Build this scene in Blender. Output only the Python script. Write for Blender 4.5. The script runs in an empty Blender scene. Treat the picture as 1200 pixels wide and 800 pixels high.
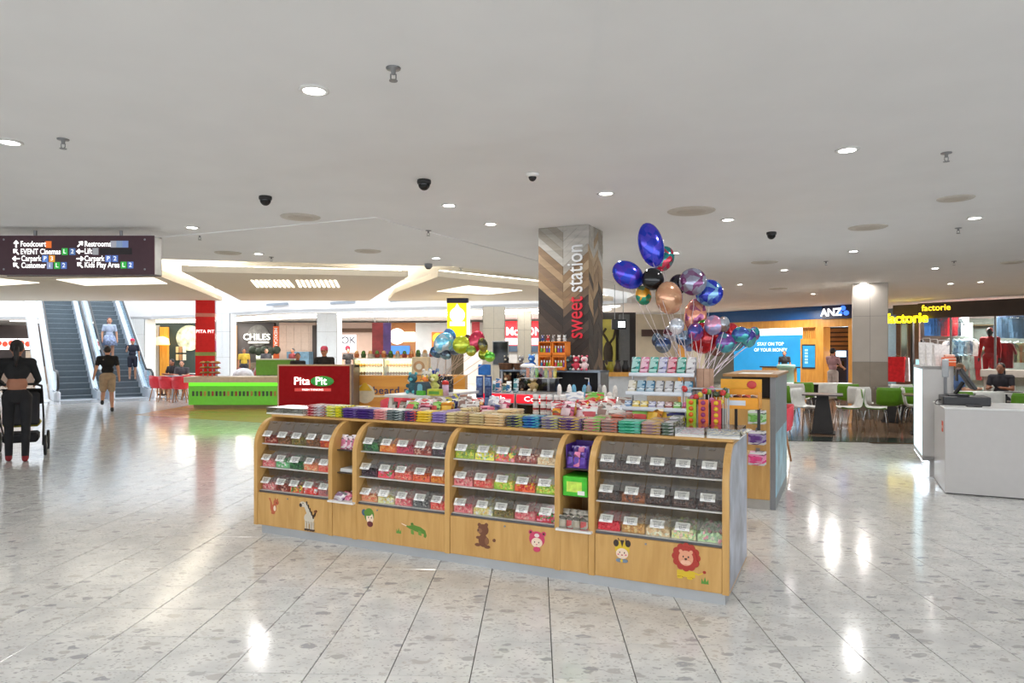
import bpy, bmesh, math, random
from mathutils import Vector, Matrix
R = random.Random(7)
PI = math.pi
scene = bpy.context.scene
COL = scene.collection

# ------------------------------------------------------------------ camera, world, exposure
EYE = 1.58            # eye height; one floor tile is 0.4 m
FPX, HOR = 800.0, 410.0
cam_d = bpy.data.cameras.new('camera'); cam = bpy.data.objects.new('camera', cam_d); COL.objects.link(cam)
cam.location = (0, 0, EYE); cam.rotation_euler = (PI/2, 0, 0)
cam_d.sensor_width = 36; cam_d.lens = 24; cam_d.shift_y = 10/1200; cam_d.clip_end = 200; cam_d.clip_start = 0.05
scene.camera = cam
world = bpy.data.worlds.new('world'); scene.world = world; world.use_nodes = True
wbg = world.node_tree.nodes['Background']
wbg.inputs[0].default_value = (0.90, 0.95, 1.0, 1); wbg.inputs[1].default_value = 1.9
scene.view_settings.view_transform = 'Standard'; scene.view_settings.look = 'None'
scene.view_settings.gamma = 1.0; scene.view_settings.use_curve_mapping = False
scene.view_settings.exposure = 0.72
scene.cycles.transparent_max_bounces = 40
LAMP_W = 9.0
CEIL = 3.11

# ------------------------------------------------------------------ helpers
def lin(c):
    return tuple(((v/255)/12.92 if v/255 <= .04045 else ((v/255+.055)/1.055)**2.4) for v in c)
_M = {}
def mat(c, rough=.5, metal=0., var=.06, scale=12., spec=.5, emit=0., trans=None, bump=0., coat=0.):
    key = (c, rough, metal, var, scale, spec, emit, trans, bump, coat)
    if key in _M: return _M[key]
    m = bpy.data.materials.new('paint_%d_%d_%d' % c); m.use_nodes = True
    nt = m.node_tree; b = nt.nodes['Principled BSDF']
    L = lin(c)
    b.inputs['Roughness'].default_value = rough; b.inputs['Metallic'].default_value = metal
    b.inputs['Specular IOR Level'].default_value = spec
    if coat: b.inputs['Coat Weight'].default_value = coat
    b.inputs['Base Color'].default_value = (*L, 1)
    if var or bump:
        t = nt.nodes.new('ShaderNodeTexCoord'); n = nt.nodes.new('ShaderNodeTexNoise')
        n.inputs['Scale'].default_value = scale; n.inputs['Detail'].default_value = 3
        nt.links.new(t.outputs['Object'], n.inputs['Vector'])
        if var:
            r = nt.nodes.new('ShaderNodeValToRGB')
            lo = tuple(max(0, v*(1-var)) for v in L); hi = tuple(min(1, v*(1+var)+.003) for v in L)
            r.color_ramp.elements[0].position = .3; r.color_ramp.elements[1].position = .7
            r.color_ramp.elements[0].color = (*lo, 1); r.color_ramp.elements[1].color = (*hi, 1)
            nt.links.new(n.outputs['Fac'], r.inputs['Fac']); nt.links.new(r.outputs['Color'], b.inputs['Base Color'])
        if bump:
            bp = nt.nodes.new('ShaderNodeBump'); bp.inputs['Strength'].default_value = bump; bp.inputs['Distance'].default_value = .02
            nt.links.new(n.outputs['Fac'], bp.inputs['Height']); nt.links.new(bp.outputs['Normal'], b.inputs['Normal'])
    if emit:
        b.inputs['Emission Color'].default_value = (*L, 1); b.inputs['Emission Strength'].default_value = emit
    if trans is not None:                      # clear plastic or glass sheet: see-through with a glossy skin
        out = nt.nodes['Material Output']
        tr = nt.nodes.new('ShaderNodeBsdfTransparent'); tr.inputs[0].default_value = (*L, 1)
        gl = nt.nodes.new('ShaderNodeBsdfGlossy'); gl.inputs['Roughness'].default_value = rough
        fr = nt.nodes.new('ShaderNodeFresnel'); fr.inputs[0].default_value = 1.5
        ad = nt.nodes.new('ShaderNodeMath'); ad.operation = 'ADD'; ad.inputs[1].default_value = trans; ad.use_clamp = True
        mx = nt.nodes.new('ShaderNodeMixShader')
        ge = nt.nodes.new('ShaderNodeNewGeometry'); om = nt.nodes.new('ShaderNodeMath'); om.operation = 'SUBTRACT'; om.inputs[0].default_value = 1
        ml = nt.nodes.new('ShaderNodeMath'); ml.operation = 'MULTIPLY'; nt.links.new(ge.outputs['Backfacing'], om.inputs[1])
        nt.links.new(fr.outputs[0], ad.inputs[0]); nt.links.new(ad.outputs[0], ml.inputs[0]); nt.links.new(om.outputs[0], ml.inputs[1]); nt.links.new(ml.outputs[0], mx.inputs[0])
        nt.links.new(tr.outputs[0], mx.inputs[1]); nt.links.new(gl.outputs[0], mx.inputs[2])
        nt.links.new(mx.outputs[0], out.inputs['Surface'])
    _M[key] = m
    return m
def grain(c1, c2, rough=.4, axis='Z', sc=6., stretch=.12, coat=0.):
    key = ('grain', c1, c2, rough, axis, sc, stretch)
    if key in _M: return _M[key]
    m = bpy.data.materials.new('wood'); m.use_nodes = True; nt = m.node_tree; b = nt.nodes['Principled BSDF']
    t = nt.nodes.new('ShaderNodeTexCoord'); mp = nt.nodes.new('ShaderNodeMapping'); n = nt.nodes.new('ShaderNodeTexNoise')
    s = [sc*4]*3; s['XYZ'.index(axis)] = sc*stretch*4
    mp.inputs['Scale'].default_value = s; n.inputs['Scale'].default_value = 1; n.inputs['Detail'].default_value = 5; n.inputs['Distortion'].default_value = .6
    r = nt.nodes.new('ShaderNodeValToRGB'); r.color_ramp.elements[0].position = .3; r.color_ramp.elements[1].position = .72
    r.color_ramp.elements[0].color = (*lin(c1), 1); r.color_ramp.elements[1].color = (*lin(c2), 1)
    nt.links.new(t.outputs['Object'], mp.inputs[0]); nt.links.new(mp.outputs[0], n.inputs['Vector'])
    nt.links.new(n.outputs['Fac'], r.inputs[0]); nt.links.new(r.outputs[0], b.inputs['Base Color'])
    b.inputs['Roughness'].default_value = rough
    _M[key] = m
    return m
def wrap(c1, c2, sc=38., rough=.28):          # printed wrapper: patches of two inks with pale and dark accents
    key = ('wrap', c1, c2, sc, rough)
    if key in _M: return _M[key]
    m = bpy.data.materials.new('printed_wrapper'); m.use_nodes = True; nt = m.node_tree; b = nt.nodes['Principled BSDF']
    t = nt.nodes.new('ShaderNodeTexCoord'); mp = nt.nodes.new('ShaderNodeMapping'); v = nt.nodes.new('ShaderNodeTexVoronoi'); s = nt.nodes.new('ShaderNodeSeparateColor'); r = nt.nodes.new('ShaderNodeValToRGB')
    mp.inputs['Scale'].default_value = (sc*.8, sc*1.5, sc*2.2); v.inputs['Scale'].default_value = 1
    e = r.color_ramp.elements; r.color_ramp.interpolation = 'CONSTANT'
    e[0].position = 0; e[0].color = (*lin(c1), 1); e[1].position = .56; e[1].color = (*lin(c2), 1)
    for pos, c in ((.80, tuple(int(x*.55) for x in c1)), (.90, tuple(int(x*.3+178) for x in c2))):
        q = e.new(pos); q.color = (*lin(c), 1)
    nt.links.new(t.outputs['Object'], mp.inputs[0]); nt.links.new(mp.outputs[0], v.inputs['Vector']); nt.links.new(v.outputs['Color'], s.inputs[0]); nt.links.new(s.outputs[0], r.inputs[0]); nt.links.new(r.outputs[0], b.inputs['Base Color'])
    b.inputs['Roughness'].default_value = rough
    _M[key] = m; return m
def glow(c, s): return mat(c, .5, 0, 0, 1, .3, s)

class MB:
    def __init__(self): self.v = []; self.f = []; self.m = []
    def add(self, vs, fs, mi=0):
        o = len(self.v); self.v += [tuple(p) for p in vs]
        for f in fs: self.f.append(tuple(i+o for i in f)); self.m.append(mi)
        return self
    def box(self, x0, x1, y0, y1, z0, z1, mi=0, mx=None):
        vs = [Vector((x, y, z)) for z in (z0, z1) for y in (y0, y1) for x in (x0, x1)]
        if mx is not None: vs = [mx @ p for p in vs]
        return self.add(vs, [(0,2,3,1),(4,5,7,6),(0,1,5,4),(2,6,7,3),(0,4,6,2),(1,3,7,5)], mi)
    def cbox(self, x0, x1, y0, y1, z0, z1, b=.005, mi=0, mx=None):     # box with chamfered edges
        b = min(b, (x1-x0)*.45, (y1-y0)*.45, (z1-z0)*.45)
        bm = bmesh.new(); bmesh.ops.create_cube(bm, size=1)
        for v in bm.verts: v.co = Vector(((x0+x1)/2+v.co.x*(x1-x0), (y0+y1)/2+v.co.y*(y1-y0), (z0+z1)/2+v.co.z*(z1-z0)))
        bmesh.ops.bevel(bm, geom=bm.edges[:], offset=b, segments=1, affect='EDGES', profile=.5)
        bm.verts.index_update()
        vs = [(mx @ v.co if mx is not None else v.co.copy()) for v in bm.verts]
        fs = [[v.index for v in f.verts] for f in bm.faces]; bm.free()
        return self.add(vs, fs, mi)
    def cyl(self, p0, p1, r0, r1=None, n=12, mi=0, caps=True):
        r1 = r0 if r1 is None else r1
        p0, p1 = Vector(p0), Vector(p1); q = (p1-p0).to_track_quat('Z', 'Y')
        ring = lambda p, r: [p + q @ Vector((r*math.cos(2*PI*k/n), r*math.sin(2*PI*k/n), 0)) for k in range(n)]
        fs = [(k, (k+1) % n, n+(k+1) % n, n+k) for k in range(n)]
        if caps: fs += [tuple(range(n-1, -1, -1)), tuple(range(n, 2*n))]
        return self.add(ring(p0, r0)+ring(p1, r1), fs, mi)
    def tube(self, pts, r, n=8, mi=0):
        pts = [Vector(p) for p in pts]; rs = r if isinstance(r, (list, tuple)) else [r]*len(pts)
        vs = []; up = None
        for i, p in enumerate(pts):
            t = (pts[min(i+1, len(pts)-1)]-pts[max(i-1, 0)]).normalized()
            if up is None: up = Vector((0, 0, 1)) if abs(t.z) < .9 else Vector((0, 1, 0))
            a = t.cross(up)
            if a.length < 1e-5: a = t.cross(Vector((1, 0, 0)))
            a.normalize(); b = a.cross(t).normalized(); up = b
            vs += [p + rs[i]*(math.cos(2*PI*k/n)*a+math.sin(2*PI*k/n)*b) for k in range(n)]
        fs = [(i*n+k, i*n+(k+1) % n, (i+1)*n+(k+1) % n, (i+1)*n+k) for i in range(len(pts)-1) for k in range(n)]
        fs += [tuple(range(n-1, -1, -1)), tuple((len(pts)-1)*n+k for k in range(n))]
        return self.add(vs, fs, mi)
    def lathe(self, prof, n=16, c=(0, 0, 0), mi=0, mx=None):
        c = Vector(c); vs = []
        for r, z in prof:
            for k in range(n):
                p = Vector((r*math.cos(2*PI*k/n), r*math.sin(2*PI*k/n), z))
                vs.append((mx @ p if mx is not None else p)+c)
        fs = [(i*n+k, i*n+(k+1) % n, (i+1)*n+(k+1) % n, (i+1)*n+k) for i in range(len(prof)-1) for k in range(n)]
        fs += [tuple(range(n-1, -1, -1)), tuple((len(prof)-1)*n+k for k in range(n))]
        return self.add(vs, fs, mi)
    def ell(self, c, r, n=12, m=8, mi=0, mx=None):
        if not isinstance(r, (tuple, list)): r = (r, r, r)
        c = Vector(c); vs = [Vector((0, 0, -r[2]))]
        for i in range(1, m):
            a = -PI/2+PI*i/m
            vs += [Vector((r[0]*math.cos(a)*math.cos(2*PI*k/n), r[1]*math.cos(a)*math.sin(2*PI*k/n), r[2]*math.sin(a))) for k in range(n)]
        vs.append(Vector((0, 0, r[2])))
        fs = [(0, 1+(k+1) % n, 1+k) for k in range(n)]
        fs += [(1+i*n+k, 1+i*n+(k+1) % n, 1+(i+1)*n+(k+1) % n, 1+(i+1)*n+k) for i in range(m-2) for k in range(n)]
        t = len(vs)-1; fs += [(t, 1+(m-2)*n+k, 1+(m-2)*n+(k+1) % n) for k in range(n)]
        return self.add([(mx @ p if mx is not None else p)+c for p in vs], fs, mi)
    def prism(self, poly, a0, a1, plane='xz', mi=0):     # polygon extruded: 'xz' along y, 'xy' along z, 'yz' along x
        def P(p, a): return {'xz': (p[0], a, p[1]), 'xy': (p[0], p[1], a), 'yz': (a, p[0], p[1])}[plane]
        area = sum(poly[i][0]*poly[(i+1) % len(poly)][1]-poly[(i+1) % len(poly)][0]*poly[i][1] for i in range(len(poly)))
        if (area > 0) == (plane == 'xz'): poly = poly[::-1]
        n = len(poly); vs = [P(p, a0) for p in poly]+[P(p, a1) for p in poly]
        return self.add(vs, [tuple(range(n-1, -1, -1)), tuple(range(n, 2*n))]+[(k, (k+1) % n, n+(k+1) % n, n+k) for k in range(n)], mi)
    def mesh(self, name, mats, smooth=False):
        me = bpy.data.meshes.new(name); me.from_pydata(self.v, [], self.f)
        for m in (mats if isinstance(mats, (list, tuple)) else [mats]): me.materials.append(m)
        me.polygons.foreach_set('material_index', self.m)
        if smooth: me.polygons.foreach_set('use_smooth', [True]*len(self.f))
        me.update(); return me
    def build(self, name, mats, parent=None, loc=(0, 0, 0), rot=(0, 0, 0), smooth=False):
        return obj(name, self.mesh(name, mats, smooth), parent, loc, rot)
def obj(name, me, parent=None, loc=(0, 0, 0), rot=(0, 0, 0)):
    o = bpy.data.objects.new(name, me); COL.objects.link(o); o.location = loc; o.rotation_euler = rot
    if parent: o.parent = parent
    return o
def tag(o, label, cat, group=None):
    o['label'] = label; o['category'] = cat
    if group: o['group'] = group
    return o
def thing(name, label, cat, loc=(0, 0, 0), rz=0, group=None):
    o = bpy.data.objects.new(name, None); COL.objects.link(o); o.location = loc; o.rotation_euler = (0, 0, rz)
    o.empty_display_size = .1
    return tag(o, label, cat, group)
def struct(o): o['kind'] = 'structure'; return o
def stuff(o, label=None, cat=None):
    o['kind'] = 'stuff'
    if label: o['label'] = label; o['category'] = cat
    return o
def dup(root, loc, rz=None, label=None, group=None):
    r = root.copy(); COL.objects.link(r); r.location = loc
    if rz is not None: r.rotation_euler = (0, 0, rz)
    if label: r['label'] = label
    if group: r['group'] = group
    for ch in root.children:
        c = ch.copy(); COL.objects.link(c); c.parent = r
        for g in ch.children:
            d = g.copy(); COL.objects.link(d); d.parent = c
    return r
def at(px, py, d): return Vector(((px-600)/FPX*d, d, EYE-(py-HOR)/FPX*d))
def fl(px, py): d = FPX*EYE/(py-HOR); return Vector(((px-600)/FPX*d, d, 0))
def rz3(a): return Matrix.Rotation(a, 3, 'Z')
_T = {}
def text_mesh(s, size, m, ext=.002, bold=0., sx=1., align='CENTER', sp=1.):
    key = (s, size, m.name, ext, bold, sx, align, sp)
    if key in _T: return _T[key]
    cu = bpy.data.curves.new('lettering', 'FONT'); cu.body = s; cu.size = size; cu.extrude = ext; cu.offset = bold*.35
    cu.align_x = align; cu.align_y = 'CENTER'; cu.space_character = sp; cu.resolution_u = 3; cu.fill_mode = 'BOTH'
    o = bpy.data.objects.new('lettering', cu); COL.objects.link(o)
    dg = bpy.context.evaluated_depsgraph_get(); dg.update()
    me = bpy.data.meshes.new_from_object(o.evaluated_get(dg)); bpy.data.objects.remove(o)
    me.materials.clear(); me.materials.append(m)
    if sx != 1: me.transform(Matrix.Diagonal((sx, 1, 1, 1)))
    _T[key] = me; return me
def write(s, size, m, parent, loc, rot=(PI/2, 0, 0), name='lettering', **k):
    return obj(name, text_mesh(s, size, m, **k), parent, loc, rot)
ORD = ['first', 'second', 'third', 'fourth', 'fifth', 'sixth', 'seventh', 'eighth', 'ninth', 'tenth', 'eleventh', 'twelfth', 'thirteenth', 'fourteenth', 'fifteenth']

# kiosk grid: u along the candy counter's front, s away from the viewer, z up
KO = Vector((-2.15, 5.88, 0)); KR = math.atan2(-.4366, .8997)
KU = Vector((math.cos(KR), math.sin(KR), 0)); KS = Vector((-KU.y, KU.x, 0))
def K(u, s, z=0): return KO + KU*u + KS*s + Vector((0, 0, z))
def u_at(px, s):
    k = (px-600)/FPX
    return (k*(KO.y+KS.y*s)-(KO.x+KS.x*s))/(KU.x-k*KU.y)
def s_at(px, u):
    k = (px-600)/FPX
    return (k*(KO.y+KU.y*u)-(KO.x+KU.x*u))/(KS.x-k*KS.y)

WHITE = mat((236, 235, 232), .5, var=.02); CEILW = mat((243, 243, 243), .8, var=.015, scale=2)
BLACK = mat((22, 22, 24), .35); DARK = mat((44, 43, 44), .5); CHROME = mat((200, 202, 205), .2, 1.); STEEL = mat((150, 152, 155), .35, .9)
GREYM = mat((140, 142, 146), .45); CLEAR = mat((254, 254, 254), .04, var=0, trans=.02); LIDM = mat((240, 240, 236), .09, var=0, trans=.27)
GLASS = mat((225, 238, 236), .02, var=0, trans=.04)
MAPLE = grain((196, 150, 84), (214, 170, 104), .38, 'Z', 5.); MAPLE_X = grain((196, 150, 84), (216, 172, 106), .38, 'X', 5.)
OAK = grain((206, 140, 50), (228, 168, 74), .4, 'Z', 4.); WALNUT = grain((84, 58, 42), (112, 80, 58), .35, 'X', 4.)
SKIN = mat((206, 152, 122), .5); SKIN2 = mat((168, 112, 84), .5); HAIRD = mat((34, 26, 22), .5, var=.3, scale=60)
# ------------------------------------------------------------------ floor
GROUT = mat((92, 90, 86), .8)
fb = MB().box(-34, 30, -9, 42, -.1, -.012)
floor = struct(fb.build('floor', GROUT))
def terrazzo():
    m = bpy.data.materials.new('terrazzo'); m.use_nodes = True; nt = m.node_tree; b = nt.nodes['Principled BSDF']
    N = nt.nodes.new; Lk = nt.links.new
    g = N('ShaderNodeNewGeometry'); oi = N('ShaderNodeObjectInfo'); mu = N('ShaderNodeVectorMath'); mu.operation = 'SCALE'
    cb = N('ShaderNodeCombineXYZ'); Lk(oi.outputs['Random'], cb.inputs[0]); Lk(oi.outputs['Random'], cb.inputs[1])
    Lk(cb.outputs[0], mu.inputs[0]); mu.inputs['Scale'].default_value = 47
    ad = N('ShaderNodeVectorMath'); Lk(g.outputs['Position'], ad.inputs[0]); Lk(mu.outputs[0], ad.inputs[1])
    ns = N('ShaderNodeTexNoise'); ns.inputs['Scale'].default_value = 14; ns.inputs['Detail'].default_value = 2; Lk(ad.outputs[0], ns.inputs['Vector'])
    ds = N('ShaderNodeVectorMath'); ds.operation = 'MULTIPLY_ADD'; Lk(ns.outputs['Color'], ds.inputs[0]); ds.inputs[1].default_value = (.06, .06, .06); Lk(ad.outputs[0], ds.inputs[2])
    col = None
    base = N('ShaderNodeValToRGB'); n2 = N('ShaderNodeTexNoise'); n2.inputs['Scale'].default_value = 5; n2.inputs['Detail'].default_value = 6; Lk(ad.outputs[0], n2.inputs['Vector'])
    base.color_ramp.elements[0].color = (*lin((208, 209, 208)), 1); base.color_ramp.elements[1].color = (*lin((228, 228, 225)), 1)
    base.color_ramp.elements[0].position = .35; base.color_ramp.elements[1].position = .65
    Lk(n2.outputs['Fac'], base.inputs[0]); col = base.outputs[0]
    for sc, th, keep, cl in ((11, .20, .20, ((168, 169, 173), (198, 195, 191))), (30, .18, .30, ((186, 186, 187), (208, 205, 200))), (70, .22, .22, ((172, 172, 173), (204, 201, 198)))):
        mp = N('ShaderNodeMapping'); mp.inputs['Scale'].default_value = (sc*.75, sc*1.25, sc); mp.inputs['Rotation'].default_value = (0, 0, .3*sc)
        v = N('ShaderNodeTexVoronoi'); v.inputs['Scale'].default_value = 1; v.inputs['Randomness'].default_value = 1; v.voronoi_dimensions = '2D'
        Lk(ds.outputs[0], mp.inputs[0]); Lk(mp.outputs[0], v.inputs['Vector'])
        sp = N('ShaderNodeSeparateColor'); Lk(v.outputs['Color'], sp.inputs[0])
        lt = N('ShaderNodeMath'); lt.operation = 'LESS_THAN'; Lk(sp.outputs[0], lt.inputs[0]); lt.inputs[1].default_value = keep
        thr = N('ShaderNodeMath'); thr.operation = 'MULTIPLY_ADD'; Lk(sp.outputs[1], thr.inputs[0]); thr.inputs[1].default_value = .25; thr.inputs[2].default_value = th
        d = N('ShaderNodeMath'); d.operation = 'SUBTRACT'; Lk(thr.outputs[0], d.inputs[0]); Lk(v.outputs['Distance'], d.inputs[1])
        dm = N('ShaderNodeMath'); dm.operation = 'MULTIPLY'; dm.use_clamp = True; Lk(d.outputs[0], dm.inputs[0]); dm.inputs[1].default_value = 12
        mk = N('ShaderNodeMath'); mk.operation = 'MULTIPLY'; Lk(dm.outputs[0], mk.inputs[0]); Lk(lt.outputs[0], mk.inputs[1])
        rp = N('ShaderNodeValToRGB'); rp.color_ramp.elements[0].color = (*lin(cl[0]), 1); rp.color_ramp.elements[1].color = (*lin(cl[1]), 1); Lk(sp.outputs[2], rp.inputs[0])
        mx = N('ShaderNodeMix'); mx.data_type = 'RGBA'; Lk(mk.outputs[0], mx.inputs['Factor']); Lk(col, mx.inputs['A']); Lk(rp.outputs[0], mx.inputs['B'])
        col = mx.outputs['Result']
    Lk(col, b.inputs['Base Color']); b.inputs['Roughness'].default_value = .13; b.inputs['Specular IOR Level'].default_value = .6
    return m
TERR = terrazzo()
TS, TA = .399, -.0362
tx, ty = Vector((math.cos(TA), math.sin(TA), 0)), Vector((-math.sin(TA), math.cos(TA), 0))
def tile_geo(mb, cx, cy, h):
    ax, ay, c = TS/2-.0026, TS/2-.0018, .0012
    P = lambda x, y, z: Vector((cx, cy, 0))+tx*x+ty*y+Vector((0, 0, z))
    vs = []
    for (k, z) in ((1, -.012), (1, h-c), (0, h)):
        e = 0 if k else c
        vs += [P(-ax+e, -ay+e, z), P(ax-e, -ay+e, z), P(ax-e, ay-e, z), P(-ax+e, ay-e, z)]
    mb.add(vs, [(8, 9, 10, 11)]+[(i+4*l, (i+1) % 4+4*l, (i+1) % 4+4*l+4, i+4*l+4) for l in (0, 1) for i in range(4)])
tb = MB(); tile_geo(tb, 0, 0, 0); tile_me = tb.mesh('tile', TERR)
cand, rest = [], []
DINE = [(3.6, 12.0), (9.5, 11.2), (26, 9.0), (26, 30), (3.2, 30), (3.2, 14)]
def inside(p, poly):
    c = False
    for i in range(len(poly)):
        (x1, y1), (x2, y2) = poly[i], poly[i-1]
        if (y1 > p[1]) != (y2 > p[1]) and p[0] < (x2-x1)*(p[1]-y1)/(y2-y1)+x1: c = not c
    return c
for i in range(-60, 60):
    for j in range(-16, 58):
        p = tx*(.0783+TS*(i+.5)) + ty*(3.296+TS*(j+.5))
        if p.y < -4 or abs(p.x) > 9+abs(p.y)*.9 or inside(p, DINE): continue
        q = p-KO; u, s = q.dot(KU), q.dot(KS)
        px = 600+FPX*p.x/p.y if p.y > .5 else -999
        py = HOR+FPX*EYE/p.y if p.y > .5 else 0
        if -90 < px < 1290 and 440 < py < 900 and not (0 < u < 3.7 and .3 < s < 4.5) and not (p.y > 6.1 and (p.x-5.6) > -.43*(p.y-7.4) and p.x > 4.9): cand.append((p.y, p))
        else: rest.append(p)
cand.sort(key=lambda a: a[0])
for k, (d, p) in enumerate(cand[:300]):
    o = obj('tile', tile_me, floor, (p.x, p.y, R.uniform(-.0003, .0003)))
    if R.random() < .5: o.rotation_euler.z = PI
rest += [p for d, p in cand[300:]]
tf = MB()
for p in rest: tile_geo(tf, p.x, p.y, 0)
o = tf.build('tile_field', TERR, floor); o['kind'] = 'stuff'

# dining floor of dark boards with a dark green border, tan grained patch by the green counter
DBOARD = grain((112, 86, 66), (150, 120, 94), .16, 'X', 1.5, .08)
o = MB().prism(DINE, -.011, .002, 'xy').build('floor_dining_timber', DBOARD); struct(o)
bd = MB().prism([(3.6, 12.0), (9.5, 11.2), (26, 9), (26, 9.7), (9.5, 11.9), (3.6, 12.7)], .002, .006, 'xy').build('floor_dining_border', mat((34, 48, 42), .15)); struct(bd)
o = MB().prism([(-9.2, 16.6), (-4.9, 14.6), (-3.0, 14.6), (-3.0, 21), (-9.2, 21)], -.005, .003, 'xy').build('floor_counter_tan', grain((186, 142, 84), (206, 166, 108), .2, 'X', 1.2)); struct(o)
o = MB().prism([(-30, 25), (24, 27), (24, 41), (-30, 41)], -.005, .003, 'xy').build('floor_foodcourt', mat((170, 160, 148), .2, scale=1)); struct(o)

# ------------------------------------------------------------------ ceiling
H0 = CEIL
main_poly = [(-30, -9), (28, -9), (28, 34), (3.4, 34), (3.4, 18.6), (.9, 14.7), (-1.1, 12.5), (-2.0, 12.35), (-6.0, 11.5), (-30, 9.2)]
cl = MB().prism(main_poly, H0, H0+.25, 'xy')
ceiling = struct(cl.build('ceiling', CEILW))
# slightly lower field over the viewer, its edges show as faint lines
low = MB().prism([(-30, -9), (.36, -9), (.36, 2.9), (.53, 4.68), (-5.4, 7.15), (-30, 17.3)], H0-.035, H0, 'xy')
# (cut back so that it stays under the main slab)
low = MB().prism([(-30, -9), (.30, -9), (.36, 2.9), (.53, 4.68), (-5.4, 7.15), (-10.3, 9.2), (-30, 9.2)], H0-.03, H0, 'xy')
o = low.build('ceiling_lower_field', CEILW, ceiling)
MB().prism([(-1.57, 7.85), (-.13, 10.6), (2.8, 16.2), (2.6, 16.3), (-.3, 10.7), (-1.74, 7.94), (-5.6, 9.8), (-5.7, 9.65)], H0-.012, H0, 'xy').build('ceiling_bead', CEILW, ceiling)
up = struct(MB().box(-30, 4.2, 9.0, 20.0, H0+.46, H0+.6).build('ceiling_upper', mat((240, 238, 232), .8, var=.01)))
struct(MB().box(-30, 28, 19.55, 19.8, H0+.25, 7).box(-30, -22, 9, 19.6, H0+.25, 7).build('wall_atrium_edge', CEILW))
RAFTW = mat((238, 228, 212), .75, var=.01)
LED = glow((255, 250, 238), 9.)
RZ0, RZ1 = 2.985, 3.10
rafts = [[(-22, 9.9), (-6.45, 11.9), (-7.55, 16.6), (-8.3, 19.55), (-22, 19.55)],
         [(-5.93, 12.25), (-1.99, 13.07), (-3.35, 17.2), (-4.1, 19.55), (-7.75, 19.55), (-6.95, 16.4)],
         [(-1.42, 13.07), (.62, 15.1), (2.9, 19.55), (-3.55, 19.55), (-2.88, 16.8)]]
for rp in rafts:
    r_ = struct(MB().prism(rp, RZ0, RZ1, 'xy').build('ceiling_raft', RAFTW))
    cx = sum(p[0] for p in rp)/len(rp); cy = sum(p[1] for p in rp)/len(rp)
    for i in range(len(rp)):
        a, b = Vector(rp[i]), Vector(rp[(i+1) % len(rp)])
        if (a.y > 19.5 and b.y > 19.5) or min(a.x, b.x) < -21: continue
        n = Vector((cx, cy)); a2 = a+(n-a)*.05; b2 = b+(n-b)*.05; a3 = a+(n-a)*.075; b3 = b+(n-b)*.075
        MB().prism([a2, b2, b3, a3], RZ1, RZ1+.03, 'xy').build('cove_light_strip', LED, r_)
# louvred lights and lit panels let into the rafts
for (x0, x1) in ((303, 350), (353, 403)):
    n = 9
    t = thing('louvre_light', 'bright slatted ceiling light in the long raft, %s' % ('nearer the directory sign' if x0 == 303 else 'nearer the candy kiosk'), 'ceiling light', (0, 0, RZ0))
    fr = MB()
    for k in range(n):
        xa = x0+(x1-x0)*k/n; xb = xa+(x1-x0)/n*.45
        p = [at(xa-2, 336.2, 1), at(xb-2, 336.2, 1), at(xb-9*(1 if x0 < 350 else .7), 328, 1), at(xa-9*(1 if x0 < 350 else .7), 328, 1)]
        q = [((v.x)*(RZ0-EYE)/(v.z-EYE), (RZ0-EYE)/(v.z-EYE)) for v in p]
        MB().prism(q, -.012, 0, 'xy').build('slat', glow((255, 246, 226), 2.2), t)
for (pts, lab) in (([(512, 341), (548, 334.5), (612, 340), (572, 344.5)], 'pale lit diamond panel in the ceiling raft above the yellow sign'),
                   ([(66, 327), (180, 325), (196, 332), (100, 334)], 'pale lit panel in the ceiling raft under the directory sign'),
                   ([(0, 326), (46, 331), (0, 334)], 'small lit ceiling panel left of the directory sign underside')):
    q = [((x-600)/FPX*(RZ0-EYE)*FPX/(HOR-y), (RZ0-EYE)*FPX/(HOR-y)) for x, y in pts]
    tag(MB().prism(q, RZ0-.012, RZ0, 'xy').build('ceiling_light_panel', glow((255, 247, 230), .9)), lab, 'ceiling light')

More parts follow.
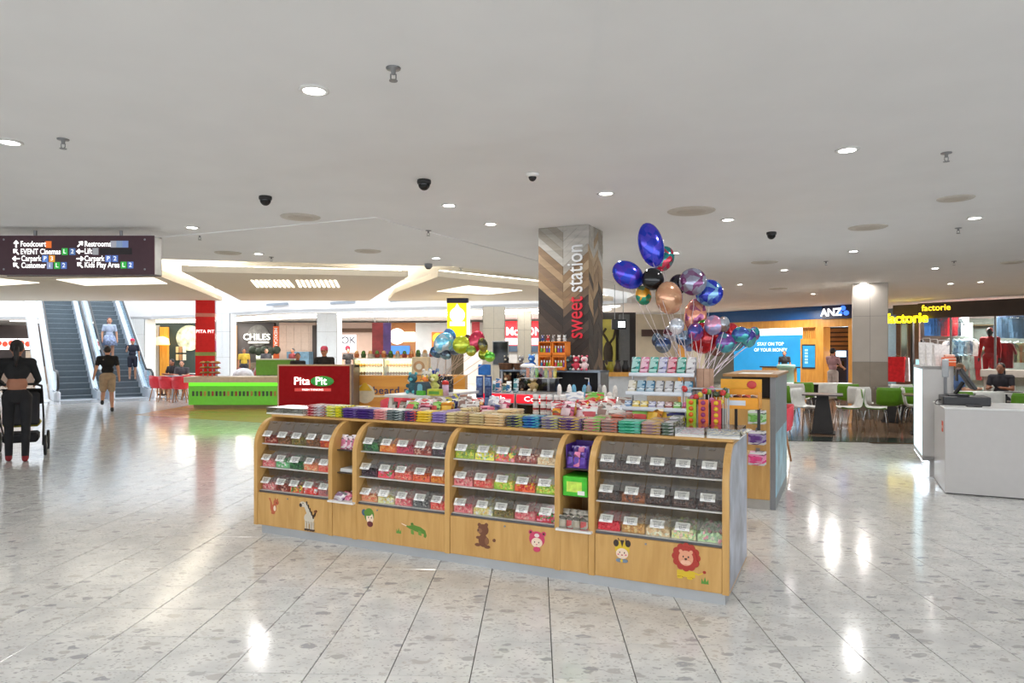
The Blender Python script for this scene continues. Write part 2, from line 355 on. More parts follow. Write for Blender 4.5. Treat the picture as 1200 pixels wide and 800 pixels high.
# fixtures in the flat ceiling
def cz(px, py, z=CEIL): d = (z-EYE)*FPX/(HOR-py); return Vector(((px-600)/FPX*d, d, z))
def zc(x, y): return CEIL-.03 if (y < 4.68 and x < .36) or (x < .53 and y < 4.68-(x-.53)*.4165) else CEIL
LENS = glow((255, 252, 246), 16.)
dl = thing('downlight', 'x', 'downlight', (0, 0, 0), 0, 'recessed downlights')
MB().lathe([(.062, 0), (.085, 0), (.088, -.006), (.064, -.012), (.062, 0)], 20).build('trim_ring', WHITE, dl, smooth=True)
MB().lathe([(.062, -.002), (.06, -.007), (.01, -.009)], 20).build('lens', LENS, dl)
lampd = bpy.data.lights.new('downlight_lamp', 'AREA'); lampd.shape = 'DISK'; lampd.size = .16; lampd.energy = LAMP_W; lampd.color = (1., .98, .95); lampd.spread = PI*.95
dls = [(368, 99, 'large bright downlight over the walkway, the biggest left of the pillar'), (11, 161, 'bright downlight at the far left above the directory sign'), (526, 240, 'downlight beside the black dome camera left of the pillar'),
       (575, 262, 'downlight nearest the herringbone pillar on its left'), (225, 266, 'downlight just right of the directory sign'), (303, 297, 'small downlight between two round vents near the ceiling raft'),
       (511, 302, 'small downlight above the gap between the ceiling rafts'), (993, 175, 'large downlight right of the balloons, the biggest on that side'), (710, 226, 'downlight just above the herringbone pillar'),
       (853, 257, 'downlight right of the big round vent above the balloons'), (791, 296, 'downlight hidden among the foil balloons'), (1000, 294, 'downlight above the beige column'), (919, 316, 'downlight above the blue bank fascia, between round vents'),
       (867, 333, 'small downlight left of the bank fascia'), (1142, 255, 'downlight at the upper right beside the clothes shop'), (1096, 314, 'downlight above the yellow shop lettering'), (1149, 330, 'small downlight above the clothes shop fascia'),
       (953, 344, 'tiny downlight above the bank lettering'), (1114, 332, 'tiny downlight left of the clothes shop fascia'), (1012, 331.5, 'downlight washing the face of the beige column'), (822, 356, 'tiny downlight behind the balloons')]
for i, (px, py, lab) in enumerate(dls):
    p = cz(px, py); p.z = zc(p.x, p.y)
    o = dl if i == 0 else dup(dl, p)
    o.location = p; o['label'] = lab; o['group'] = 'recessed downlights'
    la = bpy.data.objects.new('downlight_lamp', lampd); COL.objects.link(la); la.location = (p.x, p.y, p.z-.03)
# the same grid of lamps goes on over and behind the viewer and to both sides
for (x, y) in ((-3.5, -1.5), (-1.2, -.4), (1.2, -.2), (3.2, .2), (-5.5, 1.2), (5.2, 1.4), (-2.0, -3.6), (2.2, -3.4), (-8.2, 3.2), (7.6, 3.4), (-10.6, 6), (9.2, 6.2), (11.5, 8.5), (.4, .9), (-3.2, .8)):
    o = dup(dl, (x, y, zc(x, y)), label='downlight of the lamp grid above and behind the viewer', group='downlights behind the viewer')
    la = bpy.data.objects.new('downlight_lamp', lampd); COL.objects.link(la); la.location = (x, y, zc(x, y)-.03)
# lamps over the food court, then added fill for shops and dining floor
fcl = bpy.data.lights.new('foodcourt_lamp', 'AREA'); fcl.shape = 'RECTANGLE'; fcl.size = 3.5; fcl.size_y = .5; fcl.energy = 120; fcl.color = (1, .97, .92)
for (x, y) in ((-21, 33), (-14, 32), (-8.5, 30), (-3.5, 30), (1, 29), (-6, 28), (0, 26.5)):
    la = bpy.data.objects.new('foodcourt_lamp', fcl); COL.objects.link(la); la.location = (x, y, 2.93)
for (x, y, e) in ((12.5, 26, 120), (10.5, 26.5, 90), (9.4, 23.6, 50), (14.5, 21.5, 200), (17.5, 19.5, 200), (7.5, 16.0, 22), (11.5, 15.0, 22)):  # added fill without fixtures, brightens the bank, clothes shop and dining floor
    d_ = bpy.data.lights.new('shop_fill_lamp', 'AREA'); d_.shape = 'DISK'; d_.size = .2 if e < 80 else 1.2; d_.energy = e; d_.color = (1, .97, .92)
    la = bpy.data.objects.new('shop_fill_lamp', d_); COL.objects.link(la); la.location = (x, y, 2.98)
rv = thing('round_vent', 'x', 'air vent', (0, 0, 0))
MB().lathe([(.10, -.010), (.21, -.012), (.225, -.004), (.225, 0), (.1, 0)], 28).build('flange', mat((206, 200, 190), .6), rv, smooth=True)
MB().lathe([(.0, -.016), (.12, -.016), (.15, -.008), (.15, 0)], 24).build('cone', mat((196, 188, 176), .6), rv, smooth=True)
for i, (px, py, sc, lab) in enumerate([(352, 254, 1, 'round ceiling vent between the black dome cameras and the raft'), (810, 247, 1.15, 'large round ceiling vent right above the foil balloons'), (1017, 266, 1, 'round ceiling vent above the beige column'), (1120, 232, .75, 'pale round ceiling vent at upper right'),
        (267, 296, .9, 'round ceiling vent nearest the directory sign'), (431, 294, .9, 'small round ceiling vent beside the long raft slot'), (896, 307, 1, 'round ceiling vent left of the black camera stem above the bank'), (1188, 307, .9, 'round ceiling vent at the far right edge'), (912, 338, 1, 'far small round vent above the bank fascia')]):
    p = cz(px, py); o = rv if i == 0 else dup(rv, p); o.location = p; o.scale = (sc, sc, 1); o['label'] = lab; o['group'] = 'round ceiling vents'
sk = thing('sprinkler', 'x', 'sprinkler', (0, 0, 0))
MB().lathe([(.035, 0), (.033, -.006), (.012, -.008), (.010, -.03), (.004, -.032)], 14).build('rose', STEEL, sk, smooth=True)
MB().tube([(-.012, 0, -.028), (-.012, 0, -.05), (.0, 0, -.058), (.012, 0, -.05), (.012, 0, -.028)], .003, 6).lathe([(.02, -.058), (.02, -.061)], 12).build('deflector', STEEL, sk)
for i, (px, py, lab) in enumerate([(461, 73, 'ceiling sprinkler beside the largest left downlight'), (74, 158, 'ceiling sprinkler at the far left beside a downlight'), (1109, 179, 'ceiling sprinkler right of the large right downlight'), (1123, 267, 'ceiling sprinkler below the upper right downlight'), (234, 275, 'ceiling sprinkler right of the directory sign'),
        (502, 270, 'ceiling sprinkler left of the herringbone pillar'), (318, 301, 'ceiling sprinkler near the long raft'), (968, 306, 'ceiling sprinkler left of the beige column'), (1118, 306, 'ceiling sprinkler above the clothes shop'), (540, 314, 'ceiling sprinkler near the gap between the rafts')]):
    p = cz(px, py); p.z = zc(p.x, p.y); o = sk if i == 0 else dup(sk, p); o.location = p; o['label'] = lab; o['group'] = 'ceiling sprinklers'; o.scale = (1.15,)*3
dc = thing('dome_camera', 'x', 'camera', (0, 0, 0))
MB().lathe([(.055, 0), (.058, -.015), (.055, -.03), (.045, -.032)], 20).build('housing', DARK, dc, smooth=True)
MB().ell((0, 0, -.03), (.05, .05, .055), 16, 10).build('dome', mat((10, 10, 12), .08), dc, smooth=True)
dw = None
for i, (px, py, lab) in enumerate([(497, 211, 'black dome camera right of the round vent, nearer the pillar'), (311, 230, 'black dome camera left of the round vent'), (904, 272, 'black dome camera right of the balloons')]):
    p = cz(px, py); p.z = zc(p.x, p.y); o = dc if i == 0 else dup(dc, p); o.location = p; o['label'] = lab; o['group'] = 'black dome cameras'; o.scale = (1.1,)*3
p = cz(624, 203); dw = thing('dome_camera', 'small white dome camera above the herringbone pillar', 'camera', p)
MB().lathe([(.055, 0), (.058, -.015), (.055, -.03), (.045, -.032)], 20).build('housing', WHITE, dw, smooth=True)
MB().ell((0, 0, -.03), (.036, .036, .04), 16, 10).build('dome', mat((20, 20, 24), .1), dw, smooth=True)
p = cz(502, 309, CEIL); dg_ = thing('detector', 'grey cylindrical detector on the ceiling near the raft gap', 'detector', p)
MB().lathe([(.07, 0), (.07, -.05), (.05, -.08)], 18).build('housing', GREYM, dg_, smooth=True); MB().lathe([(.05, -.08), (.03, -.095)], 18).build('cap', DARK, dg_)
# ------------------------------------------------------------------ candy counter
def ksub(name, label, cat, u, s, z=0, drz=0, group=None): return thing(name, label, cat, K(u, s, z), KR+drz, group)
case = thing('candy_display_case', 'long maple candy counter with curved front, acrylic bins and animal stickers', 'display case', KO, KR)
EDGE = [(0, .07), (0, .74)]+[(.22*(1-math.cos(a)), .74+.245*math.sin(a)) for a in [k*PI/18 for k in range(1, 9)]]+[(.22, .985)]
SIDE = EDGE+[(.85, .985), (.85, .07)]
MB().box(-.036, 3.845, .03, .83, 0, .07).build('plinth', mat((188, 192, 196), .4, .35, scale=4), case)
PRINT = mat((166, 172, 186), .35, var=.35, scale=5)
for u0, u1 in ((-.10, -.06), (3.83, 3.87)):
    e = MB().prism(SIDE, u0, u1, 'yz').build('end_panel', MAPLE, case)
    if u0 > 0:
        pr = [(s if s > .05 else s+.03, z) for s, z in SIDE]
        MB().prism([(.035, .09)]+[(s+.035, z-.012) for s, z in EDGE[1:]]+[(.84, .973), (.84, .09)], u1, u1+.003, 'yz').build('printed_side', PRINT, e)
DV = [(.725, .765), (.97, 1.012), (1.833, 1.875), (2.715, 2.755), (2.96, 3.003)]
for u0, u1 in DV:
    MB().prism(EDGE+[(.5, .985), (.5, .07)], u0, u1, 'yz').build('divider', MAPLE, case)
MB().box(-.06, 3.83, .44, .46, .07, .985).build('inner_back', grain((176, 138, 88), (196, 156, 104), .5), case)
MB().box(-.06, 3.83, .83, .85, .07, .985).build('rear_panel', MAPLE, case)
MB().cbox(-.10, 3.87, .20, .87, .985, 1.005, .004).build('top_board', MAPLE_X, case)
FP = [(-.058, .722), (.768, 1.83), (1.878, 2.957), (3.006, 3.828)]
panels = [MB().cbox(a, b, .003, .022, .074, .352, .002).build('front_panel', MAPLE, case) for a, b in FP]
MODS = [(-.06, .725), (1.012, 1.833), (1.875, 2.715), (3.003, 3.83)]
for a, b in MODS:
    MB().box(a, b, .022, .06, .352, .366).build('ledge', mat((96, 98, 102), .4, .5), case)
for k in (0, 1, 2, 3):
    a, b = FP[k]; uu = a+(b-a)*(.42 if k else .44)
    MB().cyl((uu, .003, .325), (uu, -.002, .325), .007, n=10).build('lock', STEEL, panels[k])
for a, b in MODS:
    for t in range(3):
        z = .37+.2*t
        MB().box(a, b, .034+(.02 if t == 2 else 0), .44, z-.008, z).build('shelf', mat((216, 214, 208), .35, var=.02), case)
NICHE = [(.765, .97), (2.755, 2.96)]
for a, b in NICHE:
    MB().box(a-.02, b+.03, -.035, .44, .352, .366).build('niche_shelf', WHITE, case)
    for z in (.58, .765): MB().box(a, b, .06, .44, z-.008, z).build('niche_shelf', mat((60, 46, 34), .4), case)

# stickers: thin printed shapes on the front panels
def sticker(panel, u, z, shapes, k_=1.15):
    mb = MB(); mats = []
    for k, sh in enumerate(shapes):
        m = mat(sh[-1], .45, var=.03)
        if m not in mats: mats.append(m)
        y = .003-.0006*(k+1)
        if sh[0] == 'e':
            _, cx, cz_, rx, rz = sh[:5]; poly = [(u+k_*(cx+rx*math.cos(2*PI*i/18)), z+k_*(cz_+rz*math.sin(2*PI*i/18))) for i in range(18)]
        else: poly = [(u+k_*x, z+k_*y_) for x, y_ in sh[1]]
        mb.prism(poly, y, .0032, 'xz', mats.index(m))
    return mb.build('animal_sticker', mats, panel)
BR, DB, PK, CRM, GRN, RED_, YEL = (126, 74, 44), (60, 38, 28), (226, 120, 140), (246, 222, 198), (92, 138, 50), (178, 56, 44), (222, 190, 46)
sx = lambda px: u_at(px, 0)
FOX = (190, 96, 60)
sticker(panels[0], sx(320), .245, [('p', [(-.045, .06), (-.03, .03), (-.03, -.02), (-.015, -.045), (.005, -.05), (-.01, -.02), (-.012, .02), (-.03, .06)], FOX), ('e', .01, -.01, .022, .032, FOX), ('e', .028, .032, .026, .02, FOX), ('p', [(.012, .045), (.02, .065), (.028, .048)], FOX), ('p', [(.034, .048), (.044, .064), (.048, .042)], FOX), ('e', .016, -.012, .012, .02, CRM), ('e', .034, .03, .004, .004, DB), ('e', .0, -.048, .018, .008, FOX)])
zeb = [('e', .0, -.03, .042, .035, (214, 206, 190)), ('p', [(-.045, .05), (-.02, .075), (.028, -.01), (-.005, -.03)], (214, 206, 190)), ('e', -.05, .055, .028, .017, (214, 206, 190)), ('e', -.07, .048, .012, .012, DB), ('e', -.05, .062, .004, .004, DB)]
for k in range(5): zeb.append(('p', [(-.026+.013*k, .074-.02*k), (-.016+.013*k, .078-.02*k), (-.012+.013*k, .052-.02*k), (-.018+.013*k, .05-.02*k)], DB))
for k, x in enumerate((-.032, -.012, .012, .03)): zeb += [('p', [(x, -.05), (x+.012, -.05), (x+.012, -.1), (x, -.1)], (206, 196, 178)), ('e', x+.006, -.102, .011, .007, DB)]
zeb += [('p', [(.04, -.02), (.05, -.012), (.058, .015), (.052, .016)], DB), ('e', .056, .02, .01, .009, BR)]
sticker(panels[0], sx(362), .225, zeb, 1.3)
sticker(panels[1], sx(431), .255, [('e', .01, .02, .042, .048, GRN), ('e', -.035, .035, .018, .022, (66, 92, 120)), ('e', .016, .0, .03, .038, CRM), ('e', .0, .035, .034, .022, GRN), ('e', .018, -.04, .024, .02, (110, 46, 48)), ('e', .006, .004, .0035, .005, DB), ('e', .03, .004, .0035, .005, DB), ('e', .018, -.012, .004, .003, PK)])
croc = [('p', [(-.1, .028), (-.05, .016), (-.01, .026), (.04, .018), (.075, .0), (.085, -.03), (.076, -.045), (.062, -.036), (.066, -.022), (.04, -.018), (0, -.01), (-.04, .0), (-.06, .008)], GRN)]
croc += [('p', [(x-.008, -.005), (x+.012, -.008), (x+.016, -.034), (x-.006, -.03)], (110, 154, 62)) for x in (-.022, .032)]
croc += [('e', -.02, .03, .01, .009, GRN), ('e', -.02, .032, .0035, .0035, DB), ('p', [(-.1, .028), (-.06, .018), (-.062, .012), (-.094, .022)], CRM)]
sticker(panels[1], sx(486), .215, croc, 1.25)
TUFT = [('p', [(-.02, -.012), (-.018, .018), (-.008, .0), (0, .026), (.008, .0), (.018, .016), (.02, -.012)], (96, 150, 60))]
sticker(panels[1], sx(467), .18, TUFT)
BEAR = (118, 72, 48)
sticker(panels[2], sx(566), .24, [('e', .0, -.03, .03, .036, BEAR), ('e', .0, .03, .034, .032, BEAR), ('e', -.024, .056, .011, .011, BEAR), ('e', .02, .06, .011, .011, BEAR), ('e', -.022, .024, .016, .013, (150, 104, 74)), ('e', -.03, .026, .005, .004, DB), ('e', -.034, -.056, .018, .009, BEAR), ('e', .026, -.062, .018, .009, BEAR), ('e', -.03, -.015, .014, .008, BEAR), ('e', .024, -.03, .012, .02, (140, 94, 64)), ('e', .07, -.02, .009, .009, BEAR)], 1.3)
sticker(panels[2], sx(629), .25, [('e', .0, .01, .046, .042, (206, 66, 104)), ('e', -.036, .044, .013, .013, (206, 66, 104)), ('e', .04, .042, .013, .013, (206, 66, 104)), ('e', -.036, .044, .006, .006, DB), ('e', .04, .042, .006, .006, DB), ('e', .0, -.008, .032, .026, CRM), ('e', .0, .03, .014, .01, (244, 226, 224)), ('e', -.012, -.006, .003, .004, DB), ('e', .012, -.006, .003, .004, DB), ('e', .0, -.018, .005, .003, PK), ('e', .0, -.044, .02, .014, (206, 66, 104))], 1.3)
sticker(panels[3], sx(729), .25, [('e', .0, .02, .043, .046, YEL), ('e', -.036, .05, .016, .02, (52, 40, 34)), ('e', .034, .054, .016, .02, (52, 40, 34)), ('p', [(-.012, .07), (.012, .07), (0, .03)], (52, 40, 34)), ('e', .0, -.006, .036, .03, CRM), ('e', -.014, .0, .003, .005, DB), ('e', .014, .0, .003, .005, DB), ('e', -.022, -.012, .006, .004, PK), ('e', .022, -.012, .006, .004, PK), ('e', .0, -.014, .006, .003, (190, 70, 70)), ('e', -.018, -.046, .018, .01, (120, 140, 160)), ('e', .016, -.046, .018, .01, (120, 140, 160)), ('e', -.002, -.046, .008, .008, YEL), ('p', [(-.02, .066), (-.024, .082), (-.016, .068)], DB), ('p', [(.02, .068), (.024, .084), (.024, .066)], DB)])
mane = [('e', .058*math.cos(2*PI*k/12), .035+.058*math.sin(2*PI*k/12), .02, .02, RED_) for k in range(12)]+[('e', 0, .035, .058, .058, RED_)]
sticker(panels[3], sx(804), .235, [('p', [(-.05, -.04), (.045, -.04), (.05, -.075), (-.05, -.075)], YEL), ('p', [(.04, -.05), (.066, -.058), (.09, -.045), (.092, -.038), (.068, -.05), (.044, -.042)], YEL), ('e', .098, -.036, .009, .008, RED_)]+mane+[('e', 0, .03, .04, .042, (232, 164, 130)), ('e', -.028, .066, .01, .01, (232, 164, 130)), ('e', .028, .066, .01, .01, (232, 164, 130)), ('e', -.014, .038, .004, .005, DB), ('e', .014, .038, .004, .005, DB), ('e', 0, .026, .007, .005, DB), ('e', -.012, .008, .016, .012, (244, 190, 160)), ('e', .012, .008, .016, .012, (244, 190, 160)), ('e', -.032, -.077, .016, .006, YEL), ('e', .022, -.077, .016, .006, YEL)])
sticker(panels[3], sx(826), .135, TUFT)

# acrylic bins, lids, price cards and the loose candy in them
TAGW = mat((244, 244, 242), .5, var=.01); INK = mat((60, 62, 84), .6, var=0)
BINM = {}
def bin_mesh(w):
    k = round(w, 4)
    if k in BINM: return BINM[k]
    b = MB(); h = w/2-.002
    b.box(-h, h, 0, .003, 0, .074)
    for x in (-h, h-.0025): b.prism([(.003, 0), (.003, .074), (.085, .178), (.30, .178), (.30, 0)], x, x+.0025, 'yz')
    l = MB(); a = math.atan2(.108, .088); mx = Matrix.Translation((0, -.006, .0755)) @ Matrix.Rotation(a, 4, 'X')
    l.box(-h, h, 0, .142, 0, .003, 0, mx)
    hd = MB(); hd.box(-.022, .022, .118, .132, .003, .010, 0, mx)
    tg = MB(); tm = Matrix.Translation((0, -.016, .062)) @ Matrix.Rotation(math.radians(52), 4, 'X')
    tg.box(-.046, .046, 0, .056, .0, .0015, 0, tm)
    tl = MB()
    for zz, ww in ((.043, .03), (.036, .026), (.008, .018)): tl.box(-ww, ww, zz, zz+.003, .0015, .0019, 0, tm)
    BINM[k] = (b.mesh('bin_box', CLEAR), l.mesh('lid', LIDM), hd.mesh('lid_handle', LIDM), tg.mesh('price_card', TAGW), tl.mesh('small_print', INK), tm)
    return BINM[k]
price_me = text_mesh('$3.00', .021, INK, ext=.0003, bold=.0005)
C_ = dict(rb=[(150, 60, 44), (196, 150, 130), (110, 40, 34)], br=[(110, 74, 44), (150, 96, 56)], ol=[(120, 110, 50), (150, 120, 60), (96, 84, 44)], orr=[(208, 84, 40), (230, 120, 50), (180, 60, 40)],
   pk=[(220, 130, 132), (236, 170, 160), (200, 90, 100)], mint=[(130, 196, 140), (220, 230, 210), (90, 170, 110)], dg=[(40, 96, 52), (60, 130, 70), (24, 70, 40)], pe=[(230, 150, 110), (240, 180, 140), (220, 120, 90)],
   mix=[(220, 90, 60), (90, 160, 80), (236, 190, 70), (230, 130, 140)], rw=[(206, 54, 50), (240, 220, 214), (220, 90, 80)], pg=[(190, 120, 120), (150, 110, 110)], og=[(236, 112, 30), (246, 140, 50)],
   cr=[(170, 26, 60), (200, 50, 80), (140, 20, 44)], bp=[(50, 30, 44), (76, 40, 62), (40, 24, 30)], co=[(236, 110, 90), (246, 140, 120), (220, 80, 76)], gr=[(90, 92, 92), (60, 62, 64), (150, 150, 146)],
   gy=[(150, 176, 40), (206, 200, 60), (120, 150, 40)], yw=[(240, 214, 70), (250, 240, 200), (230, 180, 50), (120, 180, 110)], be=[(214, 190, 150), (196, 166, 124), (236, 220, 190)], li=[(160, 200, 60), (190, 214, 90), (214, 190, 80)],
   oy=[(230, 90, 30), (244, 180, 40), (200, 40, 30)], cy=[(240, 224, 160), (244, 240, 214), (224, 190, 120)], dk=[(64, 40, 30), (84, 54, 40), (46, 30, 24)], ob=[(150, 84, 40), (110, 60, 34), (84, 50, 34)],
   red=[(196, 24, 44), (216, 50, 66)], tan=[(206, 160, 96), (222, 186, 124), (180, 130, 70)], pas=[(220, 210, 170), (170, 200, 150), (230, 180, 170), (236, 220, 130)], pgn=[(180, 206, 160), (224, 214, 196), (214, 150, 160), (150, 180, 150)], rg=[(220, 60, 80), (70, 150, 70), (236, 140, 160)])
CN = dict(rb='red and cream candy', br='brown toffee pieces', ol='olive brown candy', orr='orange red candy', pk='pink gummies', mint='mint green and white candy', dg='dark green gummies', pe='peach gummies', mix='mixed fruit gummies', rw='red and white candy', pg='dusky pink candy', og='bright orange candy', cr='crimson gummies', bp='dark purple gummies', co='coral gummies', gr='grey black liquorice', gy='yellow green candy', yw='yellow and white candy', be='beige nougat candy', li='lime candy', oy='orange and yellow candy', cy='cream candy', dk='dark chocolate pieces', ob='orange brown chocolates', red='bright red gummies', tan='golden tan candy', pas='pastel wrapped candy', pgn='pale green wrapped candy', rg='red and green gummies')
ROWS = [(('pk rb mix rw pg', 'pk mint dg pe co', 'rb br ol br orr')), (('pe cy pk gr co', 'bp rg co orr og', 'dg og cr rb bp')), (('pk cy ol pk rg', 'pk co li oy li', 'gy yw mix rb be')), (('red tan be pas pgn', 'dk ob dk dk dk', 'dk dk dk dk dk'))]
MODN = ['section with the zebra sticker', 'section with the crocodile sticker', 'section with the bear sticker', 'section with the lion sticker']
ROWN = ['bottom', 'middle', 'top']; POS = ['first', 'second', 'middle', 'fourth', 'last']
OCT = ([(1, 0, 0), (-1, 0, 0), (0, 1, 0), (0, -1, 0), (0, 0, 1), (0, 0, -1)], [(0, 2, 4), (2, 1, 4), (1, 3, 4), (3, 0, 4), (2, 0, 5), (1, 2, 5), (3, 1, 5), (0, 3, 5)])
def rnd_rot(): return Matrix.Rotation(R.uniform(0, 6.3), 3, 'X') @ Matrix.Rotation(R.uniform(0, 6.3), 3, 'Y') @ Matrix.Rotation(R.uniform(0, 6.3), 3, 'Z')
def candy(w, cols, kind, front=.068, back=.092, depth=.28, n=95, x0=None):
    mb = MB(); h = w/2-.006
    f, bk = front-.02, back-.018
    mb.add([(-h, .02, .001), (h, .02, .001), (h, depth, .001), (-h, depth, .001), (-h, .022, f), (h, .022, f), (h, depth, bk), (-h, depth, bk)], [(0, 3, 2, 1), (4, 5, 6, 7), (0, 1, 5, 4), (2, 3, 7, 6), (0, 4, 7, 3), (1, 2, 6, 5)], 0)
    for k in range(n):
        x = R.uniform(-h+.012, h-.012)
        if k < n*.38: y, z = .017+R.uniform(0, .004), R.uniform(.012, front-.012)
        else:
            y = R.uniform(.02, depth-.02)**1; t = y/depth; z = f+(bk-f)*t+R.uniform(-.002, .008)
        r = R.uniform(.009, .013); S = (r, r*R.uniform(.7, 1.25), r*R.uniform(.6, 1.1)); q = rnd_rot(); c = Vector((x, y, z)); mi = R.randrange(len(cols))
        if kind == 0:
            mb.ell(c, S, 6, 4, mi, q)
        elif kind == 1:
            mb.box(-S[0], S[0], -S[1], S[1], -S[2]*.7, S[2]*.7, mi, Matrix.Translation(c) @ q.to_4x4())
        else:
            mb.add([q @ Vector((p[0]*S[0]*1.3, p[1]*S[1], p[2]*S[2]))+c for p in OCT[0]], OCT[1], mi)
    return mb
for mi, (a, b) in enumerate(MODS):
    w = (b-a)/5; bm_, lm_, hm_, tm_, sm_, TM = bin_mesh(w)
    for t in range(3):
        for i, code in enumerate(ROWS[mi][t].split()):
            u = a+w*(i+.5); s = .036+(.022 if t == 2 else 0); z = .37+.2*t
            o = ksub('candy_bin', 'clear candy bin, %s in the %s row, %s' % (POS[i], ROWN[t], MODN[mi]), 'candy bin', u, s, z, 0, 'clear acrylic candy bins')
            obj('bin_box', bm_, o); l = obj('lid', lm_, o); obj('lid_handle', hm_, l)
            if not (mi == 3 and t == 0 and i == 4):
                tg = obj('price_card', tm_, o); tg.location.x = R.uniform(-.012, .004)-.01*(1 if i == 0 else 0); tg.rotation_euler.z = R.uniform(-.06, .06)
                obj('small_print', sm_, tg); p = obj('price_lettering', price_me, tg); p.matrix_basis = TM @ Matrix.Translation((0, .023, .0018))
            cols = C_[code]; kind = {'dk': 0, 'ob': 0, 'pas': 1, 'pgn': 1, 'gr': 2}.get(code, R.randrange(3))
            cb = candy(w, cols, kind).build('candy', [mat(tuple(min(255, int(v*1.14+6)) for v in c), .3 if code not in ('dk', 'ob') else .4, var=.1, scale=40) for c in cols], None, K(u, s, z), (0, 0, KR), smooth=(kind == 0))
            stuff(cb, '%s in the %s bin, %s row, %s' % (CN[code], POS[i], ROWN[t], MODN[mi]), 'candy')

# goods in the two open niches
def bag_mesh(w, h, t, cols, seed=0, crimp=True):
    rr = random.Random(seed); mb = MB(); nx, nz = 7, 6; vs = []
    for side in (-1, 1):
        for j in range(nz+1):
            for i in range(nx+1):
                x, z = i/nx*2-1, j/nz*2-1
                b = max(0, (1-abs(x)**3)*(1-z**4)); yy = side*(t/2*b**.6*(1+rr.uniform(-.25, .25)))
                vs.append((x*w/2*(1-.04*b), yy, (z+1)*h/2))
    n1 = (nx+1)*(nz+1); W = nx+1
    for side in (0, 1):
        for j in range(nz):
            for i in range(nx):
                q = [side*n1+j*W+i, side*n1+j*W+i+1, side*n1+(j+1)*W+i+1, side*n1+(j+1)*W+i]
                if side: q = q[::-1]
                mb.f.append(tuple(q)); mb.m.append(0 if j in (0, nz-1) else (1 if (1 < j < 4 and 0 < i < nx-1) else 2) % len(cols))
    mb.v = vs
    return mb
def bag(label, p, rz, w, h, t, cols, tilt=0., group=None, rough=.25, cat='candy bag'):
    o = bag_mesh(w, h, t, cols, R.randrange(9999)).build('candy_bag', [wrap(c, cols[1], 22., rough) if i_ != 1 else mat(c, rough, var=.12, scale=25) for i_, c in enumerate(cols)], None, p, (tilt, 0, rz), True)
    return tag(o, label, cat, group)
nu = (NICHE[0][0]+NICHE[0][1])/2
for k in range(3): bag('clear bag of %s sweets low in the niche by the zebra' % ['grey', 'pink', 'white'][k], K(nu-.05+.045*k, .0+.035*k, .366), KR+R.uniform(-.4, .4), .11, .085, .06, [[(196, 190, 196), (150, 120, 150), (220, 215, 220)], [(220, 130, 160), (236, 190, 200), (200, 90, 120)], [(226, 224, 222), (180, 150, 140), (240, 240, 240)]][k], -.9)
for k in range(3): tag(MB().cbox(-.03, .03, 0, .14, 0, .03, .004).build('candy_carton', mat((222, 224, 222), .5), None, K(nu-.06+.06*k, .08, .58+(.0 if k else .0)), (0, 0, KR)), '%s white carton mid-shelf in the niche by the zebra' % ORD[k], 'carton')
for k in range(4): bag('%s pink white bag on the top shelf of the niche by the zebra' % ORD[k], K(nu-.07+.045*k, .1+.01*k, .765), KR+R.uniform(-.2, .2), .07, .12-.01*(k % 2), .035, [(236, 226, 230), (206, 120, 150), (228, 200, 210)], -.2)
nu = (NICHE[1][0]+NICHE[1][1])/2
PUR, LIME = [(70, 36, 130), (96, 60, 170), (60, 30, 110)], [(70, 196, 40), (150, 220, 60), (50, 170, 40)]
t = ksub('purple_carton', 'open purple cardboard carton of chocolates in the upper niche by the bee sticker', 'carton', nu, .07, .765)
MB().box(-.085, .085, 0, .006, 0, .06).box(-.085, -.079, 0, .2, 0, .16).box(.079, .085, 0, .2, 0, .16).box(-.085, .085, .194, .2, 0, .17).box(-.085, .085, 0, .2, 0, .004).build('carton_shell', mat(PUR[0], .4, var=.2, scale=20), t)
for k in range(6):
    c = [(60, 34, 120), (226, 130, 170), (84, 50, 150)][k % 3]
    bag('%s chocolate bag standing in the purple niche carton' % ('%s %s' % (ORD[k // 3], ['purple', 'pink', 'violet'][k % 3])), K(nu-.045+.045*(k % 3), .05+.08*(k//3), .772), KR, .05, .11+.03*(k//3), .03, [c, PUR[1], c], -.15)
t = ksub('lime_carton', 'bright lime green candy carton in the middle of the niche by the bee sticker', 'carton', nu-.005, .03, .58)
MB().cbox(-.09, .09, 0, .22, 0, .135, .004).build('carton_body', mat(LIME[0], .35, var=.2, scale=14), t)
MB().box(-.06, .05, -.002, 0, .03, .10).build('pale_print', mat((200, 230, 90), .4, var=.2, scale=30), t)
MB().box(.02, .07, -.003, 0, .012, .04).build('white_print', WHITE, t)
for k in range(8): bag('%s small grey gift bag low in the niche by the bee' % ORD[k], K(nu-.075+.05*(k % 4), -.01+.06*(k//4), .366), KR+R.uniform(-.5, .5), .055, .09+.03*(k//4), .05, [(150, 146, 136), (R.choice([(120, 150, 90), (200, 90, 90), (180, 170, 150)])), (176, 170, 158)], -.1)

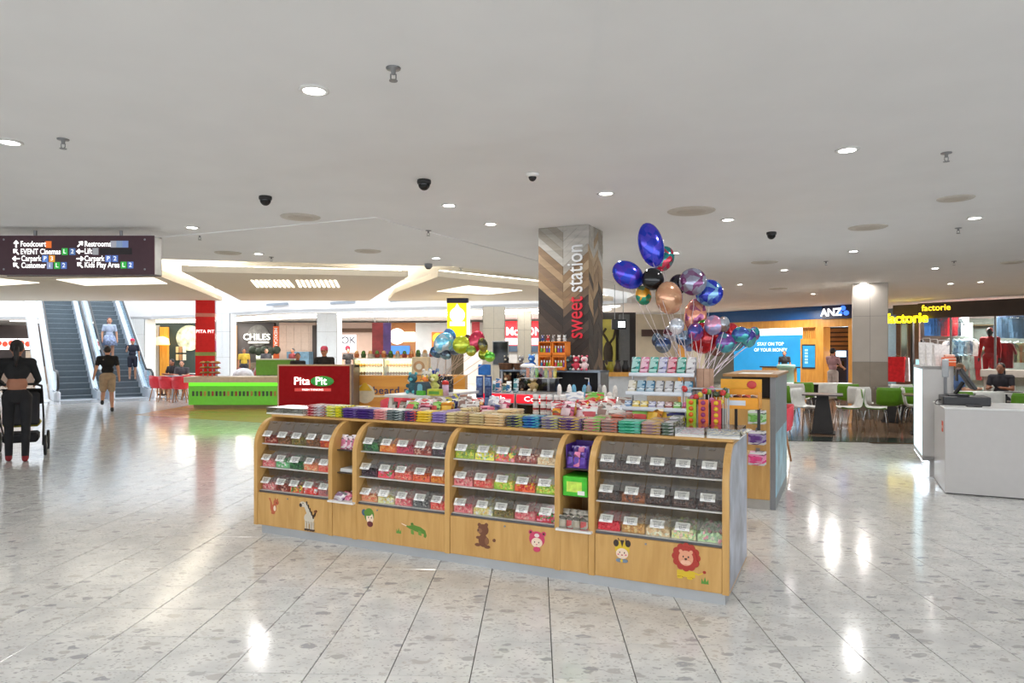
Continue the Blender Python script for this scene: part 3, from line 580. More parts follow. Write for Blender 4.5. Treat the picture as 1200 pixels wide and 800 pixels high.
# ------------------------------------------------------------------ goods along the counter top
TOPZ = 1.005
def bar_mesh(w, l, h, c1, c2):
    mb = MB(); xs = [-w/2, -w/2+.006, w/2-.006, w/2]; ys = [0, .012, .02, l-.02, l-.012, l]
    prof = {0: .25, 1: .3, 2: 1, 3: 1, 4: .3, 5: .25}
    vs = []
    for sgn in (0, 1):
        for j, y in enumerate(ys):
            for i, x in enumerate(xs):
                e = prof[j]*(1 if 0 < i < 3 else .6); vs.append((x, y, h/2+(sgn-.5)*h*e))
    n1 = 24; fs = []; ms = []
    for sgn in (0, 1):
        for j in range(5):
            for i in range(3):
                q = [sgn*n1+j*4+i, sgn*n1+j*4+i+1, sgn*n1+(j+1)*4+i+1, sgn*n1+(j+1)*4+i]
                fs.append(tuple(q if sgn else q[::-1])); ms.append(1 if (j == 2 and i == 1) or j in (0, 4) else 0)
    for j in range(5): fs += [(j*4, n1+j*4, n1+(j+1)*4, (j+1)*4), (j*4+3, (j+1)*4+3, n1+(j+1)*4+3, n1+j*4+3)]; ms += [0, 0]
    for i in range(3): fs += [(i, i+1, n1+i+1, n1+i), (20+i, n1+20+i, n1+21+i, 21+i)]; ms += [0, 0]
    mb.v, mb.f, mb.m = vs, fs, ms
    return mb.mesh('wrapper', [wrap(c1, c2), wrap(c2, c1)])
STK = [(359, 368, (176, 42, 56), (226, 200, 200), 'red and white', 3), (368, 380, (206, 206, 210), (160, 60, 60), 'silver', 3), (381, 391, (206, 206, 60), (230, 230, 180), 'pale yellow', 3), (391, 400, (232, 220, 40), (120, 150, 50), 'lemon yellow', 3),
       (400, 416, (70, 40, 120), (120, 90, 170), 'deep purple', 4), (417, 436, (78, 48, 130), (60, 34, 104), 'violet', 4), (437, 451, (206, 120, 130), (236, 190, 180), 'salmon pink', 4), (452, 472, (60, 74, 76), (200, 206, 206), 'slate grey', 4), (473, 486, (40, 44, 110), (216, 80, 60), 'navy and red', 4),
       (487, 504, (226, 190, 40), (240, 210, 90), 'golden yellow', 4), (505, 521, (134, 112, 176), (166, 146, 200), 'lilac', 4), (522, 533, (206, 186, 132), (226, 206, 160), 'beige', 4), (534, 548, (196, 172, 120), (150, 110, 90), 'tan', 4), (549, 566, (210, 188, 138), (190, 170, 120), 'cream', 4), (567, 590, (216, 180, 130), (226, 200, 150), 'sandy', 4),
       (592, 611, (50, 50, 92), (196, 196, 80), 'navy and lime', 4), (612, 631, (40, 80, 160), (60, 180, 190), 'bright blue', 4), (633, 653, (120, 110, 150), (206, 200, 90), 'lavender and yellow', 4), (654, 681, (76, 44, 120), (214, 180, 60), 'purple and gold', 4),
       (683, 703, (206, 130, 140), (110, 200, 60), 'rose and green', 4), (704, 723, (150, 130, 126), (206, 110, 80), 'grey and orange', 4), (724, 750, (50, 160, 120), (120, 206, 190), 'teal', 4), (751, 774, (170, 140, 150), (206, 170, 80), 'patchwork', 4), (775, 789, (90, 110, 90), (206, 200, 206), 'dark green floral', 4)]
for k, (p0, p1, c1, c2, cn, n) in enumerate(STK):
    sF = .225
    ua, ub = u_at(p0, sF), u_at(p1, sF); w = ub-ua-.004; l = .20; h = .021 if n == 4 else .024
    me = bar_mesh(w, l, h, c1, c2)
    for row in range(2):
        wob = .02 if row == 0 else .07
        cc = me if row == 0 else bar_mesh(w, l, h, c2 if k % 3 else c1, c1 if k % 3 else (220, 214, 206))
        for j in range(4 if row == 0 else (3 if 590 < p0 < 665 or p0 < 475 else 3+(k % 3))):
            o = obj('chocolate_bar', cc, None, K((ua+ub)/2+R.uniform(-.003, .003), sF+row*.215+R.uniform(-.006, .004), TOPZ+j*h), (0, 0, KR+R.uniform(-wob, wob)*1.5))
            tag(o, ('%s chocolate bar in the front row, %s from bottom' if row == 0 else 'bar behind the %s front stack, %s from bottom') % (cn, ORD[j]), 'candy bar', 'chocolate bars stacked along the counter')
# clear lidded trays at both ends
def tray(label, u, s, w, l, h, c, wrap):
    t = ksub('sweet_tray', label, 'tray', u, s, TOPZ)
    MB().box(-w/2, w/2, 0, l, 0, .012).build('tray_base', mat((238, 238, 236), .4), t)
    MB().box(-w/2, w/2, 0, .003, .012, h).box(-w/2, -w/2+.003, 0, l, .012, h).box(w/2-.003, w/2, 0, l, .012, h).box(-w/2, w/2, l-.003, l, .012, h).box(-w/2, w/2, 0, l, h, h+.003).build('clear_cover', LIDM, t)
    for k in range(4):
        bag('%s packet inside the %s' % (ORD[k], label), K(u-w*.3+w*.2*k, s+.05+.03*(k % 2), TOPZ+.014), KR+R.uniform(-.3, .3), w*.3, l*.7, .03, [c, wrap, c], -1.45)
for k, (p0, p1) in enumerate(((313, 331), (332, 356))):
    ua, ub = u_at(p0, .24), u_at(p1, .24); tray('%s clear tray of pale packets' % ['outermost', 'second'][k], (ua+ub)/2, .23, ub-ua-.006, .3, .055, (200, 204, 206), (150, 156, 160))
for k, (p0, p1) in enumerate(((791, 826), (828, 868))):
    ua, ub = u_at(p0, .24), u_at(p1, .24); tray('clear lidded tray of %s packets at the lion end' % ['pink', 'cream'][k], (ua+ub)/2, .23, ub-ua-.006, .3, .06, [(206, 180, 190), (222, 216, 196)][k], [(220, 140, 160), (150, 160, 180)][k])
# heap of bags on the rear half of the counter top
PALS = [[(226, 222, 220), (206, 90, 96), (236, 236, 234)], [(230, 150, 170), (240, 210, 214), (206, 90, 120)], [(214, 150, 40), (236, 190, 70), (190, 120, 30)], [(120, 190, 80), (220, 90, 90), (160, 210, 110)], [(200, 196, 190), (150, 120, 110), (220, 216, 210)], [(90, 90, 150), (200, 190, 80), (70, 70, 120)], [(206, 46, 56), (240, 200, 190), (180, 36, 46)], [(236, 236, 236), (190, 196, 214), (244, 244, 244)]]
PALN = ['white and rose', 'pink', 'golden', 'green and red', 'grey', 'navy and yellow', 'red', 'white']
k = 0
RZN = ['front', 'middle', 'back']
for px in list(range(482, 620, 15))+list(range(662, 800, 13)):
    for r_, (s, z, hh) in enumerate(((.64, .06, .12), (.73, .075, .15), (.81, .03, .17))):
        u = u_at(px+R.uniform(-5, 5), s); q = R.choice((0, 1, 2, 3, 4, 4, 5, 6, 7))
        if (1.9 < u < 2.45 and s > .6) or (r_ > 0 and u_at(722, .66) < u < u_at(800, .66)): continue
        bag('%s candy bag heaped %s the jar tower, %s of the %s row' % (PALN[q], 'left of' if px < 640 else 'right of', ORD[(k//3) % 15], RZN[r_]), K(u, s, TOPZ+.004), KR+R.uniform(-.6, .6), (.12 if px < 640 else .15), hh*(1 if px < 640 else 1.25)+R.uniform(-.02, .04), .06, PALS[q], -R.uniform(.15, .7), 'candy bags heaped on the counter')
    k += 3
# ------------------------------------------------------------------ herringbone pillar in the kiosk
PU0, PU1, PS0, PS1 = 1.05, 1.718, 3.52, 4.06
pil = thing('herringbone_pillar', 'square pillar clad in pale to dark chevron boards with vertical lettering', 'pillar', K(PU0, PS0), KR); struct(pil)
PW, PD = PU1-PU0, PS1-PS0
MB().box(.006, PW-.006, .006, PD-.006, 0, CEIL-.002).build('core', mat((120, 108, 94), .6), pil)
def clipz(poly, zmin, zmax):
    for lim, sg in ((zmin, 1), (zmax, -1)):
        out = []
        for i in range(len(poly)):
            a, b = poly[i], poly[(i+1) % len(poly)]; ia, ib = sg*(a[1]-lim) >= 0, sg*(b[1]-lim) >= 0
            if ia: out.append(a)
            if ia != ib: t = (lim-a[1])/(b[1]-a[1]); out.append((a[0]+(b[0]-a[0])*t, lim))
        poly = out
        if len(poly) < 3: return []
    return poly
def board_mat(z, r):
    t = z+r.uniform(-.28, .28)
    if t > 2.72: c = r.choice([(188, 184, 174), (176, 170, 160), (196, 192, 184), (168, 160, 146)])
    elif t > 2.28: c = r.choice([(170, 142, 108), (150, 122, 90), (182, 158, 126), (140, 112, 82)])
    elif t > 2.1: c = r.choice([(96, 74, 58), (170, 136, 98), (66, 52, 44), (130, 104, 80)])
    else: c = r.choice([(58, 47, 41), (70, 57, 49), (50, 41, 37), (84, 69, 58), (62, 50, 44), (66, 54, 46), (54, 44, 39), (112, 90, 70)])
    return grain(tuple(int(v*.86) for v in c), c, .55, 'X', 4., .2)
rb = random.Random(5)
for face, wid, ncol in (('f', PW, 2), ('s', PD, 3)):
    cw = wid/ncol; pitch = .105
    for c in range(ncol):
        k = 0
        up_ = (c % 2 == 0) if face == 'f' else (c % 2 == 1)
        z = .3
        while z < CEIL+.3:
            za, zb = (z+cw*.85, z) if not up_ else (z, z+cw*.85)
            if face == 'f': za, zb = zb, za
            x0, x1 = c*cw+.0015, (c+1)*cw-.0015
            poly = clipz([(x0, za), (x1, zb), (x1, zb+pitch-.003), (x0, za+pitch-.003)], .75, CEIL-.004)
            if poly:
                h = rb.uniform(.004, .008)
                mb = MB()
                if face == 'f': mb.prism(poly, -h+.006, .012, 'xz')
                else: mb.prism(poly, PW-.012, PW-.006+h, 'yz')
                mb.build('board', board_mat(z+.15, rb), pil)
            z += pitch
RTX, WTX = mat((200, 30, 48), .4, var=.02, emit=.12), mat((228, 230, 232), .4, var=.02)
o = write('sweet', .30, RTX, pil, (.50, -.012, 1.975), (PI/2, -PI/2, 0), ext=.008, bold=.004, sx=.72, align='CENTER'); o.name = 'red_lettering'
o = write('station', .30, WTX, pil, (.50, -.012, 2.58), (PI/2, -PI/2, 0), ext=.008, bold=.004, sx=.72, align='CENTER'); o.name = 'white_lettering'

# ------------------------------------------------------------------ staff side of the kiosk: shelves, fridge, racks
t = ksub('side_table', 'white topped side counter behind the candy counter carrying plush and balloons', 'counter', .30, 1.33)
MB().cbox(0, .55, 0, 1.1, 1.10, 1.13, .004).build('counter_top', mat((222, 224, 226), .3), t)
for x, y in ((.03, .04), (.50, .04), (.50, 1.05), (.03, 1.05)): MB().box(x, x+.035, y, y+.035, 0, 1.10).build('post', WHITE, t)
MB().box(.02, .53, .02, 1.07, .92, .94).build('lower_shelf', mat((206, 206, 206), .4), t)
MB().box(.02, .53, .02, 1.07, .40, .42).build('lower_shelf', mat((206, 206, 206), .4), t)
t2 = ksub('inner_counter', 'low grey back counter in front of the herringbone pillar', 'counter', .62, 2.45)
MB().cbox(0, 2.0, 0, .6, .72, .75, .004).build('counter_top', GREYM, t2)
MB().box(.03, 1.97, .03, .57, 0, .72).build('counter_body', MAPLE, t2)
for k in range(2):
    f = ksub('drinks_fridge', 'small black drinks fridge with a red lit header, %s' % ['beside the blue hanging strips' , 'behind the jar tower'][k], 'fridge', .78+.44*k, 2.5, .75)
    MB().box(0, .42, .02, .45, 0, .345).build('cabinet', mat((186, 188, 190), .35), f)
    dr = MB().box(.02, .40, .0, .02, .0, .235).build('door', mat((14, 14, 16), .1), f)
    MB().box(.03, .39, -.004, 0, .225, .235).build('door_trim', GREYM, dr)
    h = MB().cbox(.01, .41, .0, .03, .24, .335, .004).build('header', mat((214, 30, 46), .3, var=.1, scale=6, emit=.7), f)
    write('Cola', .075, mat((250, 240, 240), .4, var=0, emit=1.2), h, (.21, -.003, .287), ext=.001, bold=.001, sx=1.5)
    for j in range(6):
        MB().lathe([(.022, 0), (.022, .09), (.012, .11), (.012, .13), (.0, .13)], 10, (.06+.06*j, -.0, .03)).build('bottle', mat([(120, 30, 34), (40, 90, 60), (60, 30, 30)][j % 3], .2), f) if False else None
for k in range(6):
    c = [(236, 236, 232), (214, 226, 232), (236, 200, 196), (226, 220, 190)][k % 4]
    bag('%s small %s packet standing on the drinks fridge' % (ORD[k], ['white', 'pale blue', 'pink', 'cream'][k % 4]), K(.82+.066*k, 2.6+.05*(k % 2), 1.096), KR+R.uniform(-.3, .3), .075, .10+.03*(k % 3), .04, [c, R.choice([(60, 120, 170), (206, 90, 80), (90, 150, 160)]), c], -.1, 'packets on the fridge')
# tall toy shelf in front of the pillar
ts = ksub('toy_shelf', 'grey open shelf stacked with plush and orange boxes against the herringbone pillar', 'shelf', .72, 3.12)
for x in (0, .62, 1.25): MB().box(x, x+.03, .0, .3, 0, 1.34).build('upright', STEEL, ts)
for z in (.78, 1.06, 1.32): MB().box(0, 1.28, -.02, .32, z, z+.02).build('shelf_board', mat((120, 134, 150), .4), ts)
MB().box(0, 1.28, .3, .31, .75, 1.32).build('back_panel', mat((52, 50, 52), .6), ts)
# wicker baskets, caps and plush on the shelves
def plush(label, p, rz, sc, c, c2, ears='round'):
    t = thing('plush_toy', label, 'plush toy', p, rz, 'plush toys'); m, m2 = mat(c, .9, var=.15, scale=60, bump=.4), mat(c2, .9, var=.1, scale=60)
    S = sc
    MB().ell((0, 0, .09*S), (.07*S, .06*S, .09*S), 12, 8).build('body', m, t, smooth=True)
    h = MB().ell((0, -.01*S, .22*S), (.07*S, .065*S, .062*S), 12, 8).build('head', m, t, smooth=True)
    MB().ell((0, -.065*S, .205*S), (.032*S, .02*S, .024*S), 8, 6).build('muzzle', m2, h, smooth=True)
    for x in (-1, 1):
        MB().ell((x*.05*S, 0, (.285 if ears == 'round' else .31)*S), (.024*S, .014*S, (.024 if ears == 'round' else .06)*S), 8, 6).build('ear', m2 if ears == 'round' else m, h, smooth=True)
        MB().ell((x*.027*S, -.068*S, .235*S), .008*S, 6, 4).build('eye', BLACK, h, smooth=True)
        MB().ell((x*.07*S, -.03*S, .11*S), (.025*S, .035*S, .03*S), 8, 6).build('arm', m, t, smooth=True)
        MB().ell((x*.05*S, -.06*S, .025*S), (.028*S, .045*S, .026*S), 8, 6).build('leg', m2, t, smooth=True)
    return t
for k in range(2):
    b = ksub('wicker_basket', 'brown wicker basket of toys on the shelf, %s the TV screen' % ['nearer' , 'farther from'][k], 'basket', .78+.2*k, 3.16, 1.342)
    MB().lathe([(.06, 0), (.085, .002), (.098, .07), (.092, .07), (.08, .01), (.0, .01)], 14).build('basket_wall', grain((70, 44, 26), (110, 72, 40), .7, 'X', 20), b)
    MB().tube([(.096*math.cos(a), .096*math.sin(a), .072) for a in [i*PI/7 for i in range(15)]], .007, 6).build('rim', mat((96, 62, 36), .7), b)
    plush('%s plush peeking from a wicker basket' % ['black', 'grey'][k], K(.78+.2*k, 3.16, 1.36), KR, .5, [(40, 38, 40), (120, 118, 120)][k], [(200, 190, 170), (220, 220, 220)][k])
plush('blue plush leaning beside the wicker baskets', K(1.14, 3.12, 1.342), KR, .62, (50, 110, 190), (150, 200, 230))
for k, (u, c, c2, lab) in enumerate([(1.60, (60, 62, 66), (120, 150, 140), 'dark grey plush right of the orange boxes'), (1.70, (196, 60, 80), (236, 214, 214), 'red and white plush right of the orange boxes'), (1.80, (230, 206, 206), (206, 90, 110), 'pale pink plush at the shelf end by the pillar edge')]):
    plush(lab, K(u, 3.14, 1.342), KR+.2, .58, c, c2)
for k, (u, c, c2, lab) in enumerate([(.80, (120, 80, 52), (226, 206, 170), 'brown plush bear on the middle shelf behind the fridge'), (.98, (60, 44, 34), (196, 160, 120), 'dark brown plush bear on the middle shelf behind the fridge'), (1.15, (200, 170, 120), (240, 226, 196), 'tan plush bear on the middle shelf behind the dispenser')]):
    plush(lab, K(u, 3.15, 1.08), KR, .72, c, c2)
# orange cube shelves with small bright bottles
for k, (u, z) in enumerate([(1.24, 1.342), (1.42, 1.342), (1.24, 1.512), (1.42, 1.512)]):
    nm = '%s orange cube box of the four on the toy shelf' % ['lower dark-sided', 'lower front-facing', 'upper dark-sided', 'upper front-facing'][k]
    b = ksub('orange_cube_box', nm, 'display box', u, 3.08, z)
    MB().box(0, .17, 0, .16, 0, .012).box(0, .17, 0, .16, .155, .167).box(0, .012, 0, .16, 0, .167).box(.158, .17, 0, .16, 0, .167).box(0, .17, .15, .16, 0, .167).box(0, .17, 0, .006, 0, .04).build('box_shell', mat((232, 128, 30), .45), b)
    for j in range(4):
        c = [(60, 130, 180), (200, 60, 80), (120, 180, 70), (206, 200, 60), (150, 80, 160)][(j+k) % 5]
        bt = thing('spray_bottle', '%s little candy spray bottle in the %s' % (ORD[j], nm.split(' of')[0]), 'bottle', K(u+.032+.035*j, 3.11, z+.012), KR, 'candy sprays in the orange boxes')
        MB().lathe([(.013, 0), (.013, .07), (.007, .08), (0, .08)], 10).build('bottle_body', mat(c, .25), bt, smooth=True)
        MB().lathe([(.008, .08), (.008, .105), (0, .105)], 10).build('bottle_cap', mat((236, 236, 236), .4), bt)
for k in range(5):
    o = plush('%s tiny plush perched on top of the orange boxes' % ['navy', 'red', 'grey', 'white', 'silver'][k], K(1.27+.07*k, 3.15, 1.68), KR+R.uniform(-.4, .4), .26, [(50, 70, 130), (180, 50, 50), (130, 130, 132), (226, 226, 224), (190, 196, 200)][k], (220, 214, 206))
tv = thing('wall_screen', 'small black switched-off screen on a post behind the balloon sticks', 'screen', at(586.5, 428, 8.6), KR*.3)
MB().cbox(-.105, .105, 0, .03, 0, .31, .006).build('bezel', mat((150, 150, 146), .4), tv)
MB().box(-.092, .092, -.003, 0, .014, .296).build('display', mat((16, 18, 20), .12), tv)
MB().cyl((0, .04, -1.37), (0, .04, .2), .018, n=10).build('post', DARK, tv)
# clear dispenser with tubes of sweets
d_ = ksub('sweet_dispenser', 'clear acrylic dispenser holding tubes of orange, lime and purple sweets', 'dispenser', 1.24, 2.58, 1.096); d_.scale = (1, 1, .56)
DW = .42
MB().box(0, DW, 0, .003, .0, .52).box(0, .003, 0, .22, 0, .52).box(DW-.003, DW, 0, .22, 0, .52).build('clear_panel', CLEAR, d_)
MB().box(0, DW, 0, .22, .52, .535).box(0, DW, 0, .22, .30, .31).build('dispenser_shelf', WHITE, d_)
MB().lathe([(.09, 0), (.085, .03), (.05, .06), (0, .065)], 18, (.05, .1, .535)).build('dome_lid', WHITE, d_, smooth=True)
MB().lathe([(.04, .0), (.03, .012), (0, .015)], 14, (.05, .085, .592)).build('blue_cap', mat((50, 110, 200), .4), d_, smooth=True)
for j, c in enumerate([(232, 120, 40), (226, 224, 210), (130, 210, 60), (110, 30, 80), (190, 210, 60), (220, 110, 40), (236, 220, 90)]):
    MB().cyl((.05+.055*j, .1, .31), (.05+.055*j, .1, .505), .02, n=10).build('sweet_tube', mat(c, .3, var=.2, scale=60), d_, smooth=True)
# tower of white-lidded jars on the counter
jar = thing('candy_jar', 'x', 'jar', (0, 0, 0), KR, 'white-lidded jars in the tower')
MB().lathe([(.024, 0), (.026, .004), (.026, .036), (.022, .042), (0, .042)], 12).build('jar_body', mat((226, 214, 210), .15, var=.2, scale=80), jar, smooth=True)
MB().lathe([(.027, .012), (.027, .026)], 12).build('red_label', mat((150, 40, 40), .4), jar)
MB().lathe([(.026, .042), (.027, .044), (.027, .056), (.02, .058), (0, .058)], 12).build('lid', WHITE, jar, smooth=True)
first = True
for row in range(3):
    for c in range(5):
        p = K(u_at(628+8.0*c, .80), .80+.01*(c % 2), TOPZ+.058*1.2*row)
        o = jar if first else dup(jar, p, KR)
        first = False; o.location = p; o.rotation_euler = (0, 0, KR); o.scale = (.95, .95, 1.2)
        o['label'] = 'white-lidded candy jar, %s from left in the %s row of the tower' % (ORD[c], ['bottom', 'middle', 'top'][row])
for c in range(5):
    p = K(u_at(663+4.6*c, .82), .80, TOPZ); o = dup(jar, p, KR, 'loose white-lidded jar beside the tower, %s along' % ORD[c], 'white-lidded jars in the tower'); o.scale = (.9, .9, 1.6)
bag('orange and gold bag standing in front of the jar tower', K(u_at(654, .72), .70, TOPZ), KR, .09, .11, .05, [(226, 150, 40), (206, 70, 40), (240, 180, 60)], -.1)
for k in range(7):
    plush('%s small plush behind the jars near the pillar foot' % ['white', 'pink', 'blue', 'cream', 'grey', 'rose', 'pale'][k], K(1.78+.085*k, 2.56+.06*(k % 2), .75), KR+R.uniform(-.4, .4), 1.25, [(236, 232, 230), (232, 150, 160), (110, 170, 200), (236, 220, 190), (150, 150, 150), (214, 110, 130), (226, 224, 220)][k], (240, 236, 230), 'round' if k % 2 else 'long')
hb = thing('blue_bottle', 'pale blue pump bottle above the plush near the pillar', 'bottle', K(1.85, 3.15, 1.08), KR)
MB().lathe([(.03, 0), (.032, .07), (.012, .1), (.01, .13), (0, .13)], 12).build('bottle_body', mat((120, 160, 220), .3), hb, smooth=True)
MB().tube([(0, 0, .12), (0, 0, .17), (-.05, 0, .172)], .007, 6).build('pump', WHITE, hb)
# blue hanging strips stand
bs = thing('hanging_strip_stand', 'tall blue stand with hanging candy strips beside the fridge', 'display stand', at(567, 410, 7.6)*Vector((1, 1, 0)) if False else Vector((at(567, 410, 7.6).x, 7.6, 0)), KR)
MB().cyl((0, .05, 0), (0, .05, 1.38), .015, n=10).lathe([(.16, 0), (.16, .02), (.0, .03)], 16, (0, .05, 0)).build('pole', STEEL, bs)
MB().cbox(-.075, .075, 0, .03, 1.30, 1.42, .005).build('header_box', mat((40, 110, 190), .4, var=.2, scale=20), bs)
for x in (-.055, .052):
    st = MB().box(x-.042, x+.042, .0, .012, .62, 1.29).build('strip', mat((60, 90, 150), .3, var=.3, scale=30), bs)
    for j in range(6): MB().cbox(x-.038, x+.038, -.02, .0, .64+.108*j, .73+.108*j, .008).build('blister_pack', mat((110, 140, 190) if j % 2 else (84, 100, 140), .2, var=.3, scale=40), st)
# tiered wire rack of teal and pink packs
rk = ksub('tiered_rack', 'three-tier silver rack of teal and pink sweet packs on the counter', 'rack', u_at(729, .66), .66, TOPZ)
RW = .50
for z, y in ((.12, 0), (.23, .09), (.37, .18)):
    MB().box(0, RW, y, y+.10, z, z+.008).box(0, RW, y, y+.004, z, z+.03).build('rack_shelf', mat((190, 192, 196), .3, .6), rk)
for x in (0, RW-.01): MB().box(x, x+.01, .0, .012, 0, .13).box(x, x+.01, .27, .285, 0, .52).box(x, x+.01, 0, .28, .05, .062).build('rack_side', STEEL, rk)
tiers = [(.128, .01, .075, [(90, 130, 180), (226, 190, 50), (226, 190, 60), (150, 150, 190), (190, 180, 206), (150, 70, 70), (110, 190, 70), (214, 90, 80)], 'bottom'), (.238, .1, .12, [(200, 190, 160), (40, 110, 150), (60, 120, 160), (150, 150, 156), (140, 140, 150), (190, 206, 226), (70, 140, 180)], 'middle'), (.378, .19, .165, [(64, 170, 160), (220, 120, 160), (70, 176, 160), (160, 160, 206), (206, 70, 100), (60, 160, 140), (206, 200, 206)], 'top')]
for z, y, h, cols, nm in tiers:
    n = len(cols); w = RW/n
    for k, c in enumerate(cols):
        tl = Matrix.Rotation(-.5, 4, 'X')
        pb = MB().cbox(-w/2+.004, w/2-.004, 0, .025, 0, h, .005, 0, tl)
        for q in range(3): pb.box(-w/2+.01, w/2-.01, -.0015, 0, h*(.2+.27*q), h*(.34+.27*q), 1, tl)
        o = pb.build('sweet_pack', [wrap(c, tuple(min(255, int(v*.4+150)) for v in c), 30.), mat(tuple(min(255, int(v*.4+150)) for v in c), .4)], None, K(u_at(729, .66)+w*(k+.5), .66+y+.012, TOPZ+z), (0, 0, KR))
        tag(o, 'sweet pack on the %s tier of the silver rack, %s from left' % (nm, ORD[k]), 'sweet pack', 'packs on the tiered rack')
# lollipop rack with strips of orange balls
lr = ksub('lolly_stand', 'wire stand of bright lollies and lime card strips on the counter corner', 'display stand', u_at(795, .62), .60, TOPZ)
MB().box(0, .34, .12, .13, 0, .03).box(0, .01, .12, .13, 0, .30).box(.33, .34, .12, .13, 0, .30).box(0, .34, .12, .13, .29, .30).build('frame', STEEL, lr)
for k, (x, c, c2) in enumerate([(.085, (170, 206, 40), (226, 110, 40)), (.17, (226, 110, 40), (150, 60, 120)), (.26, (206, 60, 80), (230, 190, 50))]):
    s_ = MB().cbox(x-.035, x+.035, .05, .06, .0, .22, .003).build('card_strip', mat(c, .4, var=.1), lr)
    for j in range(5): MB().ell((x, .045, .025+.043*j), .017, 10, 6).build('candy_ball', mat(c2, .25), s_, smooth=True)
for k in range(26):
    c = R.choice([(206, 60, 60), (226, 140, 40), (120, 150, 60), (90, 60, 40), (214, 120, 160), (226, 206, 80), (70, 90, 60)])
    x = .012+.0125*k; z = .19+R.uniform(-.03, .11)
    lo = ksub('lollipop', '%s lollipop in the corner stand, %s along its %s half' % ('round', ORD[k % 13], 'lower' if k < 13 else 'upper'), 'lollipop', u_at(795, .62)+x, .60+R.uniform(.07, .16), TOPZ, 0, 'lollipops in the corner stand')
    MB().cyl((0, 0, 0), (0, 0, z), .003, n=6).build('stick', WHITE, lo)
    MB().ell((0, 0, z), .022, 10, 6).build('lolly_head', mat(c, .25, var=.25, scale=60), lo, smooth=True)
# orange cardboard counter display with packets
od = ksub('orange_counter_display', 'bright orange cardboard display of small packets above the counter corner', 'display box', u_at(838, .8), .74, TOPZ)
OW = .31; ORG = mat((238, 160, 30), .45, var=.08)
for lx, ly in ((0, .08), (OW-.02, .08), (.12, .18)): MB().box(lx, lx+.02, ly, ly+.02, 0, .16).build('stand_leg', DARK, od)
MB().box(0, OW, 0, .008, .16, .235).box(0, OW, 0, .2, .155, .162).box(0, .006, 0, .2, .16, .27).box(OW-.006, OW, 0, .2, .16, .27).box(0, OW, .10, .105, .16, .29).build('tray_wall', ORG, od)
MB().box(.02, OW, .19, .2, .16, .36).build('header_card', mat((244, 176, 40), .45, var=.12, scale=9), od)
MB().box(.09, .22, -.003, 0, .18, .215).build('price_strip', mat((206, 214, 226), .4), od)
MB().ell((.24, .188, .32), (.035, .004, .03), 10, 6).build('printed_emblem', mat((206, 60, 60), .4), od)
for k in range(10):
    c = [(196, 120, 150), (206, 206, 220), (150, 80, 60), (220, 90, 70), (226, 190, 160)][k % 5]
    bag('%s packet in the %s row of the orange display, %s along' % (['pink', 'silver', 'brown', 'coral', 'cream'][k % 5], 'front' if k < 5 else 'back', ORD[k % 5]), K(u_at(838, .8)+.035+.06*(k % 5), .74+.05+.09*(k//5), TOPZ+.164+.03*(k//5)), KR, .055, .09, .03, [c, (236, 230, 226), c], -.2, 'packets in the orange display')
bx_ = ksub('grey_stand_box', 'grey and black box stand under the balloon crate', 'stand', u_at(806, .95), .93, TOPZ-.2)
MB().cbox(0, .13, 0, .2, 0, .465, .004).build('grey_box', mat((206, 200, 196), .5), bx_); MB().cbox(.13, .26, 0, .2, 0, .467, .004).build('black_box', BLACK, bx_)
# ledge carrying that stand (inner shelf of the kiosk)
iv = ksub('inner_ledge', 'narrow maple ledge behind the candy counter top', 'ledge', 2.75, .88)
MB().cbox(0, 1.1, 0, .35, .78, .803, .004).build('ledge_board', MAPLE_X, iv); MB().box(.02, .05, .02, .33, 0, .78).box(1.05, 1.08, .02, .33, 0, .78).build('ledge_leg', MAPLE, iv)

# ------------------------------------------------------------------ balloons
def foil(c, c2=None, rough=.16): 
    key = ('foil', c, c2, rough)
    if key in _M: return _M[key]
    m = bpy.data.materials.new('foil'); m.use_nodes = True; nt = m.node_tree; b = nt.nodes['Principled BSDF']
    b.inputs['Metallic'].default_value = .45; b.inputs['Roughness'].default_value = rough; b.inputs['Coat Weight'].default_value = .5
    t = nt.nodes.new('ShaderNodeTexCoord'); v = nt.nodes.new('ShaderNodeTexVoronoi'); v.inputs['Scale'].default_value = 22
    r = nt.nodes.new('ShaderNodeValToRGB'); r.color_ramp.elements[0].color = (*lin(c), 1); r.color_ramp.elements[1].color = (*lin(c2 or c), 1); r.color_ramp.elements[0].position = .35; r.color_ramp.elements[1].position = .75
    s = nt.nodes.new('ShaderNodeSeparateColor'); nt.links.new(t.outputs['Object'], v.inputs['Vector']); nt.links.new(v.outputs['Color'], s.inputs[0]); nt.links.new(s.outputs[0], r.inputs[0]); nt.links.new(r.outputs[0], b.inputs['Base Color'])
    _M[key] = m; return m
def foil_shape(outline, t, n=40):          # pillow with a pinched seam around an outline radius function r(angle)
    mb = MB(); rings = 7; vs = []
    for side in (1, -1):
        for j in range(rings):
            q = j/(rings-1)
            for k in range(n):
                a = 2*PI*k/n; r = outline(a)*math.sin(q*PI/2); wr = 1+.05*math.sin(a*14)*q**6
                vs.append((r*math.cos(a), -side*t*math.cos(q*PI/2)**.8*wr, r*math.sin(a)))
    N = rings*n
    for side in (0, 1):
        for j in range(rings-1):
            for k in range(n):
                q = [side*N+j*n+k, side*N+j*n+(k+1) % n, side*N+(j+1)*n+(k+1) % n, side*N+(j+1)*n+k]
                mb.f.append(tuple(q if side == 0 else q[::-1])); mb.m.append(0)
    mb.v = vs; return mb
circ = lambda a: 1.0
def stretch(k): return lambda a: 1/math.sqrt((math.cos(a))**2+(math.sin(a)/k)**2)
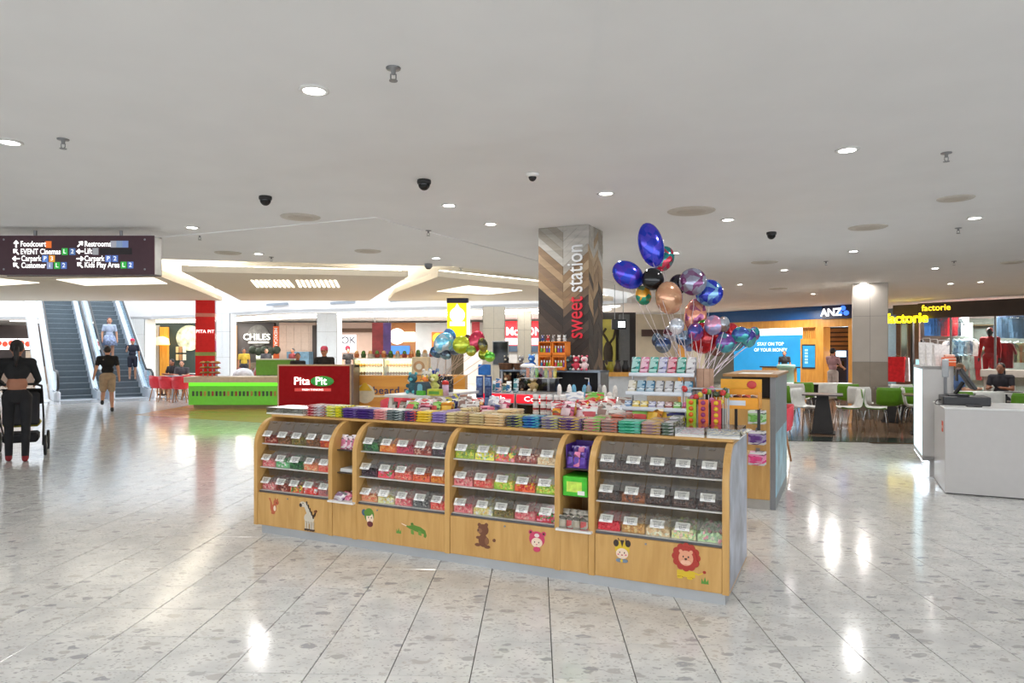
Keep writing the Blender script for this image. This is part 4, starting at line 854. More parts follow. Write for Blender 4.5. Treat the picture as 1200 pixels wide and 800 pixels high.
def balloon(label, px, py, d, r, c, c2=None, shape=circ, roll=0., yaw=0., t=.5, tail=None, group=None, rough=.16):
    p = at(px, py, d)
    b = thing('foil_balloon', label, 'balloon', p, yaw, group)
    me = foil_shape(shape, t)
    me.v = [tuple(Matrix.Rotation(roll, 3, 'Y') @ Vector(v)*r) for v in me.v]
    me.build('foil_skin', foil(c, c2, rough), b, smooth=True)
    if tail:
        q = Matrix.Rotation(-yaw, 3, 'Z') @ (Vector(tail)-p)
        e = Vector((0, 0, -r*.95))
        pts = [e+(q-e)*k/8+Vector((math.sin(k*1.7)*.012, math.cos(k*1.3)*.012, 0))*(0 if k in (0, 8) else 1) for k in range(9)]
        MB().tube(pts, .0022, 5).build('string', mat((206, 200, 206), .5), b)
    return b
tie = K(u_at(808, 1.0), 1.0, 1.25); BD = 6.05
G1 = 'helium foil balloons above the counter'
balloon('long blue glittering foil balloon standing highest of the bunch', 763, 287, BD, .115, (20, 50, 190), (70, 60, 200), stretch(1.75), -.25, .2, .55, tie, G1)
balloon('blue glittering foil balloon at the outer left of the bunch', 736, 322, BD-.1, .115, (20, 60, 200), (80, 50, 190), stretch(1.35), -1.1, .3, .55, tie, G1)
balloon('rainbow foil balloon tucked below the tallest blue one', 777, 303, BD+.15, .10, (30, 130, 130), (196, 40, 70), stretch(1.2), .5, .1, .5, tie, G1)
balloon('round black foil balloon left of the tan one', 765, 327, BD-.15, .098, (14, 14, 16), (22, 22, 26), circ, 0, .2, .6, tie, G1)
balloon('small rainbow balloon hanging low below the black one', 754, 346, BD-.05, .07, (226, 160, 40), (40, 150, 120), stretch(1.25), -.2, 0, .6, tie, G1)
balloon('tan foil balloon with a satin sheen in the middle of the bunch', 784, 349, BD-.2, .125, (214, 164, 128), (206, 150, 116), stretch(1.15), -.3, .4, .6, tie, G1)
balloon('dark plum foil balloon half hidden behind the clear one', 795, 333, BD+.12, .085, (20, 18, 24), (40, 24, 50), stretch(1.1), .4, 0, .6, tie, G1)
balloon('silver printed round balloon right of the tan one', 812, 330, BD, .122, (150, 156, 176), (120, 60, 110), circ, 0, -.1, .5, tie, G1, .1)
balloon('blue and violet round balloon at the outer right of the bunch', 831, 343, BD+.1, .122, (30, 50, 180), (120, 170, 210), circ, .3, -.3, .5, tie, G1)
balloon('tall pink and peach foil balloon standing over the balloon crate', 815, 370, BD+.2, .10, (226, 150, 120), (150, 70, 120), stretch(1.6), .05, -.3, .5, tie, G1)
cr = ksub('balloon_crate', 'pale pink wooden crate holding stick balloons on the counter', 'crate', u_at(801, .95), .95, TOPZ+.27)
for k in range(4): MB().box(.05*k+.002, .05*k+.048, 0, .008, 0, .16).build('plank', mat((206, 166, 140), .6, var=.12), cr)
MB().box(0, .2, .15, .158, 0, .16).box(0, .008, 0, .158, 0, .16).box(.192, .2, 0, .158, 0, .16).box(0, .2, 0, .158, 0, .01).build('crate_box', mat((196, 156, 130), .6), cr)
SB = [(777, 404, .055, (60, 80, 120), (120, 130, 140)), (786, 391, .05, (90, 30, 40), (200, 200, 206)), (793, 382, .05, (190, 196, 206), (220, 220, 226)), (802, 396, .06, (140, 160, 180), (70, 90, 130)), (808, 402, .055, (206, 206, 216), (120, 140, 190)), (815, 389, .06, (60, 70, 150), (150, 60, 120)), (824, 396, .095, (190, 24, 36), (170, 20, 30)), (825, 385, .055, (80, 150, 50), (60, 130, 40)), (836, 381, .055, (206, 140, 170), (150, 150, 190)), (842, 393, .05, (90, 70, 160), (60, 140, 170)), (840, 407, .055, (206, 190, 170), (120, 70, 60)), (850, 402, .06, (110, 60, 140), (70, 150, 160)), (856, 388, .06, (196, 30, 44), (150, 24, 40)), (861, 401, .06, (130, 60, 110), (90, 150, 160)), (868, 392, .055, (60, 90, 170), (60, 170, 170)), (877, 396, .055, (70, 60, 150), (90, 170, 170)), (884, 391, .045, (40, 150, 160), (150, 90, 150)), (848, 380, .045, (170, 176, 186), (130, 100, 90)), (832, 400, .05, (180, 120, 150), (220, 180, 190)), (770, 398, .04, (100, 120, 140), (60, 70, 90))]
NM = ['navy', 'maroon', 'silver', 'steel blue', 'pale lilac', 'indigo', 'large red', 'leaf green', 'pink', 'violet', 'cream', 'plum', 'bright red', 'mauve', 'blue', 'purple', 'teal', 'grey', 'rose', 'slate']
for k, (px, py, r, c, c2) in enumerate(SB):
    r *= 1.38
    d = 5.95+.2*math.sin(k*2.1); p = at(px, py, d); foot = K(u_at(801, .95)+.02+.16*((k*7) % 20)/20, .97+.11*((k*3) % 7)/7, TOPZ+.285)
    b = thing('stick_balloon', '%s mini foil balloon on a stick in the pink crate' % NM[k], 'balloon', p, R.uniform(-.5, .5), 'stick balloons in the pink crate')
    me = foil_shape(stretch(R.uniform(.8, 1.2)), .5, 24); me.v = [tuple(Matrix.Rotation(R.uniform(-.1, .1), 3, 'Y') @ Vector(v)*r) for v in me.v]
    me.build('foil_skin', foil(c, c2), b, smooth=True)
    q = Matrix.Rotation(-b.rotation_euler.z, 3, 'Z') @ (foot-p); MB().tube([(0, 0, -r*.9), q*.5+Vector((0, 0, -.02)), q], .0028, 5).build('stick', mat((226, 210, 220), .4), b)
# the other bunch of stick balloons on the white side counter
for k, (x, y) in enumerate([(.66, .42), (.74, .50), (.80, .60)]):
    v = ksub('balloon_vase', 'tall smoky clear vase of balloon sticks on the side counter, %s from left' % ORD[k], 'vase', -.1+x, 1.33+y, 1.13)
    MB().lathe([(.045, 0), (.05, .005), (.05, .17), (.046, .17), (.044, .008), (0, .008)], 14).build('vase_wall', mat((150, 130, 130), .1, var=0, trans=.1), v, smooth=True)
    MB().lathe([(.04, .01), (.04, .06), (0, .06)], 12).build('filling', mat((110, 80, 74), .6, var=.3, scale=60), v)
SB2 = [(520, 402, .09, (110, 190, 220), (190, 210, 220), 1.2), (527, 394, .06, (70, 150, 200), (90, 110, 170), 1.3), (541, 404, .085, (196, 206, 50), (170, 190, 40), 1), (558, 400, .075, (200, 50, 80), (180, 40, 70), 1.4), (513, 412, .075, (40, 80, 120), (90, 120, 140), .8), (522, 415, .06, (40, 50, 70), (120, 150, 160), .8), (552, 411, .05, (130, 160, 60), (190, 190, 60), 1), (567, 415, .055, (190, 206, 50), (120, 150, 40), 1), (574, 418, .05, (90, 190, 60), (160, 220, 80), 1), (566, 404, .045, (60, 60, 40), (150, 140, 60), 1.5), (548, 396, .035, (80, 60, 40), (120, 90, 60), 1), (533, 410, .05, (150, 170, 180), (100, 110, 130), 1)]
NM2 = ['big pale blue', 'turquoise leaf-shaped', 'big lime yellow', 'crimson oval', 'dark teal', 'charcoal', 'olive', 'lime', 'bright green', 'dark olive', 'small brown', 'silver grey']
for k, (px, py, r, c, c2, st) in enumerate(SB2):
    d = 7.15+.16*math.sin(k*1.9); p = at(px, py, d); vz = (k % 3); foot = K(-.1+[.66, .74, .80][vz]+.02*math.sin(k), 1.33+[.42, .50, .60][vz]+.02*math.cos(k), 1.19)
    b = thing('stick_balloon', '%s mini foil balloon in the vases on the side counter' % NM2[k], 'balloon', p, R.uniform(-.4, .4), 'stick balloons in the vases')
    me = foil_shape(stretch(st), .5, 24); rr = Matrix.Rotation(R.uniform(-.6, .6), 3, 'Y'); me.v = [tuple(rr @ Vector(v)*r*1.12) for v in me.v]
    me.build('foil_skin', foil(c, c2), b, smooth=True)
    q = Matrix.Rotation(-b.rotation_euler.z, 3, 'Z') @ (foot-p); MB().tube([(0, 0, -r*.6), q*.5+Vector((0, 0, -.02)), q], .003, 5).build('stick', mat((196, 170, 150), .4), b)
    if k == 2:
        MB().ell((0, -r*.38, .01), (.022, .006, .022), 10, 6).build('white_dot', WHITE, b, smooth=True)
# plush, packs and toys on that side counter and its shelf
SIDE_T = [(.05, .30, (190, 186, 180), (226, 222, 216), 'grey'), (.16, .2, (60, 100, 110), (90, 180, 190), 'teal'), (.26, .35, (206, 200, 190), (236, 230, 220), 'cream'), (.34, .22, (226, 130, 60), (236, 206, 90), 'orange'), (.42, .3, (206, 210, 120), (236, 236, 200), 'pale lime'), (.20, .55, (40, 60, 150), (90, 150, 200), 'royal blue'), (.34, .55, (30, 70, 160), (200, 60, 60), 'blue and red')]
for k, (x, y, c, c2, n) in enumerate(SIDE_T): plush('%s plush toy on the white side counter' % n, K(.36+.75*x, 1.38+y, 1.13), KR+R.uniform(-.3, .3), .62+.1*(k % 3), c, c2, 'round')
g_ = ksub('green_carton', 'lime and yellow candy carton on the front edge of the side counter', 'carton', u_at(501, 1.36), 1.35, 1.13)
MB().cbox(0, .16, 0, .08, 0, .065, .003).build('carton_body', mat((196, 206, 60), .4, var=.2, scale=20), g_); MB().box(.02, .14, -.002, 0, .015, .045).build('printed_band', mat((90, 160, 60), .4), g_)
g_ = ksub('teal_gift_box', 'dark teal domed gift box on the side counter', 'gift box', u_at(484, 1.38), 1.40, 1.13)
MB().prism([(0, 0), (.14, 0), (.14, .08), (.11, .13), (.03, .13), (0, .08)], 0, .1, 'xz').build('box_body', mat((44, 70, 84), .3), g_); MB().prism([(.04, .03), (.1, .03), (.1, .09), (.085, .11), (.05, .11), (.04, .09)], -.003, 0, 'xz').build('window_print', mat((120, 180, 200), .2), g_); MB().box(.06, .14, -.05, -.004, 0, .045).build('green_tub', mat((80, 180, 50), .3), g_)
g_ = ksub('candy_tube', 'lilac and white candy tube on the side counter with a red cap', 'candy tube', u_at(522, 1.42), 1.42, 1.13)
MB().cyl((0, .0, 0), (0, 0, .11), .032, n=14).build('tube_body', mat((214, 180, 206), .3, var=.2, scale=20), g_, smooth=True); MB().lathe([(.034, .11), (.036, .13), (.02, .15), (0, .15)], 14).build('cap', mat((206, 40, 40), .3), g_, smooth=True)
for k in range(12):
    q = R.choice(range(8)); c = [(150, 146, 140), (206, 70, 60), (60, 60, 120), (176, 170, 160), (90, 110, 80)][k % 5]
    bag('%s bag on the shelf under the side counter, %s along' % (['grey', 'red', 'navy', 'pale', 'olive'][k % 5], ORD[k]), K(.36+.038*k, 1.38+.14*(k % 3), .94), KR+R.uniform(-.4, .4), .10, .12, .06, [c, PALS[q][0], c], -.35, 'bags under the side counter')
g_ = ksub('red_box', 'red cardboard box under the far end of the side counter', 'box', .52, 2.0, .94)
MB().cbox(0, .26, 0, .2, 0, .14, .004).build('box_body', mat((170, 36, 34), .5, var=.1), g_); MB().box(.02, .24, -.002, 0, .03, .07).build('dark_print', mat((60, 24, 60), .5, var=.2), g_)

# ------------------------------------------------------------------ end wing of the kiosk
w_ = ksub('kiosk_end_cabinet', 'maple cabinet with grey side and raised dark top at the kiosk end', 'cabinet', 3.45, 2.80)
MB().box(0, .40, .02, 1.5, 0, .10).build('plinth', mat((176, 174, 168), .4, .3), w_)
MB().cbox(-.02, .40, 0, 1.5, .10, 1.09, .004).build('cabinet_body', MAPLE, w_)
MB().box(.40, .45, .04, 1.52, .0, 1.31).build('side_panel', mat((132, 134, 138), .4), w_)
MB().box(.45, .453, .06, 1.48, .12, .75).build('printed_side', mat((150, 190, 206), .35, var=.45, scale=4), w_)
MB().cbox(-.05, .47, .02, 1.54, 1.31, 1.34, .004).build('raised_top', grain((150, 110, 66), (176, 134, 84), .4, 'Y', 4), w_)
MB().box(.0, .40, .3, 1.48, 1.09, 1.31).build('dark_recess', mat((48, 40, 36), .5), w_)
MB().box(.1, .4, .06, .4, 1.341, 1.345).build('paper_sheet', WHITE, w_)
for k, (z, c) in enumerate([(.86, (110, 170, 80)), (.66, (96, 60, 130)), (.46, (220, 70, 130))]):
    o = ksub('hook_bar', 'steel hook with hanging bags on the end cabinet face, %s from top' % ORD[k], 'hook', 3.74, 2.80, z+.13)
    MB().tube([(0, 0, 0), (0, -.16, 0), (0, -.17, .015)], .004, 6).build('prong', STEEL, o)
    MB().box(-.02, .02, -.004, 0, -.02, .02).build('hook_plate', STEEL, o)
    for j in range(3):
        bag('%s hanging candy bag on the end cabinet hook, %s from front' % (['green and pink', 'purple', 'magenta'][k], ORD[j]), K(3.74+.005*j, 2.80-.15+.045*j, z), KR+R.uniform(-.12, .12), .15, .13, .03, [(206, 206, 206), c, tuple(int(v*.6+90) for v in c)], 0, 'bags on the end cabinet hooks')
for k in range(3): bag('%s packet stack on the end cabinet ledge' % ['silver', 'white', 'grey'][k], K(3.5+.1*k, 2.9, 1.092), KR+.1*k, .1, .12, .04, [(190, 190, 196), (150, 130, 140), (210, 210, 214)], -1.3)
ww = ksub('white_drawer_stack', 'low white box between the candy counter and end cabinet', 'box', 3.30, 1.75)
MB().cbox(0, .25, 0, .5, 0, .62, .01).build('box_body', mat((214, 216, 220), .4), ww)
for z in (.1, .3, .5): MB().box(.02, .23, -.008, 0, z-.06, z+.07).build('drawer_front', WHITE, ww)
# ------------------------------------------------------------------ dining floor: column, tables, chairs
BEIGE, BEIGE2 = mat((190, 182, 172), .45, var=.03, scale=3), mat((148, 136, 122), .45, var=.05, scale=6)
def column(name, label, px, d, w, z1, rz, up, lo=None, seam=(1.31,)):
    c = thing(name, label, 'column', Vector(((px-600)/FPX*d, d, 0)), rz); struct(c)
    MB().box(-w/2+.012, w/2-.012, -w/2+.012, w/2-.012, 0, z1-.002).build('core', mat((110, 104, 98), .6), c)
    zs = [.0, seam[0], seam[0]+(z1-seam[0])*.58, z1-.003]
    for k in range(3):
        for a in (-1, 1):
            m = (lo if k == 0 and lo else up)
            x0, x1 = (-w/2, -.003) if a < 0 else (.003, w/2)
            MB().box(x0, x1, -w/2, -w/2+.014, zs[k]+.003, zs[k+1]-.003).build('panel', m, c)
            MB().box(a*w/2-(.014 if a > 0 else 0), a*w/2+(.014 if a < 0 else 0), -w/2, w/2, zs[k]+.003, zs[k+1]-.003).build('panel', m, c)
    return c
column('beige_column', 'beige panelled column with darker lower panels between bank and clothes shop', 1019, 15.9, .72, CEIL, KR, BEIGE, BEIGE2)
GRN_P, WHT_P = mat((98, 152, 30), .35), mat((232, 232, 228), .35)
def shell(w, th, off):           # seat and back as one bent sheet; off shifts it along its normal
    path = [(-.19, .0, .455), (-.10, 0, .44), (.05, 0, .44), (.14, 0, .45), (.19, 0, .49), (.21, 0, .56), (.225, 0, .66), (.24, 0, .76), (.25, 0, .82)]
    mb = MB(); n = 7; vs = []
    for lay in (0, 1):
        for i, (y, _, z) in enumerate(path):
            a = path[min(i+1, len(path)-1)]; b = path[max(i-1, 0)]; t = Vector((0, a[0]-b[0], a[2]-b[2])).normalized(); nn = Vector((0, -t.z, t.y))
            for k in range(n):
                x = (k/(n-1)*2-1); ww = w/2*(1-.10*(i in (0, len(path)-1))-.02*abs(i-4)/4); curve = .035*x*x
                p = Vector((x*ww, y, z))+nn*(off+th*lay+curve); vs.append(p)
    N = len(path)*n
    fs = []
    for lay in (0, 1):
        for i in range(len(path)-1):
            for k in range(n-1):
                q = [lay*N+i*n+k, lay*N+i*n+k+1, lay*N+(i+1)*n+k+1, lay*N+(i+1)*n+k]; fs.append(tuple(q if lay else q[::-1]))
    rim = [k for k in range(n)]+[i*n+n-1 for i in range(1, len(path))]+[(len(path)-1)*n+k for k in range(n-2, -1, -1)]+[i*n for i in range(len(path)-2, 0, -1)]
    for a, b in zip(rim, rim[1:]+rim[:1]): fs.append((a, b, N+b, N+a))
    return mb.add(vs, fs)
sh_in = shell(.45, .007, 0).mesh('seat_shell', WHT_P, True); sh_out = shell(.455, .007, -.008).mesh('back_shell', GRN_P, True); sh_out_w = shell(.455, .007, -.008).mesh('back_shell', WHT_P, True); sh_in_g = shell(.45, .007, 0).mesh('seat_shell', GRN_P, True)
leg_me = []
for x in (-1, 1):
    for y in (-1, 1): leg_me.append(MB().tube([(x*.14, y*.12, .435), (x*.17, y*.17, .40), (x*.22, y*.22, 0)], .009, 8).mesh('leg', CHROME, True))
def cafe_chair(label, px, d, rz, kind, group='green and white cafe chairs'):
    t = thing('cafe_chair', label, 'chair', Vector(((px-600)/FPX*d, d, .003)), rz, group)
    obj('seat_shell', sh_in_g if kind == 'g' else sh_in, t); obj('back_shell', sh_out_w if kind == 'w' else sh_out, t)
    for m in leg_me: obj('leg', m, t)
    return t
def cafe_table(label, px, d, rz, w=.7, l=.7, top=None):
    t = thing('cafe_table', label, 'table', Vector(((px-600)/FPX*d, d, .003)), rz, 'cafe tables')
    MB().cbox(-w/2, w/2, -l/2, l/2, .72, .745, .006).build('tabletop', top or mat((70, 58, 56), .3), t)
    MB().add([(-.19, -.19, 0), (.19, -.19, 0), (.19, .19, 0), (-.19, .19, 0), (-.1, -.1, .72), (.1, -.1, .72), (.1, .1, .72), (-.1, .1, .72)], [(0, 3, 2, 1), (4, 5, 6, 7), (0, 1, 5, 4), (1, 2, 6, 5), (2, 3, 7, 6), (3, 0, 4, 7)]).build('pedestal', mat((30, 26, 26), .5), t)
    MB().cbox(-.22, .22, -.22, .22, 0, .02, .004).build('foot_plate', BLACK, t)
    return t
cafe_table('dark cafe table with a flared black pedestal, nearest the red tub chair', 964, 13.0, KR)
cafe_table('cafe table behind the pair of green chairs, dark pedestal', 1046, 14.95, KR)
cafe_table('cafe table edge left of the tall white cabinet', 1083, 12.8, KR)
WT = mat((226, 226, 222), .3)
cafe_table('long pale table before the bank entrance', 955, 17.2, KR+.45, 1.9, .5, WT)
cafe_table('pale table between the beige column and clothes shop', 1066, 16.2, KR, 1.5, .5, WT)
cafe_table('pale table beyond the white counter', 1150, 13.6, KR, 1.4, .6, WT)
cafe_table('pale table farthest right beyond the counter', 1222, 13.3, KR, 1.4, .6, WT)
for lab, px, d, rz, kind in [('green-backed cafe chair half hidden by the kiosk end cabinet', 920, 14.7, KR+PI-.4, 'b'), ('white-backed cafe chair facing the dark table', 945, 13.4, KR-PI/2-.5+PI, 'w'),
    ('green-backed chair on the near right of the dark table', 995, 13.2, KR-PI/2+.3, 'b'), ('white chair just behind the near green-backed one', 1009, 14.2, KR+PI-.2, 'w'), ('green side-on chair with white seat facing the tall cabinet', 1026, 13.1, KR+PI/2-.1, 'b'),
    ('wide green-backed chair seen from behind, left of a pair', 1041, 13.9, KR+PI, 'b'), ('wide green-backed chair seen from behind, right of a pair', 1065, 14.2, KR+PI+.1, 'b'), ('white cafe chair beside the tall white cabinet', 1073, 13.6, KR+PI/2, 'w'),
    ('green chair before the bank counter, farther row', 942, 16.2, KR+PI, 'b'), ('white chair in the farther row near the bank', 935, 15.6, KR+PI-.3, 'w'), ('green chair at the foot of the beige column', 994, 15.4, KR+PI, 'b'), ('white chair before the beige column', 968, 15.9, KR+PI+.3, 'w'),
    ('green chair right of the beige column, farther row', 1078, 15.2, KR+PI, 'b'), ('white chair right of the beige column', 1056, 15.2, KR+PI, 'w'), ('green chair beyond the white counter near the monitor', 1122, 12.6, KR+PI, 'b'), ('white chair beyond the counter, right of the monitor', 1158, 12.5, KR+PI, 'w'), ('green chair at the far right beyond the counter', 1200, 12.1, KR+PI, 'b')]:
    cafe_chair(lab, px, d, rz, kind)
# red tub chairs with timber legs
def tub_chair(label, p, rz, c=(224, 62, 78), pad=None, group='red tub chairs'):
    t = thing('tub_chair', label, 'chair', p, rz, group); m = mat(c, .4)
    mb = MB(); n = 14; rings = [(.16, .40, 1), (.22, .43, 1), (.25, .50, 1), (.262, .60, .9), (.27, .80, .75)]; vs = []
    for lay in (0, 1):
        for j, (r, z, _) in enumerate(rings):
            for k in range(n+1):
                a = PI*.5+(k/n-.5)*PI*1.35; zz = z if j < 3 else .50+(z-.50)*(.45+.55*math.cos((k/n-.5)*PI)**1)
                rr = r-(.012 if lay else 0); vs.append((rr*math.cos(a), rr*math.sin(a), zz+(.008 if lay and j == 0 else 0)))
    W = n+1; N = W*len(rings)
    for lay in (0, 1):
        for j in range(len(rings)-1):
            for k in range(n):
                q = [lay*N+j*W+k, lay*N+j*W+k+1, lay*N+(j+1)*W+k+1, lay*N+(j+1)*W+k]; mb.f.append(tuple(q if not lay else q[::-1])); mb.m.append(0)
    for k in range(n): mb.f.append(((len(rings)-1)*W+k, (len(rings)-1)*W+k+1, N+(len(rings)-1)*W+k+1, N+(len(rings)-1)*W+k)); mb.m.append(0)
    mb.v = vs; mb.build('shell', m, t, smooth=True)
    MB().lathe([(.0, .40), (.17, .40), (.235, .44), (.235, .455), (.2, .46), (0, .46)], 20).build('seat', mat(pad, .7) if pad else m, t, smooth=True)
    if pad: MB().lathe([(.15, .46), (.2, .5), (.22, .62), (.2, .62), (.17, .5)], 18).build('back_pad', mat(pad, .7), t, smooth=True)
    for x, y in ((-.13, -.12), (.13, -.12), (-.13, .12), (.13, .12)): MB().cyl((x, y, .41), (x*1.5, y*1.5, 0), .019, .012, 8).build('leg', grain((150, 100, 56), (184, 130, 80), .5), t, smooth=True)
    return t
tub_chair('red tub chair on timber legs behind the kiosk end cabinet', Vector((3.80, 9.9, 0)), KR-1.2)

# ------------------------------------------------------------------ bank shopfront
class PL:
    def __init__(s, A, B, off=0.):
        A, B = Vector(A), Vector(B); s.dir = (B-A).normalized(); s.nrm = Vector((-s.dir.y, s.dir.x)); s.A = A+s.nrm*off; s.rz = math.atan2(s.dir.y, s.dir.x)
    def x(s, px): k = (px-600)/FPX; return (k*s.A.y-s.A.x)/(s.dir.x-k*s.dir.y)
    def xz(s, px, py): x = s.x(px); d = s.A.y+s.dir.y*x; return x, EYE-(py-HOR)/FPX*d
    def loc(s, z=0): return Vector((s.A.x, s.A.y, z))
bk = PL((8.2, 27.7), (11.4, 22.9))
bank = thing('bank_shopfront', 'bank branch front with blue fascia and timber portal beside the beige column', 'shopfront', bk.loc(), bk.rz)
L_ = bk.x(1001); X = bk.x
NAVY, BLUE = mat((20, 28, 66), .4), mat((14, 78, 140), .4, var=.04)
MB().box(-.4, X(966), -.12, .12, 2.66, CEIL-.01).build('fascia', BLUE, bank)
f2 = MB().box(X(966), L_, -.14, .12, 2.64, CEIL-.01).build('sign_board', NAVY, bank)
write('ANZ', .36, glow((255, 255, 255), 1.6), f2, ((X(969)+X(985))/2, -.16, 2.86), ext=.012, bold=.012, sx=1.0)
cx = X(991)
lg = MB()
for k in range(3):
    a = PI/2+k*2*PI/3; lg.ell((cx+.13*math.cos(a), -.16, 2.88+.11*math.sin(a)), (.10, .012, .085), 12, 6)
lg.build('emblem', glow((60, 110, 230), 1.2), f2, smooth=True)
MB().box(-.4, L_, -.08, .14, 2.38, 2.66).build('timber_header', OAK, bank)
MB().box(X(957.5), X(967), -.1, .3, 0, 2.38).build('timber_post', OAK, bank)
MB().box(X(996), L_, -.1, .3, 0, 2.38).build('timber_post', OAK, bank)
b2 = PL((8.2, 27.7), (11.4, 22.9), 1.0)
for z in [0.15+.16*k for k in range(14)]: MB().box(b2.x(965), b2.x(1003), 1.0, 1.03, z, z+.11).build('slat', grain((110, 74, 40), (150, 104, 58), .5, 'X', 3), bank)
MB().box(b2.x(963), b2.x(1005), 1.04, 1.1, 0, 2.4).build('alcove_back', mat((52, 38, 30), .6), bank)
atm = MB().cbox(b2.x(984), b2.x(998), .7, .99, 0, 1.58, .02).build('cash_machine', mat((24, 44, 84), .4), bank)
MB().box(b2.x(985.5), b2.x(997), .69, .7, 1.34, 1.55).build('lit_panel', glow((190, 225, 245), 2.), atm); MB().box(b2.x(986), b2.x(995), .69, .7, .95, 1.2).build('keypad_panel', BLACK, atm)
# timber screen with vertical battens and a digital poster
for k in range(9):
    xa = X(937.5)+(X(957)-X(937.5))*k/9; MB().box(xa, xa+.05, .15, .22, 1.98, 2.38).build('batten', OAK, bank)
pn = MB().box(X(936), X(957.5), .1, .2, 0, 1.98).build('timber_panel', OAK, bank)
MB().box(X(938.2), X(955), .07, .1, .92, 1.78).build('poster_frame', mat((30, 40, 48), .4), pn)
sc_ = MB().box(X(939.5), X(953.7), .06, .07, .97, 1.73).build('poster_screen', mat((30, 130, 180), .3, var=.25, scale=2, emit=.5), pn)
for k in range(5): MB().box(X(942), X(945.5), .055, .06, 1.10+.11*k, 1.17+.11*k).build('printed_block', glow((150, 200, 225), .5), sc_)
# interior: lit soffit, blue wall with slogan, counter
b3 = PL((8.2, 27.7), (11.4, 22.9), 3.0); x3 = b3.x
wl = MB().box(x3(860), x3(945), 3.0, 3.1, 0, 2.2).build('blue_wall', mat((20, 140, 200), .4, var=.08, scale=2, emit=.35), bank)
write('STAY ON TOP', .2, glow((235, 250, 255), .8), wl, (x3(903), 2.98, 1.83), ext=.002, bold=.004)
write('OF YOUR MONEY', .2, glow((235, 250, 255), .8), wl, (x3(903), 2.98, 1.58), ext=.002, bold=.004)
MB().box(x3(850), x3(950), 2.0, 3.1, 2.2, 2.24).box(x3(850), x3(950), 2.95, 3.1, 2.24, 2.75).build('lit_soffit', glow((240, 250, 245), 1.3), bank)
b4 = PL((8.2, 27.7), (11.4, 22.9), 1.5); x4 = b4.x
ct = MB().box(x4(893), x4(923), 1.5, 2.1, 0, .88).build('teller_counter', OAK, bank); MB().box(x4(891), x4(934), 1.45, 2.15, .88, .93).build('teller_top', mat((30, 34, 38), .3), ct)
MB().lathe([(.35, 0), (.28, .02), (.28, .85), (.34, .87), (.34, 1.0), (.30, 1.02), (0, 1.02)], 20, ((x4(925)), 1.3, 0)).build('pale_pod', mat((120, 160, 150), .4), bank, smooth=True)
MB().box(-.5, L_+.3, 3.4, 3.5, 0, CEIL).build('rear_wall', mat((90, 110, 120), .6), bank)

# ------------------------------------------------------------------ clothes shop
fs_ = PL((11.75, 22.4), (15.9, 16.9)); X = fs_.x
shop = thing('clothes_shopfront', 'clothes shop front with dark fascia and glowing yellow lettering', 'shopfront', fs_.loc(), fs_.rz)
fa = MB().box(X(1078), 9.5, -.15, .1, 2.55, 3.02).build('fascia', mat((58, 46, 40), .35, var=.1, scale=3), shop)
write('factorie', .26, glow((240, 200, 40), 1.6), fa, ((X(1089)+X(1110))/2, -.16, 2.86), ext=.005, bold=.006)
MB().box(X(1043), X(1078), .2, .4, 2.72, 3.02).build('fascia_return', mat((66, 54, 46), .4), shop)
yl = write('factorie', .44, glow((255, 232, 20), 2.2), shop, ((X(1043)+X(1094))/2, -.32, 2.56), ext=.03, bold=.016, sx=.9); yl.name = 'yellow_lettering'
pw = MB().box(X(1040), X(1067), .6, .7, 0, 2.9).build('brown_wall', mat((96, 70, 56), .3, var=.1), shop)
MB().box(X(1046), X(1054.5), .56, .6, .9, 2.5).build('mirror_frame', mat((150, 146, 138), .3), pw); MB().box(X(1047), X(1053.5), .55, .56, .96, 2.44).build('mirror', mat((120, 130, 124), .08, .6), pw)
MB().box(X(1067), X(1069.5), .0, .12, 0, 2.55).build('steel_post', DARK, shop)
gp = MB().box(X(1113), 9.4, .0, .012, .08, 2.5).build('glass_pane', GLASS, shop)
for px in (1113, 1165): MB().box(X(px), X(px)+.05, -.01, .03, 0, 2.55).build('mullion', STEEL, gp)
MB().box(-.2, 10, 3.8, 3.9, 0, 3.05).build('rear_wall', mat((150, 146, 142), .5), shop)
for k in range(3): MB().box(X(1069)+.2, 9.8, 3.5, 3.8, .7+.85*k, .74+.85*k).build('wall_shelf', mat((120, 92, 62), .5), shop)
MB().box(X(1068), X(1092), 3.2, 3.22, 1.7, 2.5).build('white_grid_panel', WHITE, shop)
